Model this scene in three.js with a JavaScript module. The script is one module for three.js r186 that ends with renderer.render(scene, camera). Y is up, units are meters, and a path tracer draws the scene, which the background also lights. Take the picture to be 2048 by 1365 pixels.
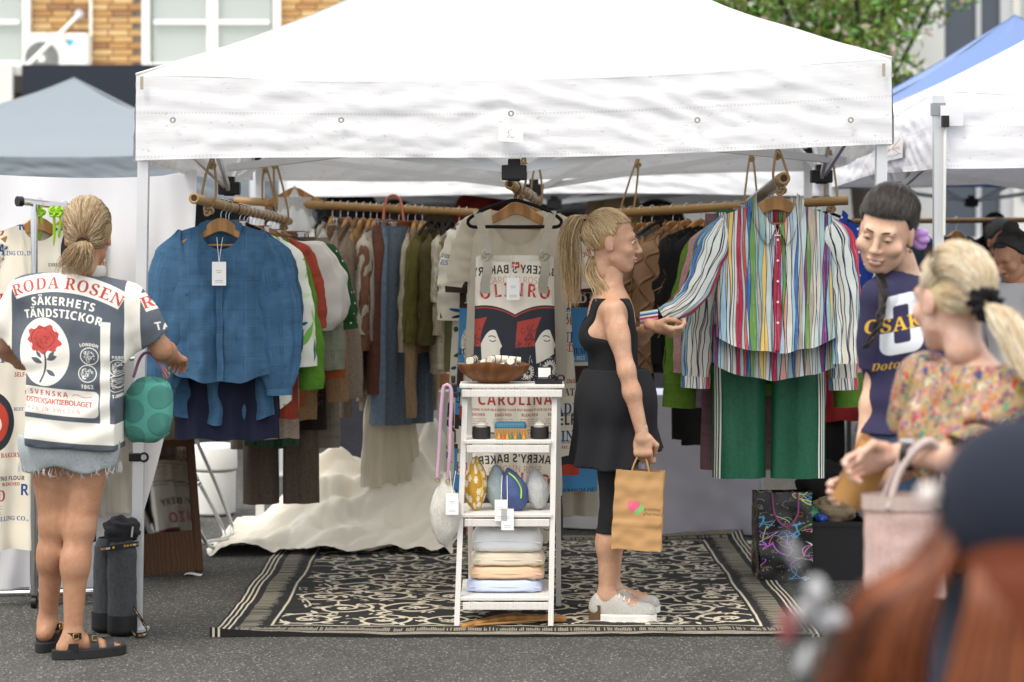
import * as THREE from 'three';
import { mergeGeometries, mergeVertices } from 'three/addons/utils/BufferGeometryUtils.js';
import { RoundedBoxGeometry } from 'three/addons/geometries/RoundedBoxGeometry.js';
import { ImprovedNoise } from 'three/addons/math/ImprovedNoise.js';

// ---------- camera, sky, sun, exposure ----------
const F = 4225, EYE = 1.53, HOR = 487;             // focal length in pixels of the 2048-wide frame, eye height, horizon row
const scene = new THREE.Scene();
const camera = new THREE.PerspectiveCamera(2 * Math.atan(682.5 / F) * 180 / Math.PI, 1.5, 0.1, 400);
camera.position.set(0, EYE, 0);
camera.lookAt(0, EYE, -10);
camera.setViewOffset(2048, 1365, 0, 682.5 - HOR, 2048, 1365);
camera.focus = 8.6;
camera.userData.fStop = 2.4;
function overcast() {
  const W = 256, H = 128, d = new Float32Array(W * H * 4);
  for (let j = 0; j < H; j++) {
    const e = ((j + .5) / H - .5) * Math.PI, s = Math.sin(e);
    const L = s > 0 ? 0.82 + 0.42 * s : 0.32;
    for (let i = 0; i < W; i++) { const o = (j * W + i) * 4; d[o] = L * .98; d[o + 1] = L; d[o + 2] = L * 1.03; d[o + 3] = 1; }
  }
  const t = new THREE.DataTexture(d, W, H, THREE.RGBAFormat, THREE.FloatType);
  t.mapping = THREE.EquirectangularReflectionMapping; t.magFilter = THREE.LinearFilter; t.needsUpdate = true; return t;
}
scene.background = overcast(); scene.environment = scene.background;
const sun = new THREE.DirectionalLight(0xfff4e4, 1.3);
sun.position.set(-3, 9, 4.5); sun.target.position.set(0, 0, -9.5); sun.position.add(sun.target.position);
sun.castShadow = true; sun.shadow.radius = 40; sun.shadow.mapSize.set(2048, 2048);
Object.assign(sun.shadow.camera, { left: -9, right: 9, top: 9, bottom: -9, near: .5, far: 60 });
scene.add(sun, sun.target);
const renderer = new THREE.WebGLRenderer({ antialias: true });
renderer.toneMapping = THREE.LinearToneMapping; renderer.toneMappingExposure = 1.74; renderer.shadowMap.enabled = true;

// ---------- helpers ----------
const V = (x, y, z) => new THREE.Vector3(x, y, z), PI = Math.PI;
const P = (px, py, d) => V((px - 1024) / F * d, EYE - (py - HOR) / F * d, -d);     // a place seen at (px, py), d metres away
const GZ = (py) => F * EYE / (py - HOR);                                            // how far a spot on the ground is
let seed_ = 7; const rnd = () => { seed_ = (seed_ + 0x6d2b79f5) | 0; let t = Math.imul(seed_ ^ (seed_ >>> 15), 1 | seed_); t = (t + Math.imul(t ^ (t >>> 7), 61 | t)) ^ t; return ((t ^ (t >>> 14)) >>> 0) / 4294967296; };
const reseed = (s) => { seed_ = s * 7919 + 13; }, rr = (a, b) => a + (b - a) * rnd(), pick = (a) => a[Math.floor(rnd() * a.length)];
const perlin = new ImprovedNoise(), ns = (x, y, z = 0) => perlin.noise(x + 31.7, y + 11.3, z + 5.1);
const cl = THREE.MathUtils.clamp, lerp = THREE.MathUtils.lerp, ss = (a, b, x) => { const t = cl((x - a) / (b - a), 0, 1); return t * t * (3 - 2 * t); };
const taken = new Map();
function numbered(n) { const k = taken.get(n) ?? 0; taken.set(n, k + 1); return k ? n + '_' + String(k).padStart(3, '0') : n; }
function tag(o, label, category, group, kind) { if (label) o.userData.label = label; if (category) o.userData.category = category; if (group) o.userData.group = group; if (kind) o.userData.kind = kind; return o; }
function thing(name, label, category, group, pos) { const g = new THREE.Group(); g.name = numbered(name); if (pos) g.position.copy(pos); scene.add(g); return tag(g, label, category, group); }
function part(name, geo, mat, parent) {
  const m = new THREE.Mesh(Array.isArray(geo) ? merge(geo) : geo, mat); m.castShadow = m.receiveShadow = true;
  m.name = parent ? name : numbered(name); (parent ?? scene).add(m); return m;
}
function solo(name, geo, mat, label, category, group) { return tag(part(name, geo, mat), label, category, group); }
function struct(name, geo, mat) { const m = part(name, geo, mat); m.userData.kind = 'structure'; return m; }
function merge(list) {
  list = list.filter(Boolean).map((g) => g.index ? g.toNonIndexed() : g);
  const uv = list.every((g) => g.attributes.uv), col = list.every((g) => g.attributes.color);
  for (const g of list) for (const k of Object.keys(g.attributes)) if (!(k === 'position' || k === 'normal' || (k === 'uv' && uv) || (k === 'color' && col))) g.deleteAttribute(k);
  return mergeGeometries(list);
}
const mv = (g, x = 0, y = 0, z = 0) => g.translate(x, y, z);
function box(w, h, d, x = 0, y = 0, z = 0, r = 0) { return mv(r ? new RoundedBoxGeometry(w, h, d, 2, r) : new THREE.BoxGeometry(w, h, d), x, y, z); }
function bar(a, b, w, h = w) {                                                       // square bar between two points
  const d = b.clone().sub(a), g = new THREE.BoxGeometry(w, h, d.length());
  const m = new THREE.Matrix4().lookAt(b, a, Math.abs(d.y) > .95 * d.length() ? V(0, 0, 1) : V(0, 1, 0)).setPosition(a.clone().add(b).multiplyScalar(.5));
  return g.applyMatrix4(m);
}
function rod(a, b, r, r2 = r, n = 12) {
  const d = b.clone().sub(a), g = new THREE.CylinderGeometry(r2, r, d.length(), n, 1);
  g.applyQuaternion(new THREE.Quaternion().setFromUnitVectors(V(0, 1, 0), d.normalize())); const c = a.clone().add(b).multiplyScalar(.5); return mv(g, c.x, c.y, c.z);
}
function tube(pts, r, n = 24, k = 7, closed = false) { return new THREE.TubeGeometry(new THREE.CatmullRomCurve3(pts, closed, 'centripetal'), n, r, k, closed); }
function grid(nu, nv, fn, uvf) {                                                    // a sheet: fn(u, v) in 0..1 gives a point
  const p = [], t = [], ix = [];
  for (let j = 0; j <= nv; j++) for (let i = 0; i <= nu; i++) { const q = fn(i / nu, j / nv); p.push(q.x, q.y, q.z); const w = uvf ? uvf(i / nu, j / nv, q) : [i / nu, j / nv]; t.push(w[0], w[1]); }
  for (let j = 0; j < nv; j++) for (let i = 0; i < nu; i++) { const a = j * (nu + 1) + i, b = a + 1, c = a + nu + 1, d = c + 1; ix.push(a, b, d, a, d, c); }
  const g = new THREE.BufferGeometry(); g.setAttribute('position', new THREE.Float32BufferAttribute(p, 3)); g.setAttribute('uv', new THREE.Float32BufferAttribute(t, 2)); g.setIndex(ix); g.computeVertexNormals(); return g;
}
// ---------- textures ----------
function canv(w, h, draw, rep) {
  const c = document.createElement('canvas'); c.width = w; c.height = h; const x = c.getContext('2d'); draw(x, w, h);
  const t = new THREE.CanvasTexture(c); t.colorSpace = THREE.SRGBColorSpace; t.magFilter = THREE.LinearFilter; t.wrapS = t.wrapT = THREE.RepeatWrapping; if (rep) t.repeat.set(rep[0], rep[1]); return t;
}
function data(n, fn, rep = 1, srgb = false) {
  const d = new Uint8Array(n * n * 4);
  for (let j = 0; j < n; j++) for (let i = 0; i < n; i++) { const q = fn(i, j, n), o = (j * n + i) * 4; if (q.length) { d[o] = q[0]; d[o + 1] = q[1]; d[o + 2] = q[2]; } else d[o] = d[o + 1] = d[o + 2] = q; d[o + 3] = 255; }
  const t = new THREE.DataTexture(d, n, n); t.magFilter = THREE.LinearFilter; t.wrapS = t.wrapT = THREE.RepeatWrapping; t.repeat.set(rep, rep); if (srgb) t.colorSpace = THREE.SRGBColorSpace; t.needsUpdate = true; return t;
}
const tn = (i, j, n, f) => { const a = i / n * 2 * PI, b = j / n * 2 * PI, R = f / 6.283; return ns(Math.cos(a) * R + 9, Math.sin(a) * R + 3, Math.cos(b) * R) + ns(Math.sin(b) * R + 4, Math.cos(a) * R, Math.sin(a) * R + 7); };  // noise that tiles
reseed(1);
const weaveT = data(256, (i, j) => 128 + 50 * Math.sin(i / 256 * 2 * PI * 64) * (j % 4 < 2 ? 1 : -1) + rr(-60, 60), 6);
const woolT = data(256, (i, j, n) => 128 + 60 * tn(i, j, n, 40) + rr(-50, 50), 5);
const ribT = data(256, (i, j, n) => 128 + 90 * Math.sin(i / n * 2 * PI * 24) + rr(-25, 25), 4);
const fineT = data(512, (i, j, n) => 128 + 40 * tn(i, j, n, 12) + 30 * tn(i, j, n, 40) + rr(-20, 20), 1);
const slubT = data(512, (() => { const a = [], b = []; for (let k = 0; k < 512; k++) { a.push(rr(-1, 1)); b.push(rr(-1, 1)); } return (i, j, n) => { const v = 205 + 38 * a[i] * (.5 + tn(i, j, n, 9)) + 40 * b[j] * (.5 + tn(j, i, n, 9)) + rr(-14, 14); return [v, v, v]; }; })(), 3.2, true);   // linen: thick and thin threads
const heatherT = data(256, (i, j, n) => { const v = 214 + 22 * tn(i, j, n, 30) + rr(-26, 26); return [v, v, v]; }, 4, true);
function std(color, o = {}) { return new THREE.MeshStandardMaterial({ color, roughness: .8, side: THREE.DoubleSide, ...o }); }
function cloth(color, o = {}) { return new THREE.MeshStandardMaterial({ color, roughness: .95, side: THREE.DoubleSide, bumpMap: weaveT, bumpScale: .0003, map: heatherT, ...o }); }
const linen = (c, o = {}) => cloth(c, { map: slubT, ...o }), wool = (c, o = {}) => cloth(c, { bumpMap: woolT, bumpScale: .0009, ...o }), knit = (c, o = {}) => cloth(c, { bumpMap: ribT, bumpScale: .001, ...o });
const sheer = (c, o = {}) => new THREE.MeshPhysicalMaterial({ color: c, roughness: 1, transmission: .35, thickness: 0, side: THREE.DoubleSide, bumpMap: weaveT, bumpScale: .0003, ...o });
const woodT = data(512, (i, j, n) => { const g = tn(i, j * .12, n, 60) * .5 + .5 * Math.sin((i + 22 * tn(i, j, n, 3)) * .16); const v = 205 + 34 * g + rr(-8, 8); return [v, v * .97, v * .93]; }, 1, true);
const M = {
  steel: std(0xc9ccce, { metalness: .85, roughness: .32 }), chrome: std(0xd8dadd, { metalness: 1, roughness: .12 }), alu: std(0xd4d6d8, { metalness: .35, roughness: .42, bumpMap: fineT, bumpScale: .0004 }), black: std(0x0c0c0d, { roughness: .5 }), blackMetal: std(0x17181a, { roughness: .4, metalness: .3 }),
  hanger: std(0xcf9a58, { map: woodT, roughness: .42 }), hangerDark: std(0x8f5a33, { map: woodT, roughness: .4 }), velvet: std(0x0b0b0c, { roughness: 1 }), bamboo: std(0xc39d63, { map: woodT, roughness: .5 }), bambooDark: std(0x8f7047, { map: woodT, roughness: .6 }), rope: std(0xa98f68, { roughness: 1, bumpMap: woolT, bumpScale: .001 }),
  wood: std(0x6d4a2d, { map: woodT, roughness: .7 }), white: std(0xe8e7e3, { roughness: .6 }), gold: std(0xb8924d, { metalness: .9, roughness: .3 }), paper: std(0xf3f2ee, { roughness: .9 }),
};
// writing drawn along a curve or a line
function word(x, s, cx, cy, size, color, font = 'bold', fam = 'sans-serif', arc = 0, track = 0) {
  x.fillStyle = color; x.font = `${font} ${size}px ${fam}`; x.textAlign = 'center'; x.textBaseline = 'middle';
  const ws = [...s].map((c) => x.measureText(c).width + track), tot = ws.reduce((a, b) => a + b, 0); let at = -tot / 2;
  [...s].forEach((c, k) => { const m = at + ws[k] / 2; x.save(); if (arc) { const a = m / arc; x.translate(cx + Math.sin(a) * arc, cy + arc - Math.cos(a) * arc); x.rotate(a); } else x.translate(cx + m, cy); x.fillText(c, 0, 0); x.restore(); at += ws[k]; });
}
// ---------- ground ----------
reseed(2);
const asphaltC = data(1024, (() => { const n = 1024, a = new Float32Array(n * n).fill(0); for (let k = 0; k < 30000; k++) { const x = Math.floor(rnd() * n), y = Math.floor(rnd() * n), r = rr(1.2, 4.6), v = rnd() < .16 ? rr(60, 150) : rr(-38, 42); for (let j = -4; j <= 4; j++) for (let i = -4; i <= 4; i++) if (i * i * 1.3 + j * j < r * r) a[((y + j + n) % n) * n + (x + i + n) % n] = v; } return (i, j, m) => { const v = cl(92 + a[j * n + i] * .8 + 9 * tn(i, j, m, 5) + rr(-16, 16), 20, 235); return [v * 1.01, v, v * .97]; }; })(), 1, true);
const asphaltB = data(1024, (i, j, n) => cl(128 + 60 * tn(i, j, n, 120) + rr(-60, 60), 0, 255));
{
  const g = new THREE.PlaneGeometry(160, 120, 320, 240).rotateX(-PI / 2).translate(0, 0, -40), p = g.attributes.position, u = g.attributes.uv, c = [];
  for (let i = 0; i < p.count; i++) { u.setXY(i, p.getX(i) / 1.1, p.getZ(i) / 1.1); const v = .86 + .16 * ns(p.getX(i) * .9, p.getZ(i) * .9) + .1 * ns(p.getX(i) * 3, p.getZ(i) * 3, 4); c.push(v, v, v * .985); }
  g.setAttribute('color', new THREE.Float32BufferAttribute(c, 3));
  struct('road', g, std(0xc8c6c2, { map: asphaltC, bumpMap: asphaltB, bumpScale: .004, vertexColors: true, roughness: .93 }));
}
const paintT = data(256, (i, j, n) => { const w = tn(i, j, n, 22) + .6 * tn(i, j, n, 60) > .75 ? 120 : 212 + rr(-18, 14); return [w, w, w * .97]; }, 1, true);
struct('road_marking', grid(60, 2, (u, v) => V(lerp(-4.2, 4.2, u), .004, -10.72 - .11 * v + .004 * ns(u * 40, v)), (u, v, q) => [q.x, q.z]), std(0xffffff, { map: paintT, roughness: .9 }));

// ---------- brick building across the road ----------
const DB = 25, bx = (px) => (px - 1024) / F * DB, by = (py) => EYE - (py - HOR) / F * DB;
{
  const b = thing('brick_building', 'tan brick building with white sash windows above a navy shop fascia', 'building', null, V(0, 0, -DB));
  const wall = part('wall', [box(14, 5, .3, -2.5, 5.55, -.2), box(14, 3.2, .3, -2.5, 1.6, -3.4)], std(0x8d8579, { bumpMap: fineT, bumpScale: .004 }), b);
  reseed(3);
  const bm = [0xbd9663, 0xc6a16c, 0xb58a58, 0xcfae7c, 0xad8052, 0x977152, 0xbb9868].map((c) => std(c, { roughness: .9, bumpMap: fineT, bumpScale: .003 }));
  const bg = [0, 1, 2].map((k) => new RoundedBoxGeometry(.228, .066, .1, 1, .006).rotateZ((k - 1) * .004));
  const spans = [[bx(64), bx(286), by(163), by(-25)], [bx(562), bx(700), by(163), by(-25)]];
  for (const [x0, x1, y0, y1] of spans) for (let r = 0, y = y0 + .04; y < y1; y += .0765, r++) for (let x = x0 + (r % 2 ? .06 : .115); x < x1 - .05; x += .239) { const m = part('brick', pick(bg), pick(bm), wall); m.position.set(x, y, -.058 + rr(0, .006)); }
  for (let x = bx(-30); x < bx(48); x += .08) { const m = part('brick', bg[0], pick([bm[4], bm[5]]), wall); m.scale.set(.3, 1.1, 1); m.position.set(x, by(157), -.03); }
  const fr = std(0xeeeeea, { roughness: .5 }), glass = new THREE.MeshPhysicalMaterial({ color: 0xdfe6e2, roughness: .06, transmission: .55, thickness: 0, side: THREE.DoubleSide }), blind = cloth(0xc2c5bd);
  const win = (x0, x1, y0, y1, mull) => {
    const w = new THREE.Group(); w.name = 'window'; b.add(w); const cx = (x0 + x1) / 2, cy = (y0 + y1) / 2, W = x1 - x0, H = y1 - y0, t = .085;
    part('frame', [box(t, H, .14, x0 + t / 2, cy, .03), box(t, H, .14, x1 - t / 2, cy, .03), box(W - 2 * t, t, .13, cx, y1 - t / 2, .03), box(W - 2 * t, t * 1.6, .15, cx, y0 + t * .8, .03), ...mull.map((m) => box(.12, H - 2.6 * t, .12, m, cy + .3 * t, .03))], fr, w);
    const xs = [x0 + t, ...mull, x1 - t];
    for (let k = 0; k + 1 < xs.length; k++) { part('sash', [box(xs[k + 1] - xs[k] - .1, .05, .09, (xs[k] + xs[k + 1]) / 2, by(45), .022)], fr, w); part('pane', box(xs[k + 1] - xs[k] - .06, H - 2 * t, .008, (xs[k] + xs[k + 1]) / 2, cy, 0), glass, w); part('blind', grid(30, 2, (u, v) => V(lerp(xs[k], xs[k + 1], u), lerp(y0, y1, v), -.035 + .006 * Math.sin(u * 60)), (u, v) => [u, v]), blind, w); }
  };
  win(bx(286), bx(562), by(150), by(-140), [bx(426)]);
  win(bx(-190), bx(62), by(146), by(-140), [bx(-70)]);
  part('downpipe', rod(V(bx(183), by(74), .06), V(bx(183), by(-60), .06), .018), fr, b);
  part('awning_roof', box(14, .1, 2.6, -2.5, 3.36, 1.3), std(0xdad8d2), b);
  const navy = canv(1024, 128, (x, w, h) => { x.fillStyle = '#141c2b'; x.fillRect(0, 0, w, h); word(x, 't', 66, 56, 70, '#e8e8e8', 'bold', 'serif'); });
  part('fascia', box(8, .72, .08, bx(165) + 4 - .1, 3.06, 2.64), std(0xffffff, { map: navy, roughness: .5 }), b).userData.label = 'navy shop fascia with white lettering';
  part('fascia', box(4, .66, .08, bx(165) - 2.2, 3.09, 2.64), std(0xe9e7e0, { roughness: .6 }), b);
  part('shop_front', [box(14, 2.6, .05, -2.5, 1.35, -2.2)], std(0x16181c, { roughness: .12 }), b);
  part('tie_rod', rod(V(bx(158), by(30), .03), V(bx(92), by(176), 1.6), .022), fr, b);
  part('rod_rosette', new THREE.SphereGeometry(.062, 16, 12).scale(1, 1, .6).translate(bx(158), by(30), .02), std(0xb9bab8, { roughness: .5 }), b);
}
{ // outdoor unit on the awning
  const a = thing('air_conditioner', 'white outdoor air conditioner unit with round fan grille on shop awning', 'air conditioner', null, V(bx(126), 3.41, -24.72));
  part('cabinet', box(.74, .54, .28, 0, .3, 0, .015), std(0xdedfdb, { roughness: .5 }), a);
  part('fan_recess', new THREE.CylinderGeometry(.2, .2, .02, 40).rotateX(PI / 2).translate(-.16, .27, .134), std(0x4c4f50), a);
  const gr = []; for (let k = 1; k < 8; k++) gr.push(new THREE.TorusGeometry(k * .027, .003, 5, 40)); for (let k = 0; k < 28; k++) { const t = k / 28 * 2 * PI; gr.push(rod(V(.03 * Math.cos(t), .03 * Math.sin(t), 0), V(.2 * Math.cos(t + .3), .2 * Math.sin(t + .3), 0), .0022, .0022, 5)); }
  part('fan_grille', mv(merge(gr), -.16, .27, .15), std(0xb9bbb8), a);
  part('fan_hub', new THREE.CylinderGeometry(.04, .04, .02, 24).rotateX(PI / 2).translate(-.16, .27, .155), std(0xe6e6e2), a);
  part('emblem', [new THREE.ShapeGeometry(new THREE.Shape([[0, 0], [.1, .0], [.03, -.09]].map((q) => new THREE.Vector2(...q)))).translate(.13, .49, .1425)], std(0x39a9d8), a); part('emblem', [new THREE.ShapeGeometry(new THREE.Shape([[0, 0], [.035, 0], [.0, -.045]].map((q) => new THREE.Vector2(...q)))).translate(.125, .49, .144)], std(0x1b2a33), a);
  part('bracket', [box(.05, .04, .3, -.25, .015, 0), box(.05, .04, .3, .25, .015, 0)], M.steel, a); part('pipe', tube([V(.37, .2, 0), V(.42, .12, .02), V(.47, .02, .03)], .018), M.white, a);
}
// ---------- pale building and tree over the right-hand stalls ----------
{
  const b = thing('white_building', 'pale rendered building with dark tall windows behind the leafy tree', 'building', null, V(0, 0, -27)); const x = (px) => (px - 1024) / F * 27, y = (py) => EYE - (py - HOR) / F * 27;
  part('wall', [box(x(1890) - x(1180), 8, .4, (x(1890) + x(1180)) / 2, 4, -.2), box(4, 8, .4, x(2012) + 2.1, 4, -.2), box(x(2020) - x(1885), 1.6, .38, x(1952), .8, -.2)], std(0xe2e2de, { bumpMap: fineT, bumpScale: .003 }), b);
  const gl = new THREE.MeshPhysicalMaterial({ color: 0x4a535e, roughness: .08, side: THREE.DoubleSide });
  part('window', box(x(2012) - x(1890), 6, .05, (x(2012) + x(1890)) / 2, 4.5, -.2), gl, b); part('mullion', [box(.06, 6, .1, x(1962), 4.5, -.16), box(.14, 6, .12, x(2016), 4.5, -.13)], std(0xc9ccd0), b); part('window', box(1.2, 5, .05, x(2040) + .62, 4.6, .02), std(0xa9b3ae, { roughness: .1 }), b);
  part('downpipe', rod(V(x(1746), 0, .12), V(x(1746), 7, .12), .1), std(0x2b2a29), b);
}
{
  const t = thing('leafy_tree', 'leafy street tree with pale blossom tips behind the white canopy', 'tree', null, V(3.3, 0, -20)); reseed(5);
  const bark = std(0x4b3f35, { bumpMap: woolT, bumpScale: .02 }), br = [tube([V(0, 0, 0), V(.05, 1.2, 0), V(-.04, 2.4, .05), V(.02, 3.3, 0)], .08, 16, 8)];
  const tips = []; for (let k = 0; k < 24; k++) { const a = rr(0, 2 * PI), R = rr(.4, 1.9), q = V(Math.cos(a) * R * 1.1 - .35, rr(2.7, 4.9), Math.sin(a) * R * .6); br.push(tube([V(0, rr(1.9, 3), 0), V(q.x * .5, (q.y + 2.4) / 2, q.z * .5), q], .022, 10, 5)); tips.push(q, q.clone().lerp(V(0, 2.9, 0), .4)); }
  part('trunk', br, bark, t);
  const leaf = new THREE.BufferGeometry(); leaf.setAttribute('position', new THREE.Float32BufferAttribute([0, 0, 0, .022, .045, .006, 0, .1, 0, 0, 0, 0, 0, .1, 0, -.022, .045, .006], 3)); leaf.computeVertexNormals();
  const n = 17000, im = new THREE.InstancedMesh(leaf, std(0xffffff, { roughness: .6 }), n), m4 = new THREE.Matrix4(), c = new THREE.Color();
  for (let k = 0; k < n; k++) { const q = pick(tips), s = rr(.55, 1.2), R = .42 * Math.cbrt(rnd()), a = rr(0, 2 * PI), e = Math.acos(rr(-1, 1)); m4.compose(V(q.x + R * Math.sin(e) * Math.cos(a) * 1.3, q.y + R * Math.cos(e) * .8, q.z + R * Math.sin(e) * Math.sin(a)), new THREE.Quaternion().setFromEuler(new THREE.Euler(rr(-1.4, 1.4), rr(0, 6), rr(-2, 2))), V(s, s, s)); im.setMatrixAt(k, m4); im.setColorAt(k, rnd() < .07 ? c.setRGB(.5, .36, .3) : rnd() < .06 ? c.setRGB(.7, .68, .62) : c.setRGB(rr(.1, .26), rr(.2, .38), rr(.03, .07))); }
  im.name = 'crown'; im.userData.kind = 'stuff'; im.castShadow = im.receiveShadow = true; t.add(im);
}
// ---------- market tents ----------
const canvasT = canv(1024, 256, (x, w, h) => { x.fillStyle = '#fff'; x.fillRect(0, 0, w, h); reseed(8); for (let k = 0; k < 420; k++) { x.fillStyle = `rgba(${pick(['120,112,92', '140,135,120', '100,98,90'])},${rr(.04, .2)})`; const a = rr(0, w), b = rnd() < .5 ? rr(h * .5, h) : rr(0, h); x.beginPath(); x.ellipse(a, b, rr(.5, 5), rr(.4, 2), rr(0, 3), 0, 7); x.fill(); } for (let k = 0; k < 34; k++) { x.strokeStyle = `rgba(118,110,92,${rr(.05, .2)})`; x.lineWidth = rr(.5, 1.6); const a = rr(0, w), b = rr(0, h); x.beginPath(); x.moveTo(a, b); x.quadraticCurveTo(a + rr(5, 30), b + rr(-5, 8), a + rr(20, 70), b + rr(-9, 12)); x.stroke(); } x.strokeStyle = 'rgba(130,125,112,.5)'; x.lineWidth = 1; x.setLineDash([3, 2]); for (const y of [h * .43, h * .445, h * .955, h * .97]) { x.beginPath(); x.moveTo(0, y); x.lineTo(w, y); x.stroke(); } });
const tentCloth = (c, o = {}) => new THREE.MeshPhysicalMaterial({ color: c, roughness: .85, transmission: .5, thickness: 0, side: THREE.DoubleSide, bumpMap: fineT, bumpScale: .0015, ...o });
function canopyOn(t, c4, peak, drop, mats, sag = .2, wr = 1, sd = 0) {     // four eave corners (front-left, front-right, back-right, back-left), peak, valance drop
  for (let s = 0; s < 4; s++) {
    const a = c4[s], b = c4[(s + 1) % 4], out = b.clone().sub(a).cross(V(0, 1, 0)).normalize(), L = a.distanceTo(b);
    part('roof_panel', grid(28, 22, (u, v) => { const e = a.clone().lerp(b, u), q = e.clone().lerp(peak, v); q.y -= sag * Math.sin(v * PI) * (.55 + .45 * v) + (1 - v) * .05 * Math.sin(u * PI); q.y += .012 * wr * ns(u * 5 + s * 9 + sd, v * 4); return q; }, (u, v) => [u * 2, v]), mats[0], t);
    part('valance', grid(110, 18, (u, v) => {
      const q = a.clone().lerp(b, u); q.y -= .05 * Math.sin(u * PI) * (1 - v); q.y -= drop * v - .012 * Math.sin(u * PI * 2 + sd) * v;
      const tens = Math.abs(u - .5) * 2, w = wr * (.008 * ns(u * 5 + v * 3.2 * (u < .5 ? -1 : 1) + s * 7 + sd, v * 4.5) + .007 * ns(u * 14 + s, v * 7 + (u < .5 ? 1 : -1) * u * 22, sd) + .004 * ns(u * 38, v * 16, 2)) * Math.sin(Math.min(1, v * 3 + .1) * PI / 2) * (1.15 - .75 * tens ** 6);
      return q.addScaledVector(out, w + .012 * v);
    }, (u, v) => [u, 1 - v]), mats[s] ?? mats[1], t);
  }
}
function legOn(t, base, top, mat = M.alu) { part('leg', [bar(base, top, .042), bar(base.clone().lerp(top, .0), base.clone().lerp(top, .0).add(V(0, .012, 0)), .09, .09)], mat, t); part('leg_sleeve', bar(base.clone().lerp(top, .96), base.clone().lerp(top, .985), .056), std(0x8e9296, { roughness: .5 }), t); }
function trussOn(t, c4, mat = M.alu) {
  for (let s = 0; s < 4; s++) {
    const a = c4[s].clone(), b = c4[(s + 1) % 4].clone(), m = a.clone().lerp(b, .5), dy = (q, y) => q.clone().setY(q.y + y), inn = V(0, 1, 0).cross(b.clone().sub(a)).normalize().multiplyScalar(.035);
    for (const [c, k] of [[a, 1], [b, 1]]) { part('truss_bar', bar(dy(c, -.1).add(inn), dy(m, -.06).add(inn), .016, .03), mat, t); part('truss_bar', bar(dy(c, -.2).add(inn.clone().multiplyScalar(1.6)), dy(m, -.4).add(inn.clone().multiplyScalar(1.6)), .016, .03), mat, t); part('truss_bar', bar(dy(c.clone().lerp(m, .5), -.06).add(inn.clone().multiplyScalar(2)), dy(m, -.42).add(inn.clone().multiplyScalar(2)), .016, .03), mat, t); }
    part('connector', [box(.1, .06, .06, m.x + inn.x * 2, m.y - .41, m.z + inn.z * 2, .006), box(.05, .09, .05, m.x + inn.x * 2, m.y - .4, m.z + inn.z * 2, .005)], M.black, t);
    part('connector', box(.075, .08, .075, a.x, a.y - .2, a.z, .006), M.black, t);
  }
}
{ // the stall's own canopy
  const t = thing('market_canopy', 'large white pop-up canopy over the clothing stall with grubby valance', 'canopy', 'pop-up market canopies');
  const c4 = [V(-1.478, 2.19, -8.3), V(1.492, 2.255, -8.3), V(1.61, 2.25, -11.3), V(-1.375, 2.2, -11.3)], peak = V(.06, 3.22, -9.8);
  const top = tentCloth(0xe4e4e2), val = tentCloth(0xe6e6e8, { map: canvasT, transmission: .15 });
  canopyOn(t, c4, peak, .345, [top, val, val, val].map((m, i) => i ? m : top), .17, 1.15, 1); t.children.filter((c) => c.name === 'valance').forEach((c) => { c.material = val; });
  for (const [k, dx] of [[0, -.035], [1, -.03], [2, 0], [3, 0]]) legOn(t, V(c4[k].x + dx + (k === 0 || k === 3 ? .03 : -.03), 0, c4[k].z - (k < 2 ? .03 : -.03)), V(c4[k].x + (k === 0 || k === 3 ? .03 : -.03), c4[k].y - .02, c4[k].z - (k < 2 ? .03 : -.03)));
  trussOn(t, c4.map((c) => c.clone().lerp(V(.06, 2.2, -9.8), .03)));
  part('truss_bar', bar(P(455, 336, 9.7), P(1000, 268, 8.5), .02, .034), M.alu, t); part('truss_bar', bar(P(1690, 322, 9.7), P(1180, 270, 8.5), .02, .034), M.alu, t);
  part('centre_pole', rod(V(.06, 2.05, -9.8), V(.06, 3.15, -9.8), .02), M.alu, t);
  for (const px of [1022, 345, 682, 1395, 1702]) part('grommet', new THREE.TorusGeometry(.009, .003, 6, 16).translate(...P(px, px === 1022 ? 227 : 240, 8.265).toArray()), std(0x9c9a90, { metalness: .7, roughness: .4 }), t);
  for (const [px, py] of [[283, 166], [1768, 140]]) part('corner_tab', box(.012, .05, .006, ...P(px, py, 8.27).toArray()), std(0xa79f86), t);
  part('ridge_seam', tube([c4[0].clone().add(V(0, .004, 0)), c4[0].clone().lerp(peak, .3).add(V(0, -.1, 0)), c4[0].clone().lerp(peak, .6).add(V(0, -.145, 0)), peak], .006, 20, 5), top, t); part('ridge_seam', tube([c4[1].clone().add(V(0, .004, 0)), c4[1].clone().lerp(peak, .3).add(V(0, -.1, 0)), c4[1].clone().lerp(peak, .6).add(V(0, -.145, 0)), peak], .006, 20, 5), top, t);
  part('strap_buckle', new THREE.TorusGeometry(.022, .003, 5, 3).translate(1.5, 1.885, -8.29), M.steel, t);
  const sc = canv(128, 96, (x, w, h) => { x.fillStyle = '#f6f5f1'; x.fillRect(0, 0, w, h); x.strokeStyle = '#222'; x.lineWidth = 2; x.beginPath(); x.arc(66, 36, 18, 1.9, 4.9); x.moveTo(44, 34); x.lineTo(62, 34); x.stroke(); word(x, 'For', 62, 66, 24, '#222', 'italic', 'serif'); });
  const s = solo('paper_sign', grid(8, 6, (u, v) => V((u - .5) * .095, (v - .5) * .058, .004 * Math.sin(u * 3)), (u, v) => [u, v]), std(0xffffff, { map: sc }), 'small torn paper note pinned to the middle of the canopy valance', 'note'); s.position.copy(P(1022, 269, 8.262)); s.rotation.z = -.08;
}
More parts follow.
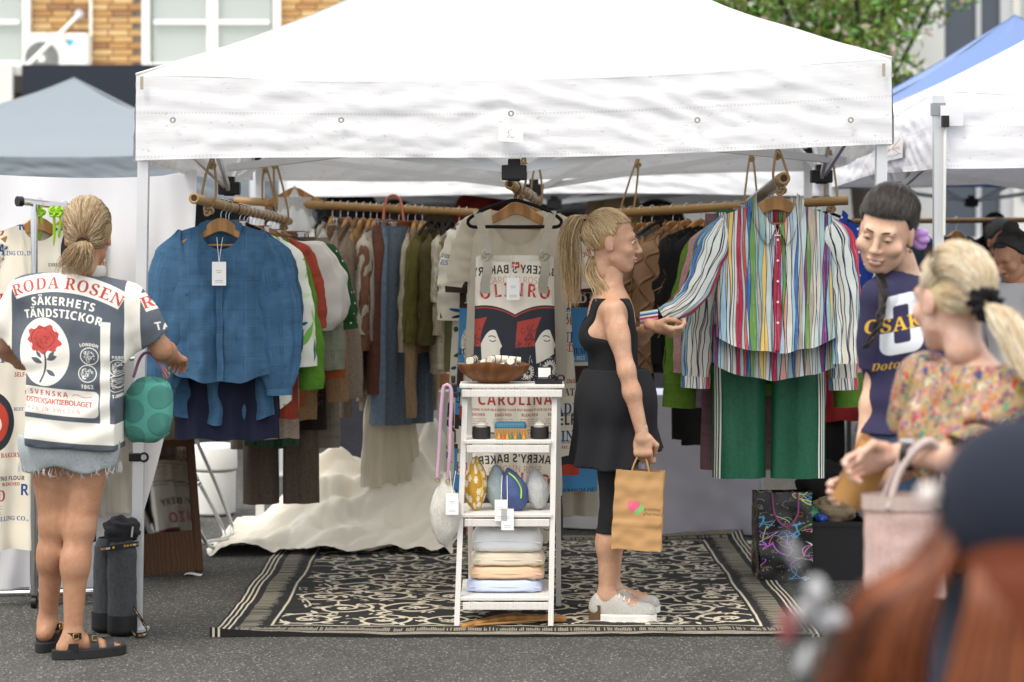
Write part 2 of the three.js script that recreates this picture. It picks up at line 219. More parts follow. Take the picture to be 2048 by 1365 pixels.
function tent(label, cx, zf, w, dep, eave, pk, color, drop = .3, o = {}) {
  const t = thing('market_canopy', label, 'canopy', 'pop-up market canopies'), h = w / 2, c4 = [V(cx - h, eave, zf), V(cx + h, eave, zf), V(cx + h, eave, zf - dep), V(cx - h, eave, zf - dep)];
  const m = tentCloth(color, { transmission: o.tr ?? .2 }), v = o.val ? tentCloth(o.val, { transmission: .1, map: canvasT }) : m;
  canopyOn(t, c4, V(cx, pk, zf - dep / 2), drop, [m, v, v, v], o.sag ?? .14, 1, o.seed ?? 3); t.children.filter((c) => c.name === 'valance').forEach((c) => { c.material = v; });
  c4.forEach((c) => legOn(t, V(c.x * .995 + cx * .005, 0, c.z), V(c.x * .995 + cx * .005, eave - .02, c.z), o.leg)); trussOn(t, c4.map((c) => c.clone().lerp(V(cx, eave, zf - dep / 2), .03))); return t;
}
tent('grey pop-up canopy behind the white sheet wall', -3.52, -15.3, 3.3, 3.3, 2.2, 2.86, 0x7d868e, .34, { tr: .06, seed: 5, sag: .08 });
const rt = tent('white pop-up canopy with small orange logo beside the blue canopy', 3.37, -9.3, 3, 3, 2.2, 3.1, 0xe9e9ec, .33, { val: 0xececf1, seed: 11 });
{
  const lg = canv(256, 160, (x, w, h) => { x.clearRect(0, 0, w, h); x.fillStyle = '#efeff2'; x.fillRect(0, 0, w, h); x.strokeStyle = '#d89a4c'; x.lineWidth = 12; x.beginPath(); x.arc(70, 90, 50, 2, 4.6); x.stroke(); x.lineWidth = 7; x.beginPath(); x.moveTo(60, 96); x.quadraticCurveTo(140, 84, 226, 22); x.stroke(); word(x, 'Extreme', 146, 84, 36, '#d89a4c', 'italic bold'); word(x, 'Commercial Canopies Co', 132, 128, 19, '#555c66', 'italic'); });
  part('logo_patch', grid(4, 4, (u, v) => V(0, (v - .5) * .11, (.5 - u) * -.55), (u, v) => [u, v]), std(0xffffff, { map: lg }), rt).position.set(1.846, 1.99, -10.25);
  part('strap', tube([P(1891, 240, 9.25), P(1890, 330, 9.24), P(1888, 470, 9.24)], .008, 12, 5), M.white, rt); part('corner_patch', box(.1, .09, .004, 1.93, 2.09, -9.262), std(0xe2e2e6), rt); part('connector', box(.03, .05, .03, ...P(1891, 243, 9.24).toArray()), M.black, rt);
}
tent('pale blue pop-up canopy peaking behind the neighbouring white canopy', 3.5, -13.2, 3, 3, 2.25, 3.12, 0x6a82b0, .3, { tr: .1, seed: 17, sag: .05 });
tent('navy pop-up canopy with a white front valance behind the clothing stall', .28, -13.9, 3.6, 3.2, 2.2, 2.9, 0x2a3550, .35, { tr: .02, val: 0xf1f1f3, seed: 23 });
// ---------- rug ----------
reseed(21);
const rugT = canv(1024, 1220, (x, w, h) => {
  const K = '#1c1b1a', C = '#c6bca7', C2 = '#938a79';
  x.fillStyle = K; x.fillRect(0, 0, w, h);
  x.fillStyle = C; for (let k = 0; k < 3; k++) { const o = 6 + k * 9; x.lineWidth = 4; x.strokeStyle = C; x.strokeRect(o, o, w - 2 * o, h - 2 * o); }
  for (let s = 0; s < 2; s++) for (let y = 34; y < h - 34; y += 3) { x.fillStyle = rnd() < .8 ? C2 : K; const L = rr(26, 40); x.fillRect(s ? w - 38 - L : 38, y, L, 2.2); }
  for (let s = 0; s < 2; s++) for (let q = 34; q < w - 34; q += 3) { x.fillStyle = rnd() < .8 ? C2 : K; const L = rr(22, 36); x.fillRect(q, s ? h - 38 - L : 38, 2.2, L); }
  x.strokeStyle = C; x.lineWidth = 5; x.strokeRect(92, 88, w - 184, h - 176);
  x.save(); x.beginPath(); x.rect(100, 96, w - 200, h - 192); x.clip(); x.lineCap = 'round';
  const leaf = (a, b, r, ang, f) => { x.save(); x.translate(a, b); x.rotate(ang); x.fillStyle = f; x.beginPath(); x.moveTo(0, 0); x.quadraticCurveTo(r * .5, -r * .5, r * 1.3, 0); x.quadraticCurveTo(r * .5, r * .5, 0, 0); x.fill(); x.restore(); };
  const scroll = (cx, cy, R, a0, dir) => { const pts = []; for (let t = 0; t <= 1; t += .02) { const r = R * (1 - t * .9), a = a0 + dir * t * 10.5; pts.push([cx + Math.cos(a) * r, cy + Math.sin(a) * r * .92, a, t]); } x.strokeStyle = C; x.lineWidth = 7.5; x.beginPath(); pts.forEach((q, i) => i ? x.lineTo(q[0], q[1]) : x.moveTo(q[0], q[1])); x.stroke(); pts.forEach((q, i) => { if (i % 6 === 0 && q[3] < .7) leaf(q[0], q[1], R * .34, q[2] + dir * .6, C); }); for (let k = 0; k < 5; k++) leaf(cx, cy, R * .2, k * 1.257, C); };
  for (let j = 0; j < 9; j++) for (let i = 0; i < 7; i++) scroll(150 + i * 122 + (j % 2) * 50 + rr(-8, 8), 150 + j * 120 + rr(-8, 8), rr(52, 66), rr(0, 6), rnd() < .5 ? 1 : -1);
  for (let k = 0; k < 900; k++) leaf(rr(100, w - 100), rr(96, h - 96), rr(9, 22), rr(0, 6.3), rnd() < .75 ? C : C2);
  for (let k = 0; k < 70; k++) { x.strokeStyle = C; x.lineWidth = 5; x.beginPath(); const a = rr(100, w - 100), b = rr(96, h - 96); x.moveTo(a, b); x.bezierCurveTo(a + rr(-60, 60), b + rr(-30, 30), a + rr(-60, 60), b + rr(-50, 50), a + rr(-90, 90), b + rr(-60, 60)); x.stroke(); }
  x.restore();
});
{
  const g = grid(120, 150, (u, v) => { const x = lerp(-1.172, 1.205, u), z = lerp(-8.2, -11, v), e = Math.min(u, 1 - u) * 2.35, f = v * 2.8; let y = .008 + .006 * Math.max(0, ns(x * 3, z * 3)) + .004 * ns(x * 9, z * 9, 3); y += .03 * Math.exp(-f * 18) * Math.exp(-u * 9) + .006 * Math.exp(-f * 14) * (.5 + .5 * ns(x * 4, 1)) + .03 * Math.exp(-(1 - v) * 2.8 * 7) * ss(.75, 1, u); return V(x + .02 * ns(z * 2, 7) * (e < .3 ? 1 : .3), y, z + .03 * Math.exp(-f * 4) * ns(x * 2, 5)); }, (u, v) => [u, 1 - v]);
  solo('patterned_rug', [g, grid(120, 1, (u, v) => { const x = lerp(-1.172, 1.205, u); return V(x + .02 * ns(-8.2 * 2, 7), lerp(.002, .008 + .006 * Math.max(0, ns(x * 3, -24.6)) + .004 * ns(x * 9, -73.8, 3) + .03 * Math.exp(-u * 9) + .006 * (.5 + .5 * ns(x * 4, 1)), v), -8.2 + .03 * ns(x * 2, 5) + .002); }, (u) => [u, .985])], std(0xffffff, { map: rugT, roughness: 1, bumpMap: woolT, bumpScale: .0012 }), 'black and cream scroll patterned outdoor rug under the clothes stand', 'rug');
  
}
// ---------- bamboo poles and ropes ----------
const poles = {};
function pole(key, a, b, r, label, mat = M.bamboo) {
  const t = thing('bamboo_pole', label, 'pole', 'bamboo clothes poles hung from the canopy'), d = b.clone().sub(a), L = d.length(), n = Math.max(2, Math.round(L / .32)); poles[key] = { a, b, r };
  const g = []; for (let k = 0; k < n; k++) { const p = a.clone().addScaledVector(d, k / n), q = a.clone().addScaledVector(d, (k + 1) / n); g.push(rod(p, q, r * rr(.97, 1.03), r * rr(.97, 1.03), 14)); if (k) g.push(rod(p.clone().addScaledVector(d, -.004 / L), p.clone().addScaledVector(d, .004 / L), r * 1.12, r * 1.12, 14)); }
  part('shaft', g, mat, t); const e = d.clone().normalize();
  part('end_ring', new THREE.TorusGeometry(r * .82, r * .28, 8, 20).applyQuaternion(new THREE.Quaternion().setFromUnitVectors(V(0, 0, 1), e)).translate(a.x, a.y, a.z), mat, t);
  part('bore', rod(a.clone().addScaledVector(e, -.002), a.clone().addScaledVector(e, .01), r * .55, r * .55, 14), std(0x3a2b1a), t); return t;
}
const at = (k, t) => poles[k].a.clone().lerp(poles[k].b, t);
pole('A', P(388, 397, 8.25), P(578, 443, 10.55), .02, 'left bamboo pole running back from beside the blue shirt');
pole('B', P(470, 402, 11.05), P(956, 426, 10.75), .021, 'back bamboo pole carrying the row of jeans and knitwear');
pole('C', P(1020, 369, 8.75), P(1078, 404, 10.4), .02, 'centre bamboo pole above the printed dresses');
pole('D', P(1568, 357, 8.45), P(1488, 418, 10.3), .024, 'thick bamboo pole above the striped shirt, wound with wire');
pole('E', P(1216, 427, 10.35), P(1697, 401, 10.1), .022, 'long bamboo pole carrying the brown quilted jackets');
function ropeLoop(k, t, top, label) {
  const q = at(k, t), r = poles[k].r, g = thing('jute_rope', label, 'rope', 'jute ropes holding the bamboo poles'), s = .022;
  part('strand', tube([top.clone().add(V(-s * .2, 0, 0)), q.clone().lerp(top, .5).add(V(-s, 0, .006)), q.clone().add(V(-r * 1.2, 0, .0)), q.clone().add(V(0, -r * 1.3, 0)), q.clone().add(V(r * 1.2, 0, 0)), q.clone().lerp(top, .5).add(V(s, 0, -.004)), top.clone().add(V(s * .2, 0, 0))], .0055, 40, 6), M.rope, g);
  part('knot', [new THREE.TorusKnotGeometry(.013, .006, 40, 6, 2, 3).translate(q.x, q.y - r - .016, q.z), new THREE.TorusKnotGeometry(.009, .005, 30, 6, 2, 3).translate(top.x, top.y - .03, top.z)], M.rope, g);
}
ropeLoop('A', .12, P(424, 316, 8.5), 'jute rope loop near the front end of the left pole'); ropeLoop('A', .92, P(549, 320, 10.3), 'jute rope at the far end of the left pole');
ropeLoop('B', .14, P(530, 330, 10.9), 'jute rope tied round the back pole beside the plastic garment bag'); ropeLoop('E', .08, P(1276, 318, 10.3), 'jute rope tied near the broken end of the jacket pole');
ropeLoop('E', .6, P(1503, 305, 10.2), 'jute rope tied mid-way along the jacket pole'); ropeLoop('D', .06, P(1556, 298, 8.6), 'jute rope holding the front of the wire-wound pole'); ropeLoop('E', .93, P(1660, 300, 10.15), 'jute rope at the outer end of the jacket pole'); ropeLoop('C', .25, P(1048, 316, 9.1), 'thin rope holding the centre pole'); ropeLoop('C', .9, P(1074, 320, 10.2), 'thin rope at the far end of the centre pole');
// ---------- garments ----------
function garment(parent, o) {
  const { w = .21, len = .7, dep = .06, neckW = .07, neckDrop = .07, backDrop = .015, slope = .32, wb = w * .98, hem = wb * 1.06, hemCurve = 0, folds = .012, fk = 9, seed = 1, mat, y0 = -.085, back = len, uv = [1, 1, .5, 1.5], z0 = .021 } = o, [su, sv, ou, ov] = uv;
  const W = (v) => lerp(lerp(w, wb, ss(0, .2, v)), hem, ss(.15, 1, v)), D = (v) => z0 + (dep - z0) * ss(0, .3, v);
  const top = (x, f) => { const ax = Math.abs(x); return ax > neckW ? y0 - slope * (ax - neckW) * (1 + .6 * ax) : y0 - (f > 0 ? neckDrop : backDrop) * Math.sqrt(Math.max(0, 1 - (ax / neckW) ** 2)); };
  const panel = (f) => grid(o.nu ?? 40, o.nv ?? 34, (uu, v) => {
    const u = (uu * 2 - 1), x = u * W(v), t = top(u * w, f), L = f > 0 ? len : back, y = t + v * (-L + hemCurve * (u * u) + .012 * ns(u * 3 + seed, f) - t), m = Math.sqrt(Math.max(0, 1 - u * u)), k = ss(.08, 1, v);
    const z = f * D(v) * Math.pow(m, .7) + m * folds * k * (Math.sin(u * fk + seed * 1.7 + f) + .6 * Math.sin(u * fk * 1.9 + seed * 3.1 + v * 1.5) * f) + Math.min(m * 4, 1) * folds * .9 * ns(x * 9 + seed * 3, y * 4, f * 2 + seed) + Math.min(m * 4, 1) * folds * .5 * ns(x * 24, y * 13, seed + f);
    return V(x + folds * .6 * k * ns(y * 6, seed, f * .2), y, z);
  }, (uu, v, q) => [q.x * su + ou, q.y * sv + ov]);
  const b = part(o.bodyName ?? 'body', [panel(1), panel(-1)], mat, parent);
  if (o.sleeve) for (const s of [-1, 1]) {
    const S = { len: .5, r0: .085, r1: .06, out: .08, puff: 0, ...o.sleeve, ...(s < 0 ? o.sleeveL : o.sleeveR) };
    const st = V(s * w * .9, top(w, 1) + .012, 0), pts = S.path ? [st, ...S.path.map((q) => V(...q))] : [st, st.clone().add(V(s * S.out * .55, -S.len * .3, S.fz ?? 0)), st.clone().add(V(s * S.out * .9, -S.len * .65, (S.fz ?? 0) * 2)), st.clone().add(V(s * S.out, -S.len, (S.fz ?? 0) * 2))], cv = new THREE.CatmullRomCurve3(pts);
    const g = grid(26, 34, (u, v) => { const a = u * 2 * PI, c = cv.getPoint(v), T = cv.getTangent(v), n = V(T.y, -T.x, 0).normalize(), r = (lerp(S.r0, S.r1, v) + S.puff * Math.sin(PI * Math.pow(v, 1.2))) * ss(-.04, .2, v) * (S.gather && v > .9 ? lerp(1, S.gather, (v - .9) * 10) : 1), w2 = 1 + .16 * ns(Math.cos(a) * 2 + seed * 4, Math.sin(a) * 2 + s * 9, v * 6) + (S.puff ? .12 * Math.sin(a * 7 + seed) : 0);
      return c.addScaledVector(n, Math.cos(a) * r * w2).add(V(0, 0, Math.sin(a) * r * (S.flat ?? .55) * w2 + .012 * ns(v * 7, seed * 5, Math.cos(a) + s))).add(V(.008 * ns(v * 12, a, seed), 0, 0)); }, (u, v) => S.suv ? [u * S.suv[0], v * S.suv[1]] : [(u * .3 + (s > 0 ? .3 : 0)) * su * 1.3, -v * S.len * sv]);
    part('sleeve', g, o.sleeveMat ?? mat, parent);
    if (o.cuff) { const e = cv.getPoint(1), T = cv.getTangent(1); part('cuff', grid(20, 4, (u, v) => { const a = u * 2 * PI, n = V(T.y, -T.x, 0).normalize(), r = S.r1 * (S.gather ?? 1) * 1.05; return e.clone().addScaledVector(T, v * o.cuff).addScaledVector(n, Math.cos(a) * r).add(V(0, 0, Math.sin(a) * r * .6)); }, (u, v) => [u * .4, v * .06]), o.cuffMat ?? mat, parent); }
  }
  if (o.collar) for (const s of [-1, 1]) part('collar', grid(14, 6, (u, v) => { const x = s * lerp(neckW * 1.05, .004, u), y = y0 + .012 - neckDrop * Math.sqrt(Math.max(0, 1 - (x / neckW / 1.05) ** 2)); return V(x * (1 + v * .35) + s * v * o.collar * .55 * u, y + .012 * (1 - u) + (u < .6 ? .02 : .006) - v * o.collar * (.5 + .8 * u), .018 + .02 * Math.sin(v * PI * .8) + .012 * u + dep * .3 * u); }, (u, v, q) => [q.x * su + ou, q.y * sv + ov]), mat, parent);
  if (o.buttons) for (let k = 0; k < o.buttons; k++) part('button', new THREE.CylinderGeometry(.005, .005, .003, 12).rotateX(PI / 2).translate(0, y0 - neckDrop - .04 - k * .085, dep + folds * 1.3), o.buttonMat ?? M.white, parent);
  if (o.placket) part('placket', grid(2, 30, (u, v) => { const y = lerp(y0 - neckDrop - .005, -len + .01, v), vv = cl((y0 - y) / len, 0, 1); return V((u - .5) * .026 + folds * .6 * ns(y * 6, seed, .2), y, D(vv) + folds * ss(.08, 1, vv) * (Math.sin(seed * 1.7 + 1) + .6 * Math.sin(seed * 3.1 + vv * 1.5)) + .009); }, (u, v, q) => [q.x * su + ou, q.y * sv + ov]), mat, parent);
  return b;
}
function trousers(parent, o) {
  const { w = .17, len = 1.02, dep = .05, legW = .11, legB = .12, gap = .0, seed = 1, mat, y0 = -.1, rise = .28, uv = [1, 1, .5, 1.5] } = o, [su, sv, ou, ov] = uv;
  for (const s of [-1, 1]) part('leg', grid(26, 40, (u, v) => { const a = u * 2 * PI, k = ss(0, rise / len, v), r = lerp(w * .52, lerp(legW, legB, v), k), cx = s * lerp(w * .48, w * .5 + gap, k); return V(cx + Math.cos(a) * r * (1 + .05 * ns(Math.cos(a) * 2, v * 5, seed + s)), y0 - v * len, Math.sin(a) * lerp(.03, dep, ss(0, .12, v)) * (1 + .25 * ns(Math.cos(a) * 3 + s, v * 4, seed)) + .012 * Math.sin(Math.cos(a) * 6 + seed + s) * ss(.1, .5, v)); }, (u, v) => [u * .5 * su + ou, -v * len * sv + ov]), mat, parent);
  part('waistband', grid(40, 3, (u, v) => { const a = u * 2 * PI; return V(Math.cos(a) * w * 1.02, y0 + .012 - v * .045, Math.sin(a) * .026 * (1 + .1 * Math.sin(a * 24))); }, (u, v) => [u, v * .05]), o.bandMat ?? mat, parent);
  if (o.stripe) for (const s of [-1, 1]) for (let k = 0; k < 3; k++) part('side_stripe', grid(1, 40, (u, v) => { const kk = ss(0, rise / len, v), r = lerp(w * .52, lerp(legW, legB, v), kk), a = s > 0 ? (.34 + k * .17 + u * .09) : PI - (.34 + k * .17 + u * .09); return V(s * lerp(w * .48, w * .5 + gap, kk) + Math.cos(a) * r * (1 + .05 * ns(Math.cos(a) * 2, v * 5, seed + s)), y0 - v * len, Math.sin(a) * lerp(.03, dep, ss(0, .12, v)) * (1 + .25 * ns(Math.cos(a) * 3 + s, v * 4, seed)) + .012 * Math.sin(Math.cos(a) * 6 + seed + s) * ss(.1, .5, v) + .004); }), o.stripe, parent);
}
const hangerShape = (() => { const s = new THREE.Shape(); s.moveTo(-.215, -.1); s.quadraticCurveTo(-.12, -.055, -.05, -.012); s.quadraticCurveTo(0, .018, .05, -.012); s.quadraticCurveTo(.12, -.055, .215, -.1); s.quadraticCurveTo(.222, -.125, .205, -.125); s.quadraticCurveTo(.1, -.075, .03, -.05); s.quadraticCurveTo(0, -.04, -.03, -.05); s.quadraticCurveTo(-.1, -.075, -.205, -.125); s.quadraticCurveTo(-.222, -.125, -.215, -.1); return new THREE.ExtrudeGeometry(s, { depth: .012, bevelEnabled: true, bevelSize: .004, bevelThickness: .004, bevelSegments: 2, curveSegments: 8 }).translate(0, -.062, -.006); })();
const hookG = tube([V(0, -.06, 0), V(0, -.04, 0), V(.003, -.03, 0), V(.021, -.012, 0), V(.024, .008, 0), V(.012, .025, 0), V(-.008, .024, 0), V(-.022, .01, 0)], .0022, 22, 6);
const padG = tube([V(-.19, -.165, 0), V(-.2, -.145, 0), V(-.15, -.105, 0), V(-.04, -.063, 0), V(0, -.055, 0), V(.04, -.063, 0), V(.15, -.105, 0), V(.2, -.145, 0), V(.19, -.165, 0), V(.1, -.168, 0), V(-.1, -.168, 0)], .0075, 60, 8, true);
const clipG = merge([box(.25, .032, .012, 0, -.075, 0, .004)]), clipsG = merge([-.105, .105].flatMap((x) => [box(.03, .05, .02, x, -.09, 0), box(.04, .006, .026, x, -.068, 0)])), barG = rod(V(-.19, -.168, 0), V(.19, -.168, 0), .005);
function hanger(kind, label, pos, ry, rz = 0) {
  const t = thing(kind === 'clip' ? 'clip_hanger' : 'clothes_hanger', label, 'hanger', 'clothes hangers on the poles', pos); t.rotation.set(0, ry, rz, 'YXZ');
  part('hook', hookG, kind === 'black' ? M.blackMetal : M.steel, t);
  if (kind === 'black') part('shoulder_bar', padG, M.velvet, t); else if (kind === 'clip') { part('bar', clipG, M.hangerDark, t); part('clip', clipsG, M.steel, t); } else { part('shoulder_bar', hangerShape, kind === 'dark' ? M.hangerDark : M.hanger, t); part('crossbar', barG, M.hanger, t); }
  return t;
}
function hang(k, t, ry, kind, o) {       // one garment and its hanger at share t along pole k
  const q = at(k, t), r = poles[k].r; q.y -= .024 - r - .004 + .0; const rz = o.rz ?? rr(-.03, .03);
  hanger(kind, `${kind === 'black' ? 'black' : kind === 'clip' ? 'brown clip' : kind === 'dark' ? 'dark wooden' : 'wooden'} hanger holding the ${o.label.split(' on ')[0].replace(/,/g, '')}`.split(' ').slice(0, 15).join(' '), q, ry, rz).scale.x = o.legs ? 1 : Math.min(1, (o.w ?? .21) * .9 / .215);
  const g = thing(o.name ?? 'hanging_shirt', o.label, o.cat ?? 'shirt', o.group ?? 'clothes hanging in the stall', q); g.rotation.set(0, ry + (o.twist ?? rr(-.05, .05)), rz * .5, 'YXZ');
  (o.legs ? trousers : garment)(g, { seed: (t * 37 + k.charCodeAt(0)) % 17, ...o }); return g;
}
// ----- printed cloths -----
const patt = (n, bg, fn, rep) => canv(n, n, (x) => { x.fillStyle = bg; x.fillRect(0, 0, n, n); fn(x, n); }, rep);
reseed(31);
const wrapDraw = (x, n, fn) => { for (const a of [-n, 0, n]) for (const b of [-n, 0, n]) { x.save(); x.translate(a, b); fn(); x.restore(); } };
const T = {};
T.stripe = canv(1024, 1024, (x, n) => {
  x.fillStyle = '#cfd6cc'; x.fillRect(0, 0, n, n); const cols = ['#c8503f', '#8fb8bd', '#e3a58d', '#6f9a4f', '#3f6fae', '#d9ddd2', '#b8324a', '#a9c7c9', '#e6c36a', '#7b3f78', '#e9b3a0', '#8fae70', '#d8d2c2', '#e0603f', '#9fc3d6', '#b9ab95', '#dfe3da', '#c9d7d6'];
  const N = 84, edges = []; for (let k = 0; k <= N; k++) { const ph = rr(0, 6), ph2 = rr(0, 6), am = rr(3, 7), b = k * n / N + rr(-6, 6); edges.push((y) => b + am * Math.sin(y / n * 2 * PI * 1 + ph) + am * .8 * Math.sin(y / n * 2 * PI * 3 + ph2)); } edges[N] = (y) => edges[0](y) + n;
  for (let k = 0; k < N; k++) { x.fillStyle = pick(cols); for (const off of [0, -n]) { x.beginPath(); for (let y = 0; y <= n; y += 8) x.lineTo(edges[k](y) + off, y); for (let y = n; y >= 0; y -= 8) x.lineTo(edges[k + 1](y) + off, y); x.fill(); for (let q = 0; q < 60; q++) { x.fillStyle = `rgba(255,255,250,${rr(.03, .2)})`; const y = rr(0, n), a = edges[k](y) + off, b = edges[k + 1](y) + off; x.fillRect(lerp(a, b, rnd()), y, rr(1, 5), rr(20, 90)); } x.fillStyle = pick(cols); } }
  for (let k = 0; k < N; k++) for (const off of [0, -n]) { x.strokeStyle = pick(['#26304f', '#4a2440', '#1f2a3a', '#3a2a5a']); x.lineWidth = rr(1.5, 3.6); x.beginPath(); for (let y = 0; y <= n; y += 8) x.lineTo(edges[k](y) + off, y); x.stroke(); }
});
T.leaf = patt(512, '#e9ebdf', (x, n) => { for (let k = 0; k < 46; k++) { const a = rr(0, n), b = rr(0, n), r = rr(20, 70), an = rr(0, 6), f = pick(['#4f9a45', '#7fbb5a', '#2c6a8c', '#a8cf8a', '#356f3a', '#d6e6c0']); wrapDraw(x, n, () => { x.translate(a, b); x.rotate(an); x.fillStyle = f; x.beginPath(); x.moveTo(0, 0); x.quadraticCurveTo(r * .6, -r * .5, r * 1.6, 0); x.quadraticCurveTo(r * .5, r * .4, 0, 0); x.fill(); }); } }, [2, 2]);
T.redfloral = patt(512, '#efeae4', (x, n) => { for (let k = 0; k < 50; k++) { const a = rr(0, n), b = rr(0, n), r = rr(5, 15); wrapDraw(x, n, () => { x.translate(a, b); for (let i = 0; i < 5; i++) { x.rotate(1.257); x.fillStyle = '#c8392f'; x.beginPath(); x.ellipse(r, 0, r, r * .5, 0, 0, 7); x.fill(); } }); } }, [2.4, 2.4]);
T.dots = patt(256, '#1d4a22', (x, n) => { for (let j = 0; j < 8; j++) for (let i = 0; i < 8; i++) { x.fillStyle = '#e4e4d8'; x.beginPath(); x.arc(i * 32 + (j % 2) * 16 + 8, j * 32 + 16, 3.2, 0, 7); x.fill(); } }, [3.2, 3.2]);
T.bluedots = patt(256, '#1d3f94', (x, n) => { for (let j = 0; j < 6; j++) for (let i = 0; i < 6; i++) { x.fillStyle = '#e9edf6'; x.beginPath(); x.arc(i * 42.7 + (j % 2) * 21 + 8, j * 42.7 + 16, 5, 0, 7); x.fill(); } }, [3, 3]);
T.orange = patt(512, '#e6e1d6', (x, n) => { for (const [a, b] of [[130, 120], [350, 330], [120, 400]]) { x.fillStyle = '#e08a1f'; x.beginPath(); x.arc(a, b, 58, 0, 7); x.fill(); x.fillStyle = '#f1b85a'; x.beginPath(); x.arc(a, b, 47, 0, 7); x.fill(); for (let k = 0; k < 8; k++) { x.fillStyle = '#e79430'; x.beginPath(); x.moveTo(a, b); x.arc(a, b, 42, k * .785 + .08, k * .785 + .7); x.fill(); } } for (let k = 0; k < 24; k++) { x.strokeStyle = pick(['#3f6a35', '#6c8d4e']); x.lineWidth = 5; const a = rr(150, 460), b = rr(180, 470); for (let i = -4; i < 5; i++) { x.beginPath(); x.moveTo(a + i * 6, b); x.quadraticCurveTo(a + i * 9, b - 20, a + i * 13, b - 34 + Math.abs(i) * 4); x.stroke(); } } }, [2, 2]);
T.sequin = patt(256, '#2e2018', (x, n) => { for (let k = 0; k < 2600; k++) { x.fillStyle = pick(['#4a3424', '#6e5338', '#1b120d', '#8a6b48', '#2c1d15']); x.fillRect(rr(0, n), rr(0, n), rr(2, 6), rr(2, 6)); } }, [4, 4]);
T.gold = patt(512, '#131211', (x, n) => { for (let k = 0; k < 26; k++) { x.strokeStyle = pick(['#a98a58', '#c3a873', '#86683c']); x.lineWidth = rr(2, 4); let a = rr(0, n), b = rr(0, n); x.beginPath(); x.moveTo(a, b); for (let i = 0; i < 3; i++) { a += rr(-50, 50); b += rr(10, 50); x.lineTo(a, b); } x.stroke(); } }, [2, 2]);
T.paisley = patt(512, '#b99f74', (x, n) => { const C = ['#c8502e', '#2b6f86', '#e3a33b', '#b53a5c', '#5aa392', '#34457e', '#efe3c6', '#d98fa6', '#7d9a4a']; for (let k = 0; k < 240; k++) { const a = rr(0, n), b = rr(0, n), r = rr(8, 34), an = rr(0, 6), c1 = pick(C), c2 = pick(C), c3 = pick(C); wrapDraw(x, n, () => { x.translate(a, b); x.rotate(an); for (const [s, c] of [[1, c1], [.7, c2], [.4, c3]]) { x.fillStyle = c; x.beginPath(); x.moveTo(-r * s, 0); x.quadraticCurveTo(-r * s, -r * s, 0, -r * .8 * s); x.quadraticCurveTo(r * 1.1 * s, -r * .4 * s, r * 1.2 * s, r * .7 * s); x.quadraticCurveTo(r * .2 * s, r * s, -r * s, 0); x.fill(); } }); } for (let k = 0; k < 500; k++) { x.fillStyle = pick(C); x.beginPath(); x.arc(rr(0, n), rr(0, n), rr(1.5, 4), 0, 7); x.fill(); } }, [5, 5]);
T.sack = canv(1024, 1024, (x, w, h) => { x.fillStyle = '#e2dac8'; x.fillRect(0, 0, w, h); const tx = ['SELF-RISING FLOUR', 'ENRICHED', 'BLEACHED', 'BAKERY', 'MILLING CO., INC.', 'PRINCETON, N. C.', 'FINE QUALITY', 'BEST GRADE', 'REG. U.S. PAT. OFF.']; for (let k = 0; k < 46; k++) word(x, pick(tx), rr(60, w - 60), 14 + (k / 46) * h, pick([18, 24, 40, 60]), pick(['#a8352c', '#2d3138', '#a8352c', '#2b4a86']), 'bold', pick(['serif', 'sans-serif'])); for (const [a, b, r] of [[250, 330, 120], [760, 700, 140]]) { x.fillStyle = '#2e3036'; x.beginPath(); x.arc(a, b, r, 0, 7); x.fill(); x.fillStyle = '#b8402f'; x.beginPath(); x.arc(a, b, r * .75, 0, 7); x.fill(); x.fillStyle = '#e2dac8'; x.beginPath(); x.ellipse(a, b, r * .5, r * .35, .4, 0, 7); x.fill(); } });
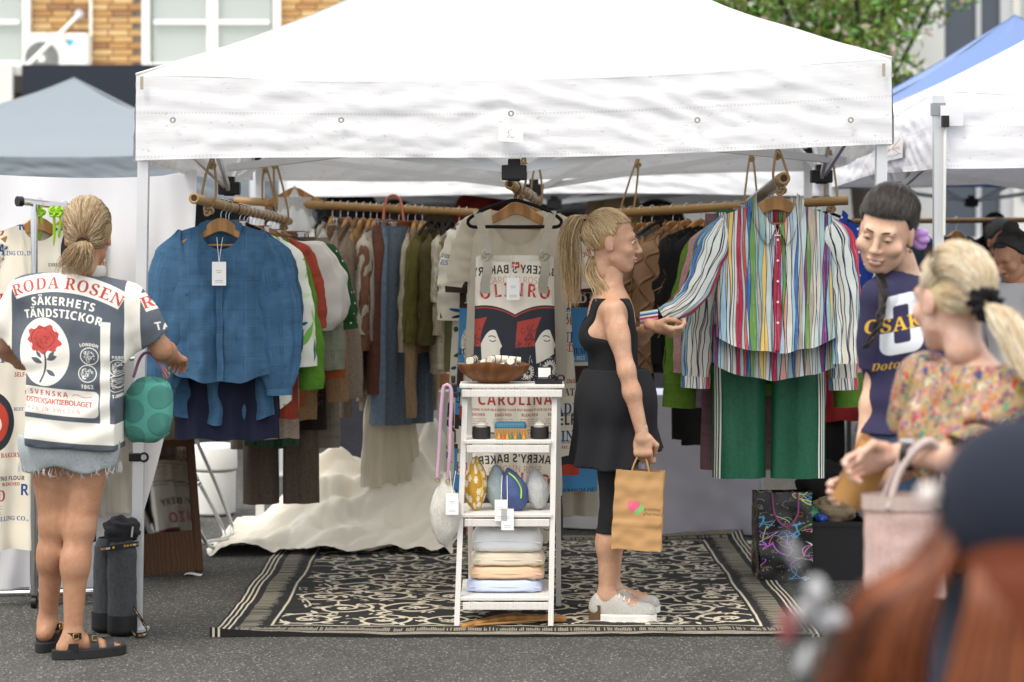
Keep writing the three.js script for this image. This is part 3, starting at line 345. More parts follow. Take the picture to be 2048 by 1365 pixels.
// the front dress: mirrored lettering at the neck, the word over a flower frieze, small print at the hem
T.olin = canv(1024, 1536, (x, w, h) => {
  x.fillStyle = '#e8e2d3'; x.fillRect(0, 0, w, h); x.save(); x.translate(w, 0); x.scale(-1, 1); word(x, "BAKERY'S BAKERY", w / 2, 92, 96, '#3b3d43', 'bold', 'sans-serif', 2600); x.restore();
  word(x, 'CAROLIN ROSE', w / 2, 178, 76, 'rgba(184,92,80,.55)', '', 'sans-serif', 2200); word(x, 'OLINRO', w / 2, 262, 150, '#b4463c', 'bold', 'sans-serif', 1900, 20); x.save(); x.globalAlpha = .6; word(x, 'OLINRO', w / 2 + 3, 266, 118, '#e9c8bf', 'bold', 'sans-serif', 1900, 52); x.restore();
  x.fillStyle = '#33363d'; x.beginPath(); x.moveTo(0, 430); x.quadraticCurveTo(w * .25, 330, w / 2, 460); x.quadraticCurveTo(w * .75, 330, w, 430); x.lineTo(w, 1010); x.lineTo(0, 1010); x.fill(); x.strokeStyle = '#a8443a'; x.lineWidth = 12; x.beginPath(); x.moveTo(0, 448); x.quadraticCurveTo(w * .25, 348, w / 2, 478); x.quadraticCurveTo(w * .75, 348, w, 448); x.stroke();
  for (const ox of [0, 512]) { // red caps, pale curved shapes and daisies, as a frieze
    x.fillStyle = '#b0473f'; x.beginPath(); x.moveTo(ox + 20, 520); x.lineTo(ox + 250, 480); x.quadraticCurveTo(ox + 170, 620, ox + 190, 720); x.lineTo(ox + 0, 730); x.fill(); x.strokeStyle = '#33363d'; x.lineWidth = 5; for (let k = 0; k < 16; k++) { x.beginPath(); x.arc(ox + rr(10, 190), rr(560, 720), rr(6, 26), 0, 5); x.stroke(); }
    x.fillStyle = '#e8e2d3'; x.beginPath(); x.moveTo(ox + 190, 700); x.quadraticCurveTo(ox + 260, 560, ox + 330, 590); x.quadraticCurveTo(ox + 360, 660, ox + 390, 720); x.quadraticCurveTo(ox + 360, 740, ox + 372, 780); x.quadraticCurveTo(ox + 300, 830, ox + 200, 860); x.fill(); x.strokeStyle = '#33363d'; x.lineWidth = 7; x.beginPath(); x.moveTo(ox + 262, 640); x.quadraticCurveTo(ox + 300, 625, ox + 330, 650); x.moveTo(ox + 270, 668); x.quadraticCurveTo(ox + 300, 690, ox + 332, 668); x.stroke();
    for (const [a, b, r] of [[330, 900, 70], [120, 930, 60], [440, 960, 56]]) for (let k = 0; k < 16; k++) { x.save(); x.translate(ox + a, b); x.rotate(k * .393); x.fillStyle = '#e8e2d3'; x.beginPath(); x.ellipse(r * .7, 0, r * .32, r * .11, 0, 0, 7); x.fill(); x.restore(); }
    x.fillStyle = '#e8e2d3'; for (let k = 0; k < 70; k++) { x.save(); x.translate(ox + rr(60, 480), rr(800, 1005)); x.rotate(rr(0, 6)); x.fillRect(-14, -2, rr(14, 36), 4); x.restore(); }
  }
  x.strokeStyle = '#33363d'; x.lineWidth = 3; for (let k = 0; k < 90; k++) { x.beginPath(); const a = rr(0, w); x.moveTo(a, 1000); x.quadraticCurveTo(a + rr(-40, 40), 1030, a + rr(-70, 70), rr(1030, 1075)); x.stroke(); }
  word(x, 'CAROLINA', w / 2, 1150, 130, '#b4463c', 'bold', 'sans-serif', 0, 8); x.font = '20px sans-serif'; for (let c = 0; c < 4; c++) { const cx = 150 + c * 250; word(x, c % 2 ? 'ENRICHED' : 'BLEACHED', cx, 1275, 32, '#a8352c'); word(x, 'SELF-RISING FLOUR', cx, 1235, 26, '#a8352c'); for (let k = 0; k < 4; k++) word(x, pick(['To make dough, knead and let rise', 'Dissolve soda in warm water', 'Bake in a hot oven fifteen min.', 'Add fat and mix to a soft dough']), cx, 1310 + k * 18, 14, '#a8352c', ''); word(x, 'Packed For', cx, 1396, 22, '#2d3138', ''); word(x, 'BAKERY MILLING CO., INC.', cx, 1426, 30, '#2d3138'); word(x, 'PRINCETON, N. C.', cx, 1464, 26, '#2d3138'); }
});
T.rabbit = canv(1024, 1536, (x, w, h) => {
  x.fillStyle = '#ded6c5'; x.fillRect(0, 0, w, h);
  for (const oy of [0, 760]) { x.fillStyle = '#43302c'; x.fillRect(80, oy + 20, w - 160, 740); x.fillStyle = '#4f93c9'; x.beginPath(); x.moveTo(100, oy + 330); x.quadraticCurveTo(w / 2, oy - 120, w - 100, oy + 330); x.fill(); word(x, 'PEN PAL', w / 2, oy + 190, 120, '#27303d', 'bold', 'serif', 700); x.fillStyle = '#43302c'; x.fillRect(100, oy + 280, w - 200, 180); word(x, 'BRAND', w / 2, oy + 312, 54, '#e6dfd0'); word(x, 'RABBIT', w / 2, oy + 400, 112, '#e6dfd0', 'bold', 'serif', 0, 8); x.fillStyle = '#4f93c9'; x.fillRect(100, oy + 464, w - 200, 296);
    for (const ox of [280, 740]) { x.fillStyle = '#e6dfd0'; x.beginPath(); x.ellipse(ox, oy + 660, 70, 100, 0, 0, 7); x.fill(); x.beginPath(); x.ellipse(ox + 20, oy + 560, 44, 40, 0, 0, 7); x.fill(); for (const e of [-14, 22]) { x.beginPath(); x.ellipse(ox + e, oy + 505, 12, 48, e * .008, 0, 7); x.fill(); } x.strokeStyle = '#6b5a4c'; x.lineWidth = 2; for (let k = 0; k < 160; k++) { const a = ox + rr(-66, 66), b = oy + rr(545, 750); x.beginPath(); x.moveTo(a, b); x.lineTo(a + rr(-5, 5), b + rr(5, 14)); x.stroke(); } x.fillStyle = '#2d2522'; x.beginPath(); x.arc(ox + 34, oy + 552, 6, 0, 7); x.fill(); }
    word(x, 'PREMIUM QUALITY', w / 2, oy + 700, 44, '#27303d', 'bold', 'serif'); word(x, '100% RICE  PORT NE.', w / 2, oy + 738, 30, '#e6dfd0'); }
});
T.love = canv(512, 768, (x, w, h) => { x.fillStyle = '#e2dac8'; x.fillRect(0, 0, w, h); for (let k = 0; k < 90; k++) { x.fillStyle = pick(['#a63a32', '#3a5a33', '#2b2a2c', '#2b4a86']); x.save(); x.translate(rr(0, w), rr(0, h)); x.rotate(rr(0, 6)); x.beginPath(); x.ellipse(0, 0, rr(6, 30), rr(3, 9), 0, 0, 7); x.fill(); x.restore(); } x.fillStyle = '#232224'; x.fillRect(40, 420, 430, 90); word(x, 'LOVE ★ LOVE', w / 2, 466, 60, '#e2dac8', 'bold', 'serif'); });
const prt = (t, o = {}) => cloth(0xffffff, { map: t, ...o });
// ----- left pole: the blue shirt first, then the rest behind it -----
const TAG = (x, y, z, w = .05, h = .085) => { const t = canv(64, 108, (c, W, H) => { c.fillStyle = '#f5f4f0'; c.fillRect(0, 0, W, H); c.fillStyle = '#8a8a8a'; for (const [a, b, l] of [[18, 40, 28], [22, 48, 20], [14, 84, 36], [14, 92, 36]]) c.fillRect(a, b, l, 2); }); return { m: std(0xffffff, { map: t }), g: box(w, h, .0015, x, y, z) }; };
const tagProto = TAG(0, 0, 0); function priceTag(parent, x, y, z, s = 1, ry = 0) { const p = part('price_tag', tagProto.g, tagProto.m, parent); p.position.set(x, y, z); p.scale.setScalar(s); p.rotation.y = ry; part('tag_string', [rod(V(x, y + .04 * s, z), V(x - .01, y + .13 * s, z - .012), .0011, .0011, 5), rod(V(x, y + .04 * s, z), V(x + .014, y + .13 * s, z - .012), .0011, .0011, 5)], M.paper, parent); }
const blueL = linen(0x4a789f), aY = -.1;
{
  const g = hang('A', .235, .06, 'wood', { label: 'blue linen blouse with full gathered sleeves, front of the left pole', cat: 'blouse', name: 'blue_blouse', w: .19, wb: .2, hem: .215, len: .74, back: .92, dep: .07, neckW: .085, neckDrop: .1, slope: .26, folds: .023, fk: 7, mat: blueL, hemCurve: .05, sleeve: { len: .66, r0: .07, r1: .07, out: .07, puff: .03, flat: .45, gather: .75 }, cuff: .03, placket: true, buttons: 5, buttonMat: std(0x26507f), rz: 0, twist: 0, uv: [1, 1, .5, 1.5] });
  part('stand_collar', grid(24, 3, (u, v) => { const a = lerp(-.25, PI + .25, u); return V(Math.cos(a) * .082 * (1 + v * .1), -.095 - Math.max(0, -Math.sin(a)) * .05 + v * .035 - .05 * (1 - Math.sin(a)) * .5, -.028 * Math.sin(a) + .03); }), blueL, g); priceTag(g, .0, -.285, .105, 1.15);
}
const A = [
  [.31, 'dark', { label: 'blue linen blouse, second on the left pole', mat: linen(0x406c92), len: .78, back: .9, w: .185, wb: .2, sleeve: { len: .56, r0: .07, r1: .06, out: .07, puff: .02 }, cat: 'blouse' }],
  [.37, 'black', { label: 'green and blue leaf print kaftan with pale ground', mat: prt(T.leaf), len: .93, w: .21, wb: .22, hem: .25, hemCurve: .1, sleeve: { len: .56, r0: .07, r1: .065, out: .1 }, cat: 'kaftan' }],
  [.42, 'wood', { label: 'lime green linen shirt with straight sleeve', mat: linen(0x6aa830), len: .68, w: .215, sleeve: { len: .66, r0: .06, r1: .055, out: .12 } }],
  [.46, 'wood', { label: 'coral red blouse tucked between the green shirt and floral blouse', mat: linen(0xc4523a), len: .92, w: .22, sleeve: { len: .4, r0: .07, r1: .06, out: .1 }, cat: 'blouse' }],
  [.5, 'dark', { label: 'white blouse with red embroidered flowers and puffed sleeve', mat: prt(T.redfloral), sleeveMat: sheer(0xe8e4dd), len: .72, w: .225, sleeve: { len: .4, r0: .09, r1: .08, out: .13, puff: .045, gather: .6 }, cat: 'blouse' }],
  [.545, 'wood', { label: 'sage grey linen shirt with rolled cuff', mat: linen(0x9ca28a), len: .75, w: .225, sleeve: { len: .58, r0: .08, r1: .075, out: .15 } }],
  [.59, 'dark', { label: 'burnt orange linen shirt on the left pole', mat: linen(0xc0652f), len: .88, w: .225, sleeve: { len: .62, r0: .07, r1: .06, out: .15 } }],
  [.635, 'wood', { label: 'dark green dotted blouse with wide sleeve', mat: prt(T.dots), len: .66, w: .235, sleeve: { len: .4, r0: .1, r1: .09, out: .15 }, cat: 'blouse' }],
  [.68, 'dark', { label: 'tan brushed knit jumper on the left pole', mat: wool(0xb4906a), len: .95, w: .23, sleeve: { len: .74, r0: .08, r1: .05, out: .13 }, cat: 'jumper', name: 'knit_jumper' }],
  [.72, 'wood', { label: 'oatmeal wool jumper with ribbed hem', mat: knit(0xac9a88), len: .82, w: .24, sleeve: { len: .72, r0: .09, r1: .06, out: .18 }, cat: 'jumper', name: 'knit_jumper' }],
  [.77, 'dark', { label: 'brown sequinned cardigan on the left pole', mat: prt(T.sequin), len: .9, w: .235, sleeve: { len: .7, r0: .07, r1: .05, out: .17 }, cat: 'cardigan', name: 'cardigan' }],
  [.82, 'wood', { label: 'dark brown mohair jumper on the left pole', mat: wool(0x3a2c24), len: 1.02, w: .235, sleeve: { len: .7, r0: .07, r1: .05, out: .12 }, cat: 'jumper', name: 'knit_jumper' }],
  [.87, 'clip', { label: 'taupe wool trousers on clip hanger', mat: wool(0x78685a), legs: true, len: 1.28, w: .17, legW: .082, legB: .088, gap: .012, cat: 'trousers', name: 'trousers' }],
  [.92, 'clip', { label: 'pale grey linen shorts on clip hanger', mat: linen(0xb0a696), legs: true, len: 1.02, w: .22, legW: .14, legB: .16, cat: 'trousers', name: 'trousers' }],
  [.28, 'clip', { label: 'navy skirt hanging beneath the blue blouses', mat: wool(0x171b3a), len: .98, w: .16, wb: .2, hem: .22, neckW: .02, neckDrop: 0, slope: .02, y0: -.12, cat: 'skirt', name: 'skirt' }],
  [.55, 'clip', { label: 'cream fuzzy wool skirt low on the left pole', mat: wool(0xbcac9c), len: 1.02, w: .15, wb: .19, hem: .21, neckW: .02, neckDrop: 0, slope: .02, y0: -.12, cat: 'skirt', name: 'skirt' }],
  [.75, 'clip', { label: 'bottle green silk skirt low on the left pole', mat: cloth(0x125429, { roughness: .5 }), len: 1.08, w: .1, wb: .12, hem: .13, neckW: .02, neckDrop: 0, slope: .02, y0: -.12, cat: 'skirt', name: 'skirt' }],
];
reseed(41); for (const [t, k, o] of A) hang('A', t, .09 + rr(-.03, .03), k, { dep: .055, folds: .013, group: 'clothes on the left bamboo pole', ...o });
// ----- back pole: a row seen edge on -----
const tB = (px) => (px - 470) / (956 - 470), B = [
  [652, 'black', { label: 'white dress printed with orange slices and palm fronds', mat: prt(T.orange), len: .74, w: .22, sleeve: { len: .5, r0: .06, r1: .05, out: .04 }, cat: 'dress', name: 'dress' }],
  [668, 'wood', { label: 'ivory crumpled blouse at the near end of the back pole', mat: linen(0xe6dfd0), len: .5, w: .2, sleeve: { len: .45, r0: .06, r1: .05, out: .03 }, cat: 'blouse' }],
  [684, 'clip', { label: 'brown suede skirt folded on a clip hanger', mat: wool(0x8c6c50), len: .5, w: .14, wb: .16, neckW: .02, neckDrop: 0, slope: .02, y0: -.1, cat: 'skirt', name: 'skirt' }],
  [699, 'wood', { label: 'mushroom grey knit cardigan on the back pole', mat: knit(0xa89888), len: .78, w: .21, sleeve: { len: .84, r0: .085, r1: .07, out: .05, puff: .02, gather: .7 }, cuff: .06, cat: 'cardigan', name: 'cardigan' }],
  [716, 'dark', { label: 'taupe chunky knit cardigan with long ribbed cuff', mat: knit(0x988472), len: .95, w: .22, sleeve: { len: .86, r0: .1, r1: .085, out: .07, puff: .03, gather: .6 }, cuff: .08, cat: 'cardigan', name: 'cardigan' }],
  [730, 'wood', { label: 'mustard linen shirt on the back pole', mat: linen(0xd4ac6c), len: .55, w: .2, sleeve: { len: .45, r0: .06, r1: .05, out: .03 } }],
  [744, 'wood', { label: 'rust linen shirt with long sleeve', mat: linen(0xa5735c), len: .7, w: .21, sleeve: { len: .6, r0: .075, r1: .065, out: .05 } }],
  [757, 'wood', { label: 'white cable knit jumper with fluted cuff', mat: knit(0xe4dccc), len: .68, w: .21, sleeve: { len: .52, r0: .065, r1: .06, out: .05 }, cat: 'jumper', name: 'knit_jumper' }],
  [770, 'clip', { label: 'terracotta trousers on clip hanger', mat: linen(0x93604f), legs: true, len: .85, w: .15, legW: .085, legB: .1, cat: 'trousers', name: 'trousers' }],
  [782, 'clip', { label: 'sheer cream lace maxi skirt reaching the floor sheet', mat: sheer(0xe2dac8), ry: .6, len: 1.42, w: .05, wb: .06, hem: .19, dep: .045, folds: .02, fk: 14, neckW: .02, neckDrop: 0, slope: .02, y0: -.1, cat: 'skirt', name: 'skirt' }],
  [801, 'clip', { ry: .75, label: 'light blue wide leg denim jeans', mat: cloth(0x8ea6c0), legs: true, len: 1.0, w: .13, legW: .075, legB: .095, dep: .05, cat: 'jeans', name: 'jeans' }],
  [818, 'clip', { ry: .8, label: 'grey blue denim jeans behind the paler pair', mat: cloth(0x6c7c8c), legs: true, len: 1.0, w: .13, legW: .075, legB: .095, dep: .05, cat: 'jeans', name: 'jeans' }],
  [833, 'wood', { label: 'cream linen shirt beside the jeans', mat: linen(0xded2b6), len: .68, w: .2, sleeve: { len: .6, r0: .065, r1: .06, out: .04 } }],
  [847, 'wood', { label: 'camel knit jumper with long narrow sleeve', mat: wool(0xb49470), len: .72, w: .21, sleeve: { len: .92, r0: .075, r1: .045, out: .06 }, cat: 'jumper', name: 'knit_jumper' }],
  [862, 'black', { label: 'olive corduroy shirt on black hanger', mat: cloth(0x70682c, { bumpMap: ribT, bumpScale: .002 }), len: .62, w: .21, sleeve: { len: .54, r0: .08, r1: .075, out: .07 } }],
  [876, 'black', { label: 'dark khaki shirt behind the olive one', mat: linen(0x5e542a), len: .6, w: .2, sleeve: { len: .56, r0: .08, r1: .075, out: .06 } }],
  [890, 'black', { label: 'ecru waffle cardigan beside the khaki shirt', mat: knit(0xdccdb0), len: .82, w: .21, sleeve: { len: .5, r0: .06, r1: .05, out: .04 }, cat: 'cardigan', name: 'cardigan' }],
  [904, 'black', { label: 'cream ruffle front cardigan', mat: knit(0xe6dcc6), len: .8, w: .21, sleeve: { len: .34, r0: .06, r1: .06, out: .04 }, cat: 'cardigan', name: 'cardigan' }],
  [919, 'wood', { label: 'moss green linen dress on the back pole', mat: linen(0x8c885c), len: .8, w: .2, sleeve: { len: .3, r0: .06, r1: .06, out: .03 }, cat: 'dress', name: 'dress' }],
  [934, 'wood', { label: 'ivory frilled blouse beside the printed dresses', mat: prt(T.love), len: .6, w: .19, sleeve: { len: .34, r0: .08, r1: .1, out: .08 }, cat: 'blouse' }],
];
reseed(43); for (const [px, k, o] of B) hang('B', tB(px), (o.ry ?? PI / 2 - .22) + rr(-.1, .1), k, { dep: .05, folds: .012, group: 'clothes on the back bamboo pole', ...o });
// ----- centre pole: printed dresses -----
{
  reseed(47);
  const strapDress = (t, ry, label, tex, len, w) => { const q = at('C', t); q.y -= .0; hanger('black', `black velvet hanger holding the ${label.split(',')[0]}`, q, ry); const g = thing('dress', label, 'dress', 'printed dresses on the centre pole', q); g.rotation.y = ry; const m = prt(tex); garment(g, { y0: -.29, w, wb: w * 1.03, hem: w * 1.25, len, dep: .06, neckW: w * .9, neckDrop: .03, backDrop: .0, slope: .4, folds: .016, mat: m, seed: t * 20, uv: [1 / .46, 1 / .8, .5, 1 + .3 / .8] }); const s = linen(0xddd5c3); for (const k of [-1, 1]) { part('strap', grid(3, 16, (u, v) => V(k * lerp(w * .66, w * .98, v) + (u - .5) * .034, lerp(-.29, -.1, v) - .0, .035 - .03 * v), undefined), s, g); part('strap_tie', grid(3, 10, (u, v) => V(k * w * .74 + (u - .5) * .04 + .006 * Math.sin(v * 6), -.3 - v * .15, .07 + .01 * Math.sin(v * 4)), undefined), s, g); part('strap_knot', new THREE.TorusKnotGeometry(.014, .008, 30, 6).scale(1, 1, .6).translate(k * w * .74, -.29, .07), s, g); } return g; };
  const d1 = strapDress(.14, .03, 'cream strappy dress printed with red lettering, front of the centre pole', T.olin, 1.5, .165); priceTag(d1, -.01, -.43, .1, 1.1);
  const lab = canv(64, 40, (x) => { x.fillStyle = '#b8392f'; x.fillRect(0, 0, 64, 40); word(x, 'love', 32, 20, 20, '#fff'); }); part('brand_label', box(.035, .025, .002, 0, -.33, .068), std(0xffffff, { map: lab }), d1);
  hang('C', .24, .05, 'wood', { label: 'cream muslin blouse with torn ruffle ties, behind the lettered dress', mat: sheer(0xd9d0be), len: .9, w: .2, wb: .21, dep: .06, neckW: .12, neckDrop: .16, sleeve: { len: .3, r0: .04, r1: .062, out: .06, flat: .35 }, folds: .02, fk: 16, cat: 'blouse', name: 'blouse', group: 'printed dresses on the centre pole' });
  hang('C', .36, .07, 'dark', { label: 'flour sack print dress with ruffled sleeve, third on the centre pole', mat: prt(T.sack), len: 1.25, w: .215, wb: .22, hem: .27, sleeve: { len: .3, r0: .065, r1: .075, out: .1, flat: .4 }, cat: 'dress', name: 'dress', group: 'printed dresses on the centre pole', uv: [1.1, .9, .5, 1.5] });
  hang('C', .5, .1, 'wood', { label: 'blue dress printed with white rabbits on the centre pole', mat: prt(T.rabbit), len: 1.35, w: .27, wb: .3, hem: .33, dep: .06, sleeve: { len: .3, r0: .09, r1: .1, out: .06 }, cat: 'dress', name: 'dress', group: 'printed dresses on the centre pole', uv: [1.5, .78, .1, 1.1] });
  hang('C', .64, .12, 'wood', { label: 'red and green floral sack dress with black banner lettering', mat: prt(T.love), len: 1.3, w: .33, wb: .36, hem: .4, dep: .05, sleeve: { len: .4, r0: .08, r1: .09, out: .05 }, cat: 'dress', name: 'dress', group: 'printed dresses on the centre pole', uv: [1.6, 1.1, .5, 1.5] });
  hang('C', .76, .12, 'clip', { label: 'cream tasselled petticoat under the rabbit dress', mat: sheer(0xcfc6b4), len: 1.5, w: .2, wb: .24, hem: .34, dep: .1, folds: .03, fk: 18, neckW: .02, neckDrop: 0, slope: .02, y0: -.1, cat: 'skirt', name: 'skirt', group: 'printed dresses on the centre pole' });
}
// ----- striped shirts -----
{
  reseed(53); const sm = prt(T.stripe), so = { w: .235, wb: .24, hem: .25, len: .7, back: .82, dep: .065, hemCurve: .06, neckW: .08, neckDrop: .11, slope: .3, folds: .016, mat: sm, collar: .06, placket: true, buttons: 5, uv: [1.15, 1, .5, 1.5], cat: 'shirt', name: 'striped_shirt', group: 'striped shirts on the wire-wound pole' };
  const g = hang('D', .16, -.05, 'wood', { ...so, label: 'multicoloured wavy striped shirt, front one with its cuff held by the shopper', rz: 0, twist: 0, sleeve: { r0: .085, r1: .06, out: .08, len: .62, puff: .0, suv: [.36, .7] }, sleeveL: { path: [[-.27, -.3, .02], [-.34, -.45, .03], [-.415, -.52, .04], [-.47, -.55, .045]], r1: .036, r0: .075 }, seed: 3 }); priceTag(g, -.0, -.235, .06, .5);
  const pinkC = canv(256, 64, (x, w, h) => { pick([0]); const c = ['#d98a93', '#b03a52', '#e9d9d6', '#2d5aa0', '#8fc3cf', '#f0ece4', '#d8b25a', '#3d7aa8']; for (let k = 0; k < 16; k++) { x.fillStyle = c[k % 8]; x.fillRect(k * 16, 0, 16, h); } });
  const cf = part('cuff', grid(24, 6, (u, v) => { const a = u * 2 * PI; return V(-.49 - v * .075, -.562 - v * .012 + Math.sin(a) * .042, .045 + Math.cos(a) * .02); }, (u, v) => [u * 2, v]), prt(pinkC), g); cf.userData.label = 'pink and blue striped turned cuff';
  hang('D', .27, -.02, 'wood', { ...so, label: 'multicoloured wavy striped shirt, second in the row', sleeve: { r0: .085, r1: .06, out: .1, len: .68, suv: [.36, .7] }, cuff: .05, seed: 8, len: .64, back: .8, rz: -.02 });
  hang('D', .36, .02, 'dark', { ...so, w: .25, label: 'pink and white striped shirt, third in the row', mat: cloth(0xd9a7a6), sleeve: { r0: .075, r1: .06, out: .12, len: .66 }, seed: 11, len: .6, back: .7 });
  hang('D', .43, .02, 'dark', { ...so, w: .25, len: .84, back: .9, label: 'leaf green shirt with wide cuff behind the striped shirts', mat: linen(0x6d9a2c), sleeve: { r0: .08, r1: .07, out: .15, len: .74 }, cuff: .07, seed: 13 });
  hang('D', .34, .0, 'clip', { label: 'green satin track trousers with three white side stripes', mat: cloth(0x0d6b4a, { roughness: .55 }), legs: true, len: 1.14, w: .22, legW: .112, legB: .116, gap: .016, dep: .06, stripe: std(0xe5e4da), cat: 'trousers', name: 'track_trousers' });
  hang('D', .5, .05, 'clip', { label: 'dusty pink trousers behind the green track trousers', mat: linen(0x9c7880), legs: true, len: 1.12, w: .25, legW: .13, legB: .14, cat: 'trousers', name: 'trousers' });
  hang('D', .6, .05, 'clip', { label: 'mauve skirt with pale stripes behind the striped shirts', mat: linen(0x9a7f93), len: .95, w: .25, wb: .28, hem: .3, neckW: .02, neckDrop: 0, slope: .02, y0: -.1, cat: 'skirt', name: 'skirt' });
  part('wire_winding', (() => { const d = poles.D, pts = []; for (let k = 0; k <= 260; k++) { const t = .04 + .75 * k / 260, q = d.a.clone().lerp(d.b, t), a = k * .9; pts.push(q.add(V(Math.cos(a) * .0275, Math.sin(a) * .0275, 0))); } return tube(pts, .0022, 900, 5); })(), M.steel, scene.children.find((c) => c.userData.label?.startsWith('thick bamboo')));
}
// ----- jacket pole -----
const tE = (px) => (px - 1216) / (1697 - 1216);
const quilt = data(256, (i, j, n) => { const x = i / n * 2 * PI, y = j / n * 2 * PI, a = Math.abs(Math.sin(x + .55 * Math.sin(y * 2))), b = Math.abs(Math.cos(x + .55 * Math.sin(y * 2 + PI))); return cl(255 * Math.min(1, Math.min(a, b) * 3.2), 0, 255); }, 4);
reseed(59);
const E = [
  [1246, 'wood', .9, { label: 'charcoal wool coat at the broken end of the jacket pole', mat: wool(0x2a2a2d), len: .85, w: .21, sleeve: { len: .62, r0: .07, r1: .055, out: .05 }, cat: 'coat', name: 'coat' }],
  [1262, 'wood', .85, { label: 'slate blue knit cardigan on the jacket pole', mat: knit(0x4a525b), len: .7, w: .21, sleeve: { len: .6, r0: .07, r1: .055, out: .06 }, cat: 'cardigan', name: 'cardigan' }],
  [1284, 'wood', .8, { label: 'camel teddy fleece jacket, first of two', mat: wool(0x977758, { bumpScale: .0025 }), len: .72, w: .22, dep: .08, sleeve: { len: .62, r0: .085, r1: .075, out: .1 }, cat: 'jacket', name: 'jacket', collar: .06 }],
  [1306, 'wood', .8, { label: 'beige teddy fleece jacket with shawl collar, second of two', mat: wool(0xa3835f, { bumpScale: .0025 }), len: .74, w: .22, dep: .08, sleeve: { len: .62, r0: .085, r1: .075, out: .1 }, cat: 'jacket', name: 'jacket', collar: .06 }],
  [1326, 'black', .8, { label: 'mid grey felt jacket between the fleece and quilted jackets', mat: wool(0x5f666c), len: .7, w: .21, sleeve: { len: .6, r0: .07, r1: .06, out: .08 }, cat: 'jacket', name: 'jacket' }],
  [1348, 'wood', .72, { label: 'brown wave quilted jacket, nearer to the ponytailed shopper', mat: cloth(0x8f6c4a, { map: null, bumpMap: quilt, bumpScale: .009, roughness: .6 }), len: .76, w: .22, dep: .1, sleeve: { len: .66, r0: .1, r1: .085, out: .13 }, cat: 'jacket', name: 'quilted_jacket', collar: .05 }],
  [1376, 'wood', .72, { label: 'brown wave quilted jacket, beside the black printed jacket', mat: cloth(0x8b6847, { map: null, bumpMap: quilt, bumpScale: .009, roughness: .6 }), len: .74, w: .22, dep: .1, sleeve: { len: .66, r0: .1, r1: .085, out: .12 }, cat: 'jacket', name: 'quilted_jacket', collar: .05 }],
  [1404, 'wood', .6, { label: 'black jacket printed with thin gold branches', mat: prt(T.gold), len: .8, w: .22, dep: .07, sleeve: { len: .62, r0: .08, r1: .07, out: .1 }, cat: 'jacket', name: 'jacket' }],
  [1432, 'wood', .5, { label: 'long black wool coat beside the striped shirt', mat: wool(0x121213), len: 1.12, w: .23, dep: .08, sleeve: { len: .66, r0: .085, r1: .07, out: .1 }, cat: 'coat', name: 'coat' }],
  [1455, 'dark', .4, { label: 'black velvet dress behind the striped sleeve', mat: wool(0x0f0f11), len: 1.15, w: .22, sleeve: { len: .6, r0: .07, r1: .06, out: .1 }, cat: 'dress', name: 'dress' }],
  [1478, 'dark', .3, { label: 'crimson blouse peeping out beside the striped sleeve', mat: linen(0x8e1526), len: .7, w: .24, sleeve: { len: .55, r0: .08, r1: .07, out: .1 }, cat: 'blouse', name: 'blouse' }],
  [1632, 'black', .1, { label: 'scarlet dress partly hidden by the dotted blue dress', mat: linen(0xa11d22), len: 1.05, w: .22, sleeve: { len: .5, r0: .07, r1: .06, out: .08 }, cat: 'dress', name: 'dress' }],
  [1655, 'black', .05, { label: 'blue dress with white dots and red collar', mat: prt(T.bluedots), len: .72, w: .21, hem: .27, sleeve: { len: .5, r0: .09, r1: .08, out: .1 }, cat: 'dress', name: 'dress', collar: .05 }],
  [1600, 'black', .1, { label: 'long black trousers under the green cuffs', mat: wool(0x101012), legs: true, len: 1.15, w: .2, cat: 'trousers', name: 'trousers' }],
];
for (const [px, k, ry, o] of E) hang('E', tE(px), ry, k, { dep: .06, folds: .012, group: 'coats and dresses on the jacket pole', ...o });
// ---------- white ladder shelf and what stands on it ----------
const chipT = data(512, (i, j, n) => { const c = tn(i, j * .5, n, 30) + .7 * tn(i, j, n, 90); const k = c > .85 ? 0 : 1; const v = 222 + rr(-10, 8); return k ? [v, v * .985, v * .955] : [122, 100, 80]; }, 2, true);
const chipped = std(0xffffff, { map: chipT, roughness: .7 });
const LX = (px) => (px - 1024) / F * 8.42, LY = (py) => EYE - (py - HOR) / F * 8.42, lz = -8.42;
{
  const t = thing('ladder_shelf', 'chipped white wooden ladder shelf with four shelves standing on the rug', 'shelf');
  const legG = (a, b) => bar(a, b, .021, .025);
  for (const [x0, x1] of [[914, 930], [1101, 1110]]) part('leg', legG(V(LX(x0), .012, -8.38), V(LX(x1) + .0, LY(782), -8.5)), chipped, t);
  for (const [x0, x1] of [[938, 936], [1122, 1118]]) part('leg', legG(V(LX(x0), .012, -8.86), V(LX(x1), LY(784), -8.6)), chipped, t);
  for (const [y, x0, x1, z0, z1] of [[775, 918, 1130, -8.46, -8.68], [886, 928, 1104, -8.44, -8.72], [1032, 924, 1104, -8.41, -8.78], [1196, 921, 1102, -8.38, -8.84]]) {
    const n = 3, d = (z0 - z1) / n; for (let k = 0; k < n; k++) part('slat', box(LX(x1) - LX(x0), .014, d - .006, (LX(x0) + LX(x1)) / 2, LY(y), z0 - d * (k + .5), .003), chipped, t);
    part('rail', box(LX(x1) - LX(x0) - .02, .03, .018, (LX(x0) + LX(x1)) / 2, LY(y) - .028, z0 - .01, .003), chipped, t);
  }
}
const shelfY = (py) => LY(py) + .007;
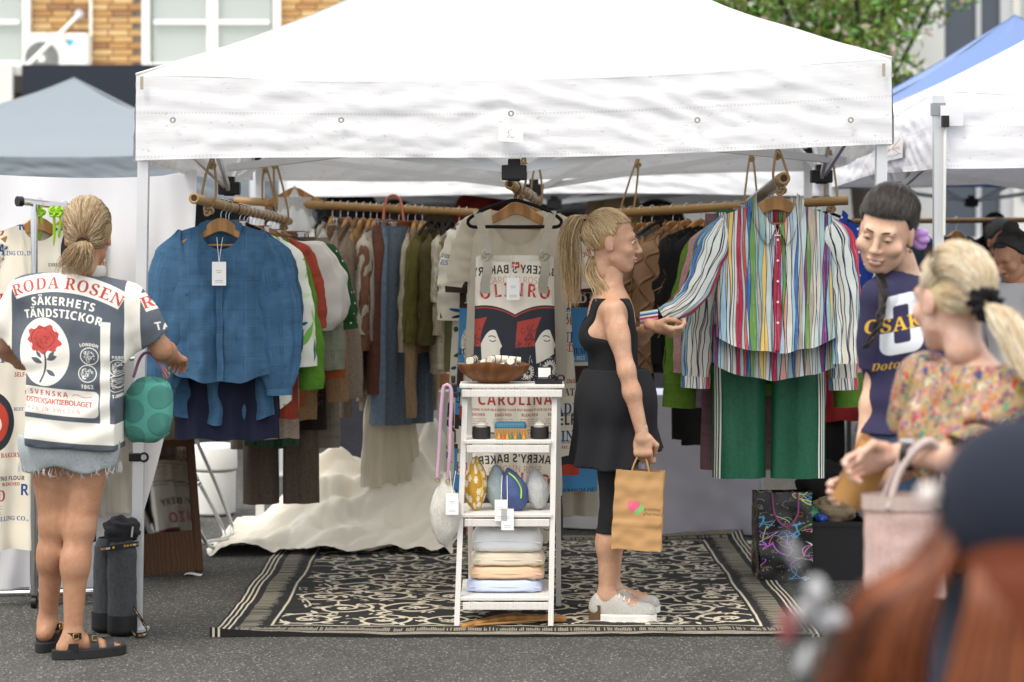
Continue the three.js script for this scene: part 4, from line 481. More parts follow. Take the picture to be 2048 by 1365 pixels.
{ // wooden bowl with wrapped bundles
  const c = V(LX(987), shelfY(775), -8.56), b = thing('wooden_bowl', 'carved wooden dough bowl on top of the ladder shelf', 'bowl', null, c); reseed(61);
  const prof = [[0, .004], [.05, 0], [.1, .02], [.135, .05], [.148, .078], [.14, .08], [.125, .052], [.09, .026], [.04, .012], [0, .012]].map((q) => new THREE.Vector2(...q)), g = new THREE.LatheGeometry(prof, 40), p = g.attributes.position;
  for (let i = 0; i < p.count; i++) { const x = p.getX(i), z = p.getZ(i), k = 1 + .06 * ns(x * 9, z * 9, 2); p.setXYZ(i, x * k, p.getY(i) * (1 + .25 * ns(x * 7, z * 7, 4)), z * k * .72); } g.computeVertexNormals();
  part('shell', g, std(0x8f5a2c, { map: woodT, roughness: .55 }), b);
  const sage = patt(128, '#ded7c6', (x, n) => { for (let k = 0; k < 160; k++) { x.fillStyle = pick(['#5a5a4c', '#b9ae93', '#8d8a74', '#efe9da']); x.fillRect(rr(0, n), rr(0, n), rr(1, 7), rr(1, 3)); } });
  for (let k = 0; k < 9; k++) { const a = rr(-.5, .5), x = [-.07, -.03, .04, .08, -.05, .0, .06, .02, -.085][k], s = thing('wrapped_bundle', ['speckled white bundle tied with thread at the outer end of the bowl', 'thick speckled bundle lying flat beside it', 'pale bundle tilted upward in the bowl', 'short bundle in the middle of the bowl', 'cream bundle crossing the heap', 'brown flecked bundle on top of the heap', 'small bundle beside the dark tray', 'thin bundle with yellow end', 'bundle resting against the bowl rim'][k], 'bundle', 'wrapped bundles in the bowl', c.clone().add(V(x, .06 + Math.floor(k / 3) * .018, rr(-.035, .04)))); s.rotation.set(rr(-.3, .3), a * 3, rr(-.3, .3)); part('roll', rod(V(-.05, 0, 0), V(.05, 0, 0), .016, .013, 12), std(0xffffff, { map: sage }), s); part('thread', [-.03, 0, .03].map((q) => new THREE.TorusGeometry(.0165, .0016, 5, 14).rotateY(PI / 2).translate(q, 0, 0)), std(0x2f2d2b), s); }
}
{ // tray with card and sunglasses
  const t = thing('black_tray', 'small black tray at the end of the top shelf', 'tray', null, V(LX(1098), shelfY(775), -8.54)); part('dish', [box(.11, .006, .09, 0, .005, 0, .002), box(.11, .012, .006, 0, .009, .045), box(.11, .012, .006, 0, .009, -.045)], M.black, t);
  const c = thing('card_box', 'open black ring box with white card on the tray', 'box', null, V(LX(1090), shelfY(775) + .009, -8.54)); part('box_base', box(.06, .012, .05, 0, .006, 0, .002), M.black, c); part('box_lid', box(.062, .05, .01, 0, .032, -.03, .002), M.black, c); part('card', box(.05, .038, .002, 0, .034, -.0235), M.paper, c);
  const s = thing('sunglasses', 'dark sunglasses on the tray end', 'sunglasses', null, V(LX(1114), shelfY(775) + .012, -8.52)); for (const k of [-1, 1]) part('lens', new THREE.TorusGeometry(.014, .004, 6, 16).scale(1, .8, 1).translate(k * .017, .012, 0), M.black, s); part('arm', [rod(V(-.033, .012, 0), V(-.03, .006, -.06), .002), rod(V(.033, .012, 0), V(.03, .006, -.06), .002)], M.black, s);
}
{ // second shelf: two bowls, a blue case and a block of little pegs
  const y = shelfY(886), bowl = (px, label) => { const b = thing('stone_bowl', label, 'bowl', 'black bowls on the second shelf', V(LX(px), y, -8.52)); part('shell', new THREE.LatheGeometry([[0, .0], [.034, 0], [.037, .005], [.037, .048], [.033, .048], [.031, .012], [0, .01]].map((q) => new THREE.Vector2(...q)), 28), std(0x1d1918, { roughness: .6 }), b); const s = thing('felt_ball', `white soap ball in the ${label.split(' ').slice(0, 4).join(' ')} near the ${px < 1000 ? 'clip strap' : 'tray'}`, 'ball', 'white balls in the bowls', V(LX(px), y + .05, -8.52)); part('ball', new THREE.SphereGeometry(.024, 20, 14).scale(1, .85, 1), wool(0xe3ddcf), s); part('cord', new THREE.TorusGeometry(.024, .0018, 5, 20).rotateX(1.2), M.paper, s); };
  bowl(962, 'small black stone bowl nearest the hanging clip'); bowl(1080, 'small black stone bowl under the tray end');
  const c = thing('blue_case', 'rounded pale blue case behind the peg block', 'case', null, V(LX(1021), y, -8.58)); part('shell', box(.13, .06, .03, 0, .034, 0, .014), std(0x5ba3c0, { roughness: .4 }), c); part('seam', box(.131, .002, .031, 0, .04, 0), std(0x3d7d97), c);
  const k = thing('peg_block', 'pale wooden block with a row of coloured cones', 'ornament', null, V(LX(1023), y, -8.5)); part('block', box(.135, .042, .026, 0, .021, 0, .002), std(0xc49a62, { map: woodT }), k); ['#c98a3a', '#b8642c', '#c98a3a', '#3f7d5a', '#c0803a', '#2f6f63', '#c98a3a'].forEach((c, i) => part('cone', new THREE.ConeGeometry(.008, .03, 10).translate(-.05 + i * .0165, .017, .0165), std(c), k));
}
function pouch(label, px, py, w, h, mat, shape, o = {}) {  // a soft drawstring bag that stands on a shelf
  const t = thing('fabric_pouch', label, 'pouch', 'soft pouches on the third shelf', V(LX(px), py, o.z ?? -8.56)); t.rotation.set(0, o.ry ?? 0, o.rz ?? 0);
  const g = new THREE.SphereGeometry(1, 40, 30), p = g.attributes.position; for (let i = 0; i < p.count; i++) { let x = p.getX(i), y = p.getY(i), z = p.getZ(i); const k = shape(y), n = 1 + .1 * ns(x * 3 + px, y * 3, z * 3); p.setXYZ(i, x * w * k * n, (y + 1) * h / 2, z * .05 * (.6 + .4 * k) * n); } g.computeVertexNormals(); part('body', g, mat, t); if (o.cord) part('cord', tube([V(0, h * .9, .03), V(.02, h * .75, .055), V(.03, h * .5, .05), V(.02, h * .3, .06)], .003), o.cord, t); return t;
}
{
  const y = shelfY(1032); reseed(67);
  const dais = patt(256, '#c99a34', (x, n) => { for (let k = 0; k < 20; k++) { const a = rr(0, n), b = rr(0, n); wrapDraw(x, n, () => { x.translate(a, b); for (let i = 0; i < 6; i++) { x.rotate(1.047); x.fillStyle = '#ece3cc'; x.beginPath(); x.ellipse(12, 0, 13, 8, 0, 0, 7); x.fill(); } }); } }, [3, 2]);
  pouch('mustard towelling pouch with white daisies', 949, y, .046, .22, cloth(0xffffff, { map: dais, bumpMap: woolT, bumpScale: .001 }), (v) => v > .3 ? 1 - (v - .3) * .55 : 1, { cord: std(0xd9b23a), rz: -.02, z: -8.53 });
  pouch('pale grey blue towelling pouch with paper tag', 1000, y, .05, .185, wool(0xb4c6c9), (v) => v > .2 ? 1 - (v - .2) * .5 : 1, { rz: .1, z: -8.55 });
  pouch('denim blue towelling pouch leaning on its neighbour', 1040, y, .055, .18, wool(0x5d70a6), (v) => v > 0 ? 1 - v * .5 : 1, { rz: .28, z: -8.52, cord: std(0xa8d83a) });
  pouch('white ribbed pouch at the end of the shelf', 1080, y, .048, .17, knit(0xf0f1f0), (v) => v > .2 ? 1 - (v - .2) * .5 : 1, { rz: .12, z: -8.55 });
  const tg = thing('paper_tags', 'two white paper tags hanging over the third shelf edge', 'tag'); for (const [px, py] of [[1002, 1020], [1015, 1038]]) part('tag', tagProto.g, tagProto.m, tg).position.set(LX(px), LY(py), -8.395); part('string', [rod(V(LX(1002), LY(1003), -8.395), V(LX(1004), LY(955), -8.49), .001), rod(V(LX(1015), LY(1020), -8.395), V(LX(1014), LY(955), -8.48), .001)], M.paper, tg);
}
{ // folded knitwear
  reseed(71); const y0 = shelfY(1196); let y = y0;
  const fold = (label, w, h, mat, dx) => { const t = thing('folded_jumper', label, 'jumper', 'folded jumpers on the bottom shelf', V(LX(1012) + dx, y, -8.6)); const g = new THREE.SphereGeometry(1, 48, 24), p = g.attributes.position; for (let i = 0; i < p.count; i++) { let x = p.getX(i), yy = p.getY(i), z = p.getZ(i); const q = (a) => Math.sign(a) * Math.pow(Math.abs(a), .42); p.setXYZ(i, q(x) * w * (1 + .04 * ns(yy * 4, z * 3, w * 50)), (q(yy) * .5 + .5) * h + .006 * ns(x * 4, z * 4, h * 90) - .012 * Math.abs(x) ** 3, q(z) * .13); } g.computeVertexNormals(); part('folded_body', g, mat, t); part('fold', [.05].map((k) => tube([V(-w * .93, h * (.45 + k * .4), .118), V(0, h * (.5 + k * .45), .131), V(w * .93, h * (.4 + k * .35), .118)], h * .05, 16, 6)), mat, t); y += h * .95; };
  fold('folded pale blue jumper at the bottom of the pile', .152, .055, wool(0xcbd6ee, { map: null }), -.006); fold('folded peach jumper in the pile', .15, .056, wool(0xeecba8, { map: null }), .004); fold('folded cream jumper in the pile', .148, .058, wool(0xf0e2c9, { map: null }), .008); fold('folded pale grey jumper on top of the pile', .142, .1, wool(0xf3f5f6, { map: null }), .006);
}
{ // strap, clip and white bag on the shelf side
  const t = thing('white_shoulder_bag', 'quilted white shoulder bag hanging by a pink rope strap from the shelf', 'bag', null, V(LX(890), LY(1005), -8.42)); reseed(73);
  const g = new THREE.SphereGeometry(1, 36, 26), p = g.attributes.position; for (let i = 0; i < p.count; i++) { const x = p.getX(i), y = p.getY(i), z = p.getZ(i), k = y > .1 ? 1 - (y - .1) * .75 : 1 - Math.max(0, -y - .6) * .4, n = 1 + .12 * ns(x * 3, y * 3, z * 3); p.setXYZ(i, x * .062 * k * n, y * .145 * n - .03, z * .045 * k * n); } g.computeVertexNormals(); part('body', g, cloth(0xf4f0e4, { bumpMap: woolT, bumpScale: .002 }), t);
  const pk = canv(32, 128, (x) => { for (let k = 0; k < 16; k++) { x.fillStyle = ['#c9a3b4', '#9c5f7c', '#e3d6dd', '#a87f9c'][k % 4]; x.fillRect(0, k * 8, 32, 8); } }, [1, 14]);
  part('rope_strap', tube([V(-.03, .1, .02), V(-.022, .22, .02), V(-.012, .4, .03), V(.0, LY(770) - LY(1005), .03), V(.02, LY(772) - LY(1005), .03), V(.022, .3, .03), V(.018, .17, .03), V(.012, .1, .02)], .0075, 60, 8), std(0xffffff, { map: pk, roughness: .9 }), t); part('clasp', [new THREE.TorusGeometry(.008, .002, 6, 14).translate(-.03, .09, .02), new THREE.TorusGeometry(.008, .002, 6, 14).translate(.012, .085, .02)], M.gold, t); priceTag(t, .03, .0, .06, 1);
  const c = thing('spring_clamp', 'black spring clamp on the top corner of the ladder shelf', 'clamp', null, V(LX(906), LY(775), -8.45)); part('jaw', [box(.03, .045, .03, 0, -.01, 0, .006), box(.022, .02, .05, .01, -.03, .02, .004)], M.black, c); part('grip', box(.018, .03, .016, 0, .03, 0, .005), M.black, c);
}
{ const t = thing('clothes_hanger', 'wooden hanger lying on the rug under the ladder shelf', 'hanger', null, V(LX(1002), .03, -8.58)); const m = part('shoulder_bar', hangerShape, M.hanger, t); t.rotation.set(-1.5, 0, .3); part('crossbar', barG, M.hanger, t); }
// ---------- tables, sheets and boxes at the back ----------
function drape(w, d, h, sd, over = .0) { // tablecloth over a trestle: top and four sides with folds
  const P4 = [[-w / 2, d / 2], [w / 2, d / 2], [w / 2, -d / 2], [-w / 2, -d / 2]], out = []; out.push(grid(20, 12, (u, v) => V(lerp(-w / 2, w / 2, u), h + .003 * ns(u * 5, v * 4, sd), lerp(d / 2, -d / 2, v))));
  for (let s = 0; s < 4; s++) { const [ax, az] = P4[s], [bx2, bz] = P4[(s + 1) % 4], nx = -(bz - az), nz = (bx2 - ax), L = Math.hypot(nx, nz); out.push(grid(90, 30, (u, v) => { const k = v * (.35 + .65 * v), f = (.022 * Math.sin(u * L * 13 + sd + 1.4 * ns(u * L * 2, sd)) + .03 * ns(u * L * 4, sd + v * .7, 3)) * k + .01 * ns(u * L * 10, v * 6, sd) * v; return V(lerp(ax, bx2, u) - nx / L * (f + .02 * v), h - v * (h - .01 + over * .0), lerp(az, bz, u) - nz / L * (f + .02 * v)); })); } return merge(out);
}
const sheetM = cloth(0xe9e8ec, { map: null, bumpMap: null });
solo('table_cloth', drape(1.3, .5, .74, 2).translate(-.1, 0, -11.5), sheetM, 'white cloth draped over the trestle table behind the knitwear row', 'tablecloth', 'white tablecloths at the back of the stall');
solo('table_cloth', drape(.62, .5, .74, 5).translate(1.0, 0, -11.25), cloth(0xdddcea, { map: null, bumpMap: null }), 'lavender white cloth draped over the table behind the green trousers', 'tablecloth', 'white tablecloths at the back of the stall');
for (const [x, w, z, l] of [[-.1, 1.26, -11.5, 'trestle table under the white cloth'], [1.0, .58, -11.25, 'short trestle table under the lavender white cloth']]) { const t = thing('trestle_table', l, 'table', 'trestle tables under cloths'); part('tabletop', box(w, .02, .46, x, .725, z), M.white, t); for (const s of [-1, 1]) for (const q of [-1, 1]) part('leg', rod(V(x + s * w * .42, .0, z + q * .18), V(x + s * w * .42, .715, z + q * .18), .012), M.steel, t); }
{ // a few boxes and folded things on the table
  reseed(79); const it = thing('cardboard_box', 'open cardboard box of folded linen on the white draped table', 'box', null, V(P(865, 770, 11.5).x, .745, -11.5)); part('carton', [box(.2, .1, .005, 0, .05, .08), box(.2, .1, .005, 0, .05, -.08), box(.005, .1, .16, .1, .05, 0), box(.005, .1, .16, -.1, .05, 0), box(.2, .004, .16, 0, .003, 0)], std(0xa47c52), it); part('flap', box(.2, .004, .08, 0, .1, .12).rotateX(.1), std(0xa47c52), it);
  solo('folded_linen', box(.16, .08, .13, P(865, 770, 11.5).x, .8, -11.5, .02), linen(0xd8d0c2), 'folded pale linen in the cardboard box', 'linen');
}
{ // cream dust sheet thrown over boxes
  const g = grid(130, 70, (u, v) => { const x = lerp(-1.5, -.28, u), z = lerp(-10.3, -11.35, v); const hump = .36 * Math.exp(-(((x + .62) / .34) ** 2)) + .3 * Math.exp(-(((x + 1.0) / .22) ** 2)) + .34 * Math.exp(-(((x + .38) / .14) ** 2)); let y = hump * ss(0, .8, v) * (1 + .35 * ns(x * 4 + z * 3, z * 6, 8)) * (1 - .5 * ss(.8, 1, v)) * (.9 + .2 * ns(x * 5, z * 5)); y += .06 * Math.abs(ns(x * 4 + z * 3, z * 4, 1)) + .022 * Math.abs(Math.sin((x * 1.3 + z) * 8 + 4 * ns(x * 2.2, z * 2.2, 4))) + .012 * Math.abs(Math.sin((x * .7 - z * 1.2) * 17 + 5 * ns(x * 3, z * 3, 6))) + .006 * ns(x * 26, z * 18, 5) + .014; y *= ss(0, .05, u) * ss(0, .04, 1 - u) * .9 + .1; return V(x + .05 * ns(z * 4, x * 2), Math.max(.006, y), z + .1 * ns(x * 3, 2) * (1 - v)); }, (u, v) => [u * 1.3, v]);
  solo('dust_sheet', g, cloth(0xece4d3, { map: null, bumpMap: fineT, bumpScale: .002 }), 'crumpled cream cloth thrown over boxes at the back of the rug', 'sheet');
}
solo('paper_scrap', grid(6, 4, (u, v) => V((u - .5) * .08, .003 + .004 * Math.sin(u * 5), (v - .5) * .06)).translate(P(386, 1152, 9.72).x, .004, -9.72), M.paper, 'white paper scrap on the bare asphalt', 'paper'); solo('paper_scrap', grid(6, 4, (u, v) => V((u - .5) * .07, .003 + .006 * Math.sin(u * 5), (v - .5) * .05)).translate(P(682, 1076, 10.9).x, .016, -10.85), M.paper, 'white paper scrap on the rug edge below the cream sheet', 'paper');
{ // white lidded tub
  const t = thing('white_tub', 'white plastic lidded tub behind the folding stool', 'tub', null, V(P(428, 1030, 11.9).x, 0, -11.9)); part('barrel', new THREE.LatheGeometry([[0, .005], [.105, .005], [.118, .02], [.122, .24], [.118, .25], [0, .25]].map((q) => new THREE.Vector2(...q)), 36), M.white, t); part('lid', new THREE.LatheGeometry([[0, .4], [.1, .4], [.128, .38], [.13, .27], [.124, .255], [0, .255]].map((q) => new THREE.Vector2(...q)), 36), M.white, t);
  solo('green_bag', (() => { const g = new THREE.SphereGeometry(1, 24, 18), p = g.attributes.position; for (let i = 0; i < p.count; i++) { const x = p.getX(i), y = p.getY(i), z = p.getZ(i), n = 1 + .25 * ns(x * 3, y * 3, z * 3); p.setXYZ(i, x * .06 * n, (y + 1) * .16, z * .05 * n); } g.computeVertexNormals(); return g; })().translate(P(370, 1020, 11.4).x, 0, -11.4), std(0x1f8a34, { roughness: .4 }), 'bright green bag beside the white tub', 'bag');
}
{ // folding stool legs
  const t = thing('folding_stool', 'grey steel folding stool standing open beside the wood framed mirror', 'stool'), a = (px, py, d) => P(px, py, d), tb = (...q) => tube(q, .0095, 30, 8);
  part('leg_frame', tb(a(345, 905, 10.2), a(372, 1000, 10.2), a(400, 1083, 10.35), a(425, 1082, 10.45), a(465, 1062, 10.75), a(440, 990, 10.75), a(392, 880, 10.7)), M.steel, t); part('leg_frame', tb(a(356, 870, 10.7), a(390, 950, 10.7), a(448, 1066, 10.75), a(412, 1086, 10.3), a(356, 960, 10.25), a(350, 925, 10.2)), M.steel, t); part('top_tube', tb(a(340, 918, 10.2), a(362, 912, 10.4), a(382, 908, 10.7)), M.steel, t); part('rivet', new THREE.SphereGeometry(.013, 10, 8).translate(...a(398, 968, 10.5).toArray()), M.steel, t);
}
{ // leaning mirror
  const t = thing('wood_mirror', 'tall dark wood framed mirror leaning beside the canopy leg', 'mirror', null, V(P(336, 1120, 9.7).x, 0, -9.75)); t.rotation.set(-.16, .62, 0, 'YXZ'); const w = .3, h = .62; part('frame', [box(.035, h, .03, -w / 2, h / 2, 0, .004), box(.035, h, .03, w / 2, h / 2, 0, .004), box(w - .035, .035, .03, 0, h - .017, 0, .004), box(w - .035, .19, .028, 0, .1, 0, .004)], M.wood, t); part('glass', box(w - .03, h - .2, .008, 0, h / 2 + .085, -.002), std(0xb9bcc0, { metalness: 1, roughness: .03 }), t);
  const c = thing('cable_bundle', 'bundle of loose grey cables beside the mirror foot', 'cables', null, P(292, 1075, 9.9)); c.position.y = 0; reseed(83); for (let k = 0; k < 9; k++) part('cable', tube([V(-.06 + rr(-.03, .03), .02, rr(-.05, .05)), V(rr(-.05, .05), rr(.05, .16), rr(-.05, .05)), V(.05 + rr(-.03, .04), rr(.0, .05) + .012, rr(-.06, .06)), V(rr(-.08, .08), .01, .08)], .005, 20, 6), k % 3 ? std(0x8a8c8e) : M.black, c);
}
// ---------- leg weight bags ----------
{
  const oz = canv(256, 32, (x, w, h) => { x.fillStyle = '#17171a'; x.fillRect(0, 0, w, h); for (const a of [52, 180]) { word(x, 'oz', a - 12, 15, 22, '#e9e9e4'); word(x, 'trail', a + 24, 15, 22, '#d39a2c'); x.fillStyle = '#d39a2c'; x.fillRect(a - 44, 8, 10, 14); } });
  const grey = cloth(0x4a4d50, { bumpMap: fineT, bumpScale: .004 });
  const t = thing('leg_weight_bag', 'grey and black sand weight bag strapped round the front canopy leg', 'weight bag', null, V(P(242, 1275, 8.22).x, 0, -8.24)); reseed(89);
  const bag = (dx, dz, rz, nm) => { const g = grid(36, 40, (u, v) => { const a = u * 2 * PI, r = .056 * (v < .04 ? .7 + v * 7.5 : v > .9 ? 1 - (v - .9) * 3 : 1) * (1 + .06 * ns(Math.cos(a) * 2, v * 5, dx * 40) + .03 * ns(Math.cos(a) * 6, v * 22, 4)); return V(Math.cos(a) * r + rz * v * .4, v * .37, Math.sin(a) * r * .85); }, (u, v) => [u * .36, v * .4]); part(nm, g, grey, t).position.set(dx, .003, dz); part('base_cup', grid(36, 10, (u, v) => { const a = u * 2 * PI, r = .0585 * (v < .12 ? .7 + v * 2.5 : 1); return V(Math.cos(a) * r, v * .08, Math.sin(a) * r * .86); }), M.black, t).position.set(dx, .002, dz); };
  bag(.0, .0, 0, 'tube_bag'); bag(-.075, -.07, .02, 'tube_bag');
  part('top_flap', (() => { const g = new THREE.SphereGeometry(1, 30, 22), p = g.attributes.position; for (let i = 0; i < p.count; i++) { const x = p.getX(i), y = p.getY(i), z = p.getZ(i), n = 1 + .3 * ns(x * 2.5, y * 3, z * 2.5); p.setXYZ(i, x * .07 * n, y * .055 * n, z * .055 * n); } g.computeVertexNormals(); return g; })().translate(-.005, .41, -.01), cloth(0x2a2a2d), t); part('zip', rod(V(.045, .39, .046), V(.05, .43, .045), .004), M.steel, t);
  part('webbing', grid(40, 2, (u, v) => { const a = u * 2 * PI; return V(Math.cos(a) * .074 - .012, .335 + v * .02 + .012 * Math.sin(a + 1), Math.sin(a) * .066 - .01); }, (u, v) => [u * 2, v]), std(0xffffff, { map: oz }), t); part('webbing', grid(30, 1, (u, v) => { const c = new THREE.CatmullRomCurve3([V(.05, .1, .03), V(.09, .05, .05), V(.11, .012, .07), V(.07, .006, .09), V(.05, .02, .07)]).getPoint(u); return c.add(V(0, v * .022, v * .004)); }, (u, v) => [u * 2, v]), std(0xffffff, { map: oz }), t);
  solo('strap_buckle', [box(.05, .035, .05, 0, 0, 0, .006), new THREE.TorusGeometry(.016, .005, 6, 14).translate(.035, 0, .02)].map((g) => g.translate(...P(271, 914, 8.33).toArray())), M.black, 'black strap buckle clipped round the front canopy leg', 'buckle');
}
// ---------- white sheet wall and chrome rack at the left ----------
solo('sheet_wall', grid(60, 40, (u, v) => { const top = P(lerp(-60, 392, u), 346 + 10 * Math.sin(u * 3) - (u > .85 ? (u - .85) * 60 : 0), 9.35), rx = lerp(392, 232, v), b = P(lerp(-60, rx, u), 1085, 9.35); const q = top.clone().lerp(V(b.x, .0, top.z), v); q.z += .05 * ns(u * 4, v * 3) + .02 * ns(u * 10, v * 4, 2) + .05 * v * Math.sin(u * 12); q.x = lerp(top.x, b.x, v); return q; }), tentCloth(0xe6e6ea, { transmission: .2 }), 'white sheet wall hung between the neighbouring stalls', 'sheet wall');
{
  const t = thing('chrome_rack', 'chrome garment rack behind the shopper in the printed shirt', 'clothes rack'), a = P(40, 403, 8.75), b = P(300, 432, 10.4), z0 = GZ(1208);
  part('top_rail', rod(a, b, .0165), M.chrome, t); part('end_cap', rod(a.clone().add(V(-.012, 0, .005)), a.clone().add(V(.004, 0, -.01)), .022), M.black, t); part('post', [rod(V(a.x + .035, .06, a.z - .1), V(a.x + .035, a.y - .01, a.z - .1), .0155), rod(V(a.x + .035, .06, a.z - .1), V(a.x + .035, 1.05, a.z - .1), .019)], M.chrome, t); part('post', rod(V(b.x, .06, b.z), b.clone(), .0155), M.chrome, t);
  part('base_rail', [rod(V(a.x - .45, .055, a.z - .12), P(204, 1207, 8.95).setY(.055), .017)], M.chrome, t); part('base_cap', rod(P(196, 1207, 8.95).setY(.055), P(212, 1207, 8.95).setY(.055), .02), M.black, t); part('side_rail', rod(P(0, 735, 9.0), P(330, 713, 8.75), .011), M.chrome, t); part('rail_tip', rod(P(318, 714, 8.76), P(338, 712, 8.74), .013), std(0xa81c2a, { roughness: .4 }), t);
  for (const [px, z] of [[45, a.z - .1], [204, b.z]]) part('castor', [new THREE.CylinderGeometry(.025, .025, .02, 16).rotateZ(PI / 2).translate(px === 45 ? a.x + .035 : b.x, .026, z)], M.black, t);
  poles.R = { a, b, r: .0165 }; reseed(97);
  const R = [[.12, 'wood', { label: 'flour sack print dress with blue and red lettering on the chrome rack', mat: prt(T.sack), len: 1.45, w: .2, wb: .2, hem: .26, cat: 'dress', name: 'dress', uv: [1.2, .9, .5, 1.5], sleeve: { len: .2, r0: .07, r1: .07, out: .05 } }], [.3, 'wood', { label: 'cream crinkled cotton dress with tiered frill on the chrome rack', mat: sheer(0xd9d2c2), len: 1.35, w: .19, wb: .2, hem: .34, dep: .09, folds: .03, fk: 17, cat: 'dress', name: 'dress' }], [.5, 'wood', { label: 'beige lace top on the chrome rack', mat: sheer(0xc8bdaa), len: .6, w: .2, sleeve: { len: .3, r0: .07, r1: .07, out: .04 }, cat: 'blouse', name: 'blouse' }], [.66, 'black', { label: 'ivory ruffled petticoat at the end of the chrome rack', mat: sheer(0xd3cab8), len: 1.25, w: .18, wb: .2, hem: .36, dep: .1, folds: .03, fk: 19, cat: 'dress', name: 'dress' }], [.82, 'wood', { label: 'oatmeal linen pinafore at the far end of the chrome rack', mat: linen(0xb9ad99), len: 1.2, w: .19, cat: 'dress', name: 'dress' }]];
  for (const [k, h, o] of R) hang('R', k, .55, h, { dep: .07, folds: .018, group: 'clothes on the chrome rack', ...o });
  for (const [k, px] of [[0, 80], [1, 106], [2, 118]]) { const y0 = P(px, 425, 8.95).y, r = thing('cord_tie', ['lime green cord knotted on the chrome rail near its end cap', 'long lime green cord hanging from the chrome rail', 'short lime green cord beside the long one'][k], 'cord', 'lime cords on the chrome rail'); part('cord', tube([P(px, 412, 8.93), P(px + 2, 450, 8.95), P(px - 3, k === 1 ? 560 : 480, 8.97)], .006, 16, 6), std(0x9ed22a, { roughness: .8 }), r); part('knot', new THREE.TorusKnotGeometry(.013, .006, 30, 6).translate(...P(px, 424, 8.94).toArray()), std(0x9ed22a), r); }
}
// ---------- plastic garment bag, hat and bags hanging at the back ----------
{
  const q = at('B', .22), t = thing('plastic_garment_bag', 'clear plastic garment bag of clothes hanging behind the left pole', 'garment bag', null, q); t.position.x = P(590, 0, 11).x; t.position.y = 1.86;
  part('film', grid(40, 30, (u, v) => { const a = u * 2 * PI, r = .13 * ss(-.05, .35, v) * (1 + .16 * ns(Math.cos(a) * 3, v * 4, Math.sin(a) * 3) + .08 * Math.sin(a * 9)); return V(Math.cos(a) * r - .03 * v, -.03 - v * .72, Math.sin(a) * r * .7); }), new THREE.MeshPhysicalMaterial({ color: 0xeef0f0, roughness: .25, transmission: .4, thickness: 0, side: THREE.DoubleSide }), t); part('shoulder_bar', hangerShape.clone().scale(.7, .7, .7), M.hanger, t); part('wrapped_clothes', grid(20, 12, (u, v) => { const a = u * 2 * PI; return V(Math.cos(a) * .09, -.09 - v * .6, Math.sin(a) * .05); }), cloth(0xdedcd8), t);
  const o = thing('orange_handle_bag', 'straw bag with coral tube handles hanging on the back pole', 'bag', null, at('B', tB(790))); part('handle', [0, .035].map((dz) => tube([V(-.055, -.12, dz), V(-.045, .0, dz), V(-.03, .055, dz), V(0, .07, dz), V(.03, .055, dz), V(.045, 0, dz), V(.06, -.12, dz)], .006, 30, 8)), std(0xd4795a, { roughness: .4 }), o); part('pouch', box(.16, .16, .06, 0, -.2, .017, .03), std(0xa4865a, { bumpMap: woolT, bumpScale: .01 }), o);
}
// the stall behind: added grey cloth standing in for unlit depth, hats and bags
{
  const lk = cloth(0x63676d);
  solo('unlit_depth_cloth', grid(60, 20, (u, v) => V(lerp(-5.4, -1.7, u), lerp(1.95, .02, v), -18.4 + .04 * Math.sin(u * 40) * v)), lk, 'grey cloth added for the unlit depth under the grey canopy', 'backing cloth', 'cloth added for unlit depth');
  solo('table_cloth', drape(3, .7, .76, 9).translate(.3, 0, -14.6), cloth(0x3d3d45), 'charcoal cloth draped over the table of the stall behind', 'tablecloth', null);
  reseed(101); const hc = [0x2a2320, 0x4c3b2c, 0x7a6244, 0x8a2a20, 0x23262c, 0x5a4a38, 0xb39a72, 0x35302c];
  const lab = ['black felt', 'brown felt', 'tan straw', 'brick red', 'charcoal', 'olive brown', 'natural straw', 'dark taupe'];
  for (let k = 0; k < 8; k++) { const px = 700 + k * 88, t = thing('brimmed_hat', `${lab[k]} brimmed hat hanging in the stall behind`, 'hat', 'hats hanging in the stall behind', P(px, 425 + (k % 3) * 26, 15.2)); t.rotation.x = 1.25; part('brim', new THREE.LatheGeometry([[.09, 0], [.2, -.015], [.205, -.01], [.09, .006]].map((q) => new THREE.Vector2(...q)), 32), std(hc[k], { roughness: .9 }), t); part('crown', new THREE.LatheGeometry([[.1, 0], [.095, .08], [.07, .115], [0, .11]].map((q) => new THREE.Vector2(...q)), 28), std(hc[k], { roughness: .9 }), t); part('hat_band', new THREE.CylinderGeometry(.1, .101, .025, 28, 1, true).translate(0, .015, 0), M.black, t); }
}
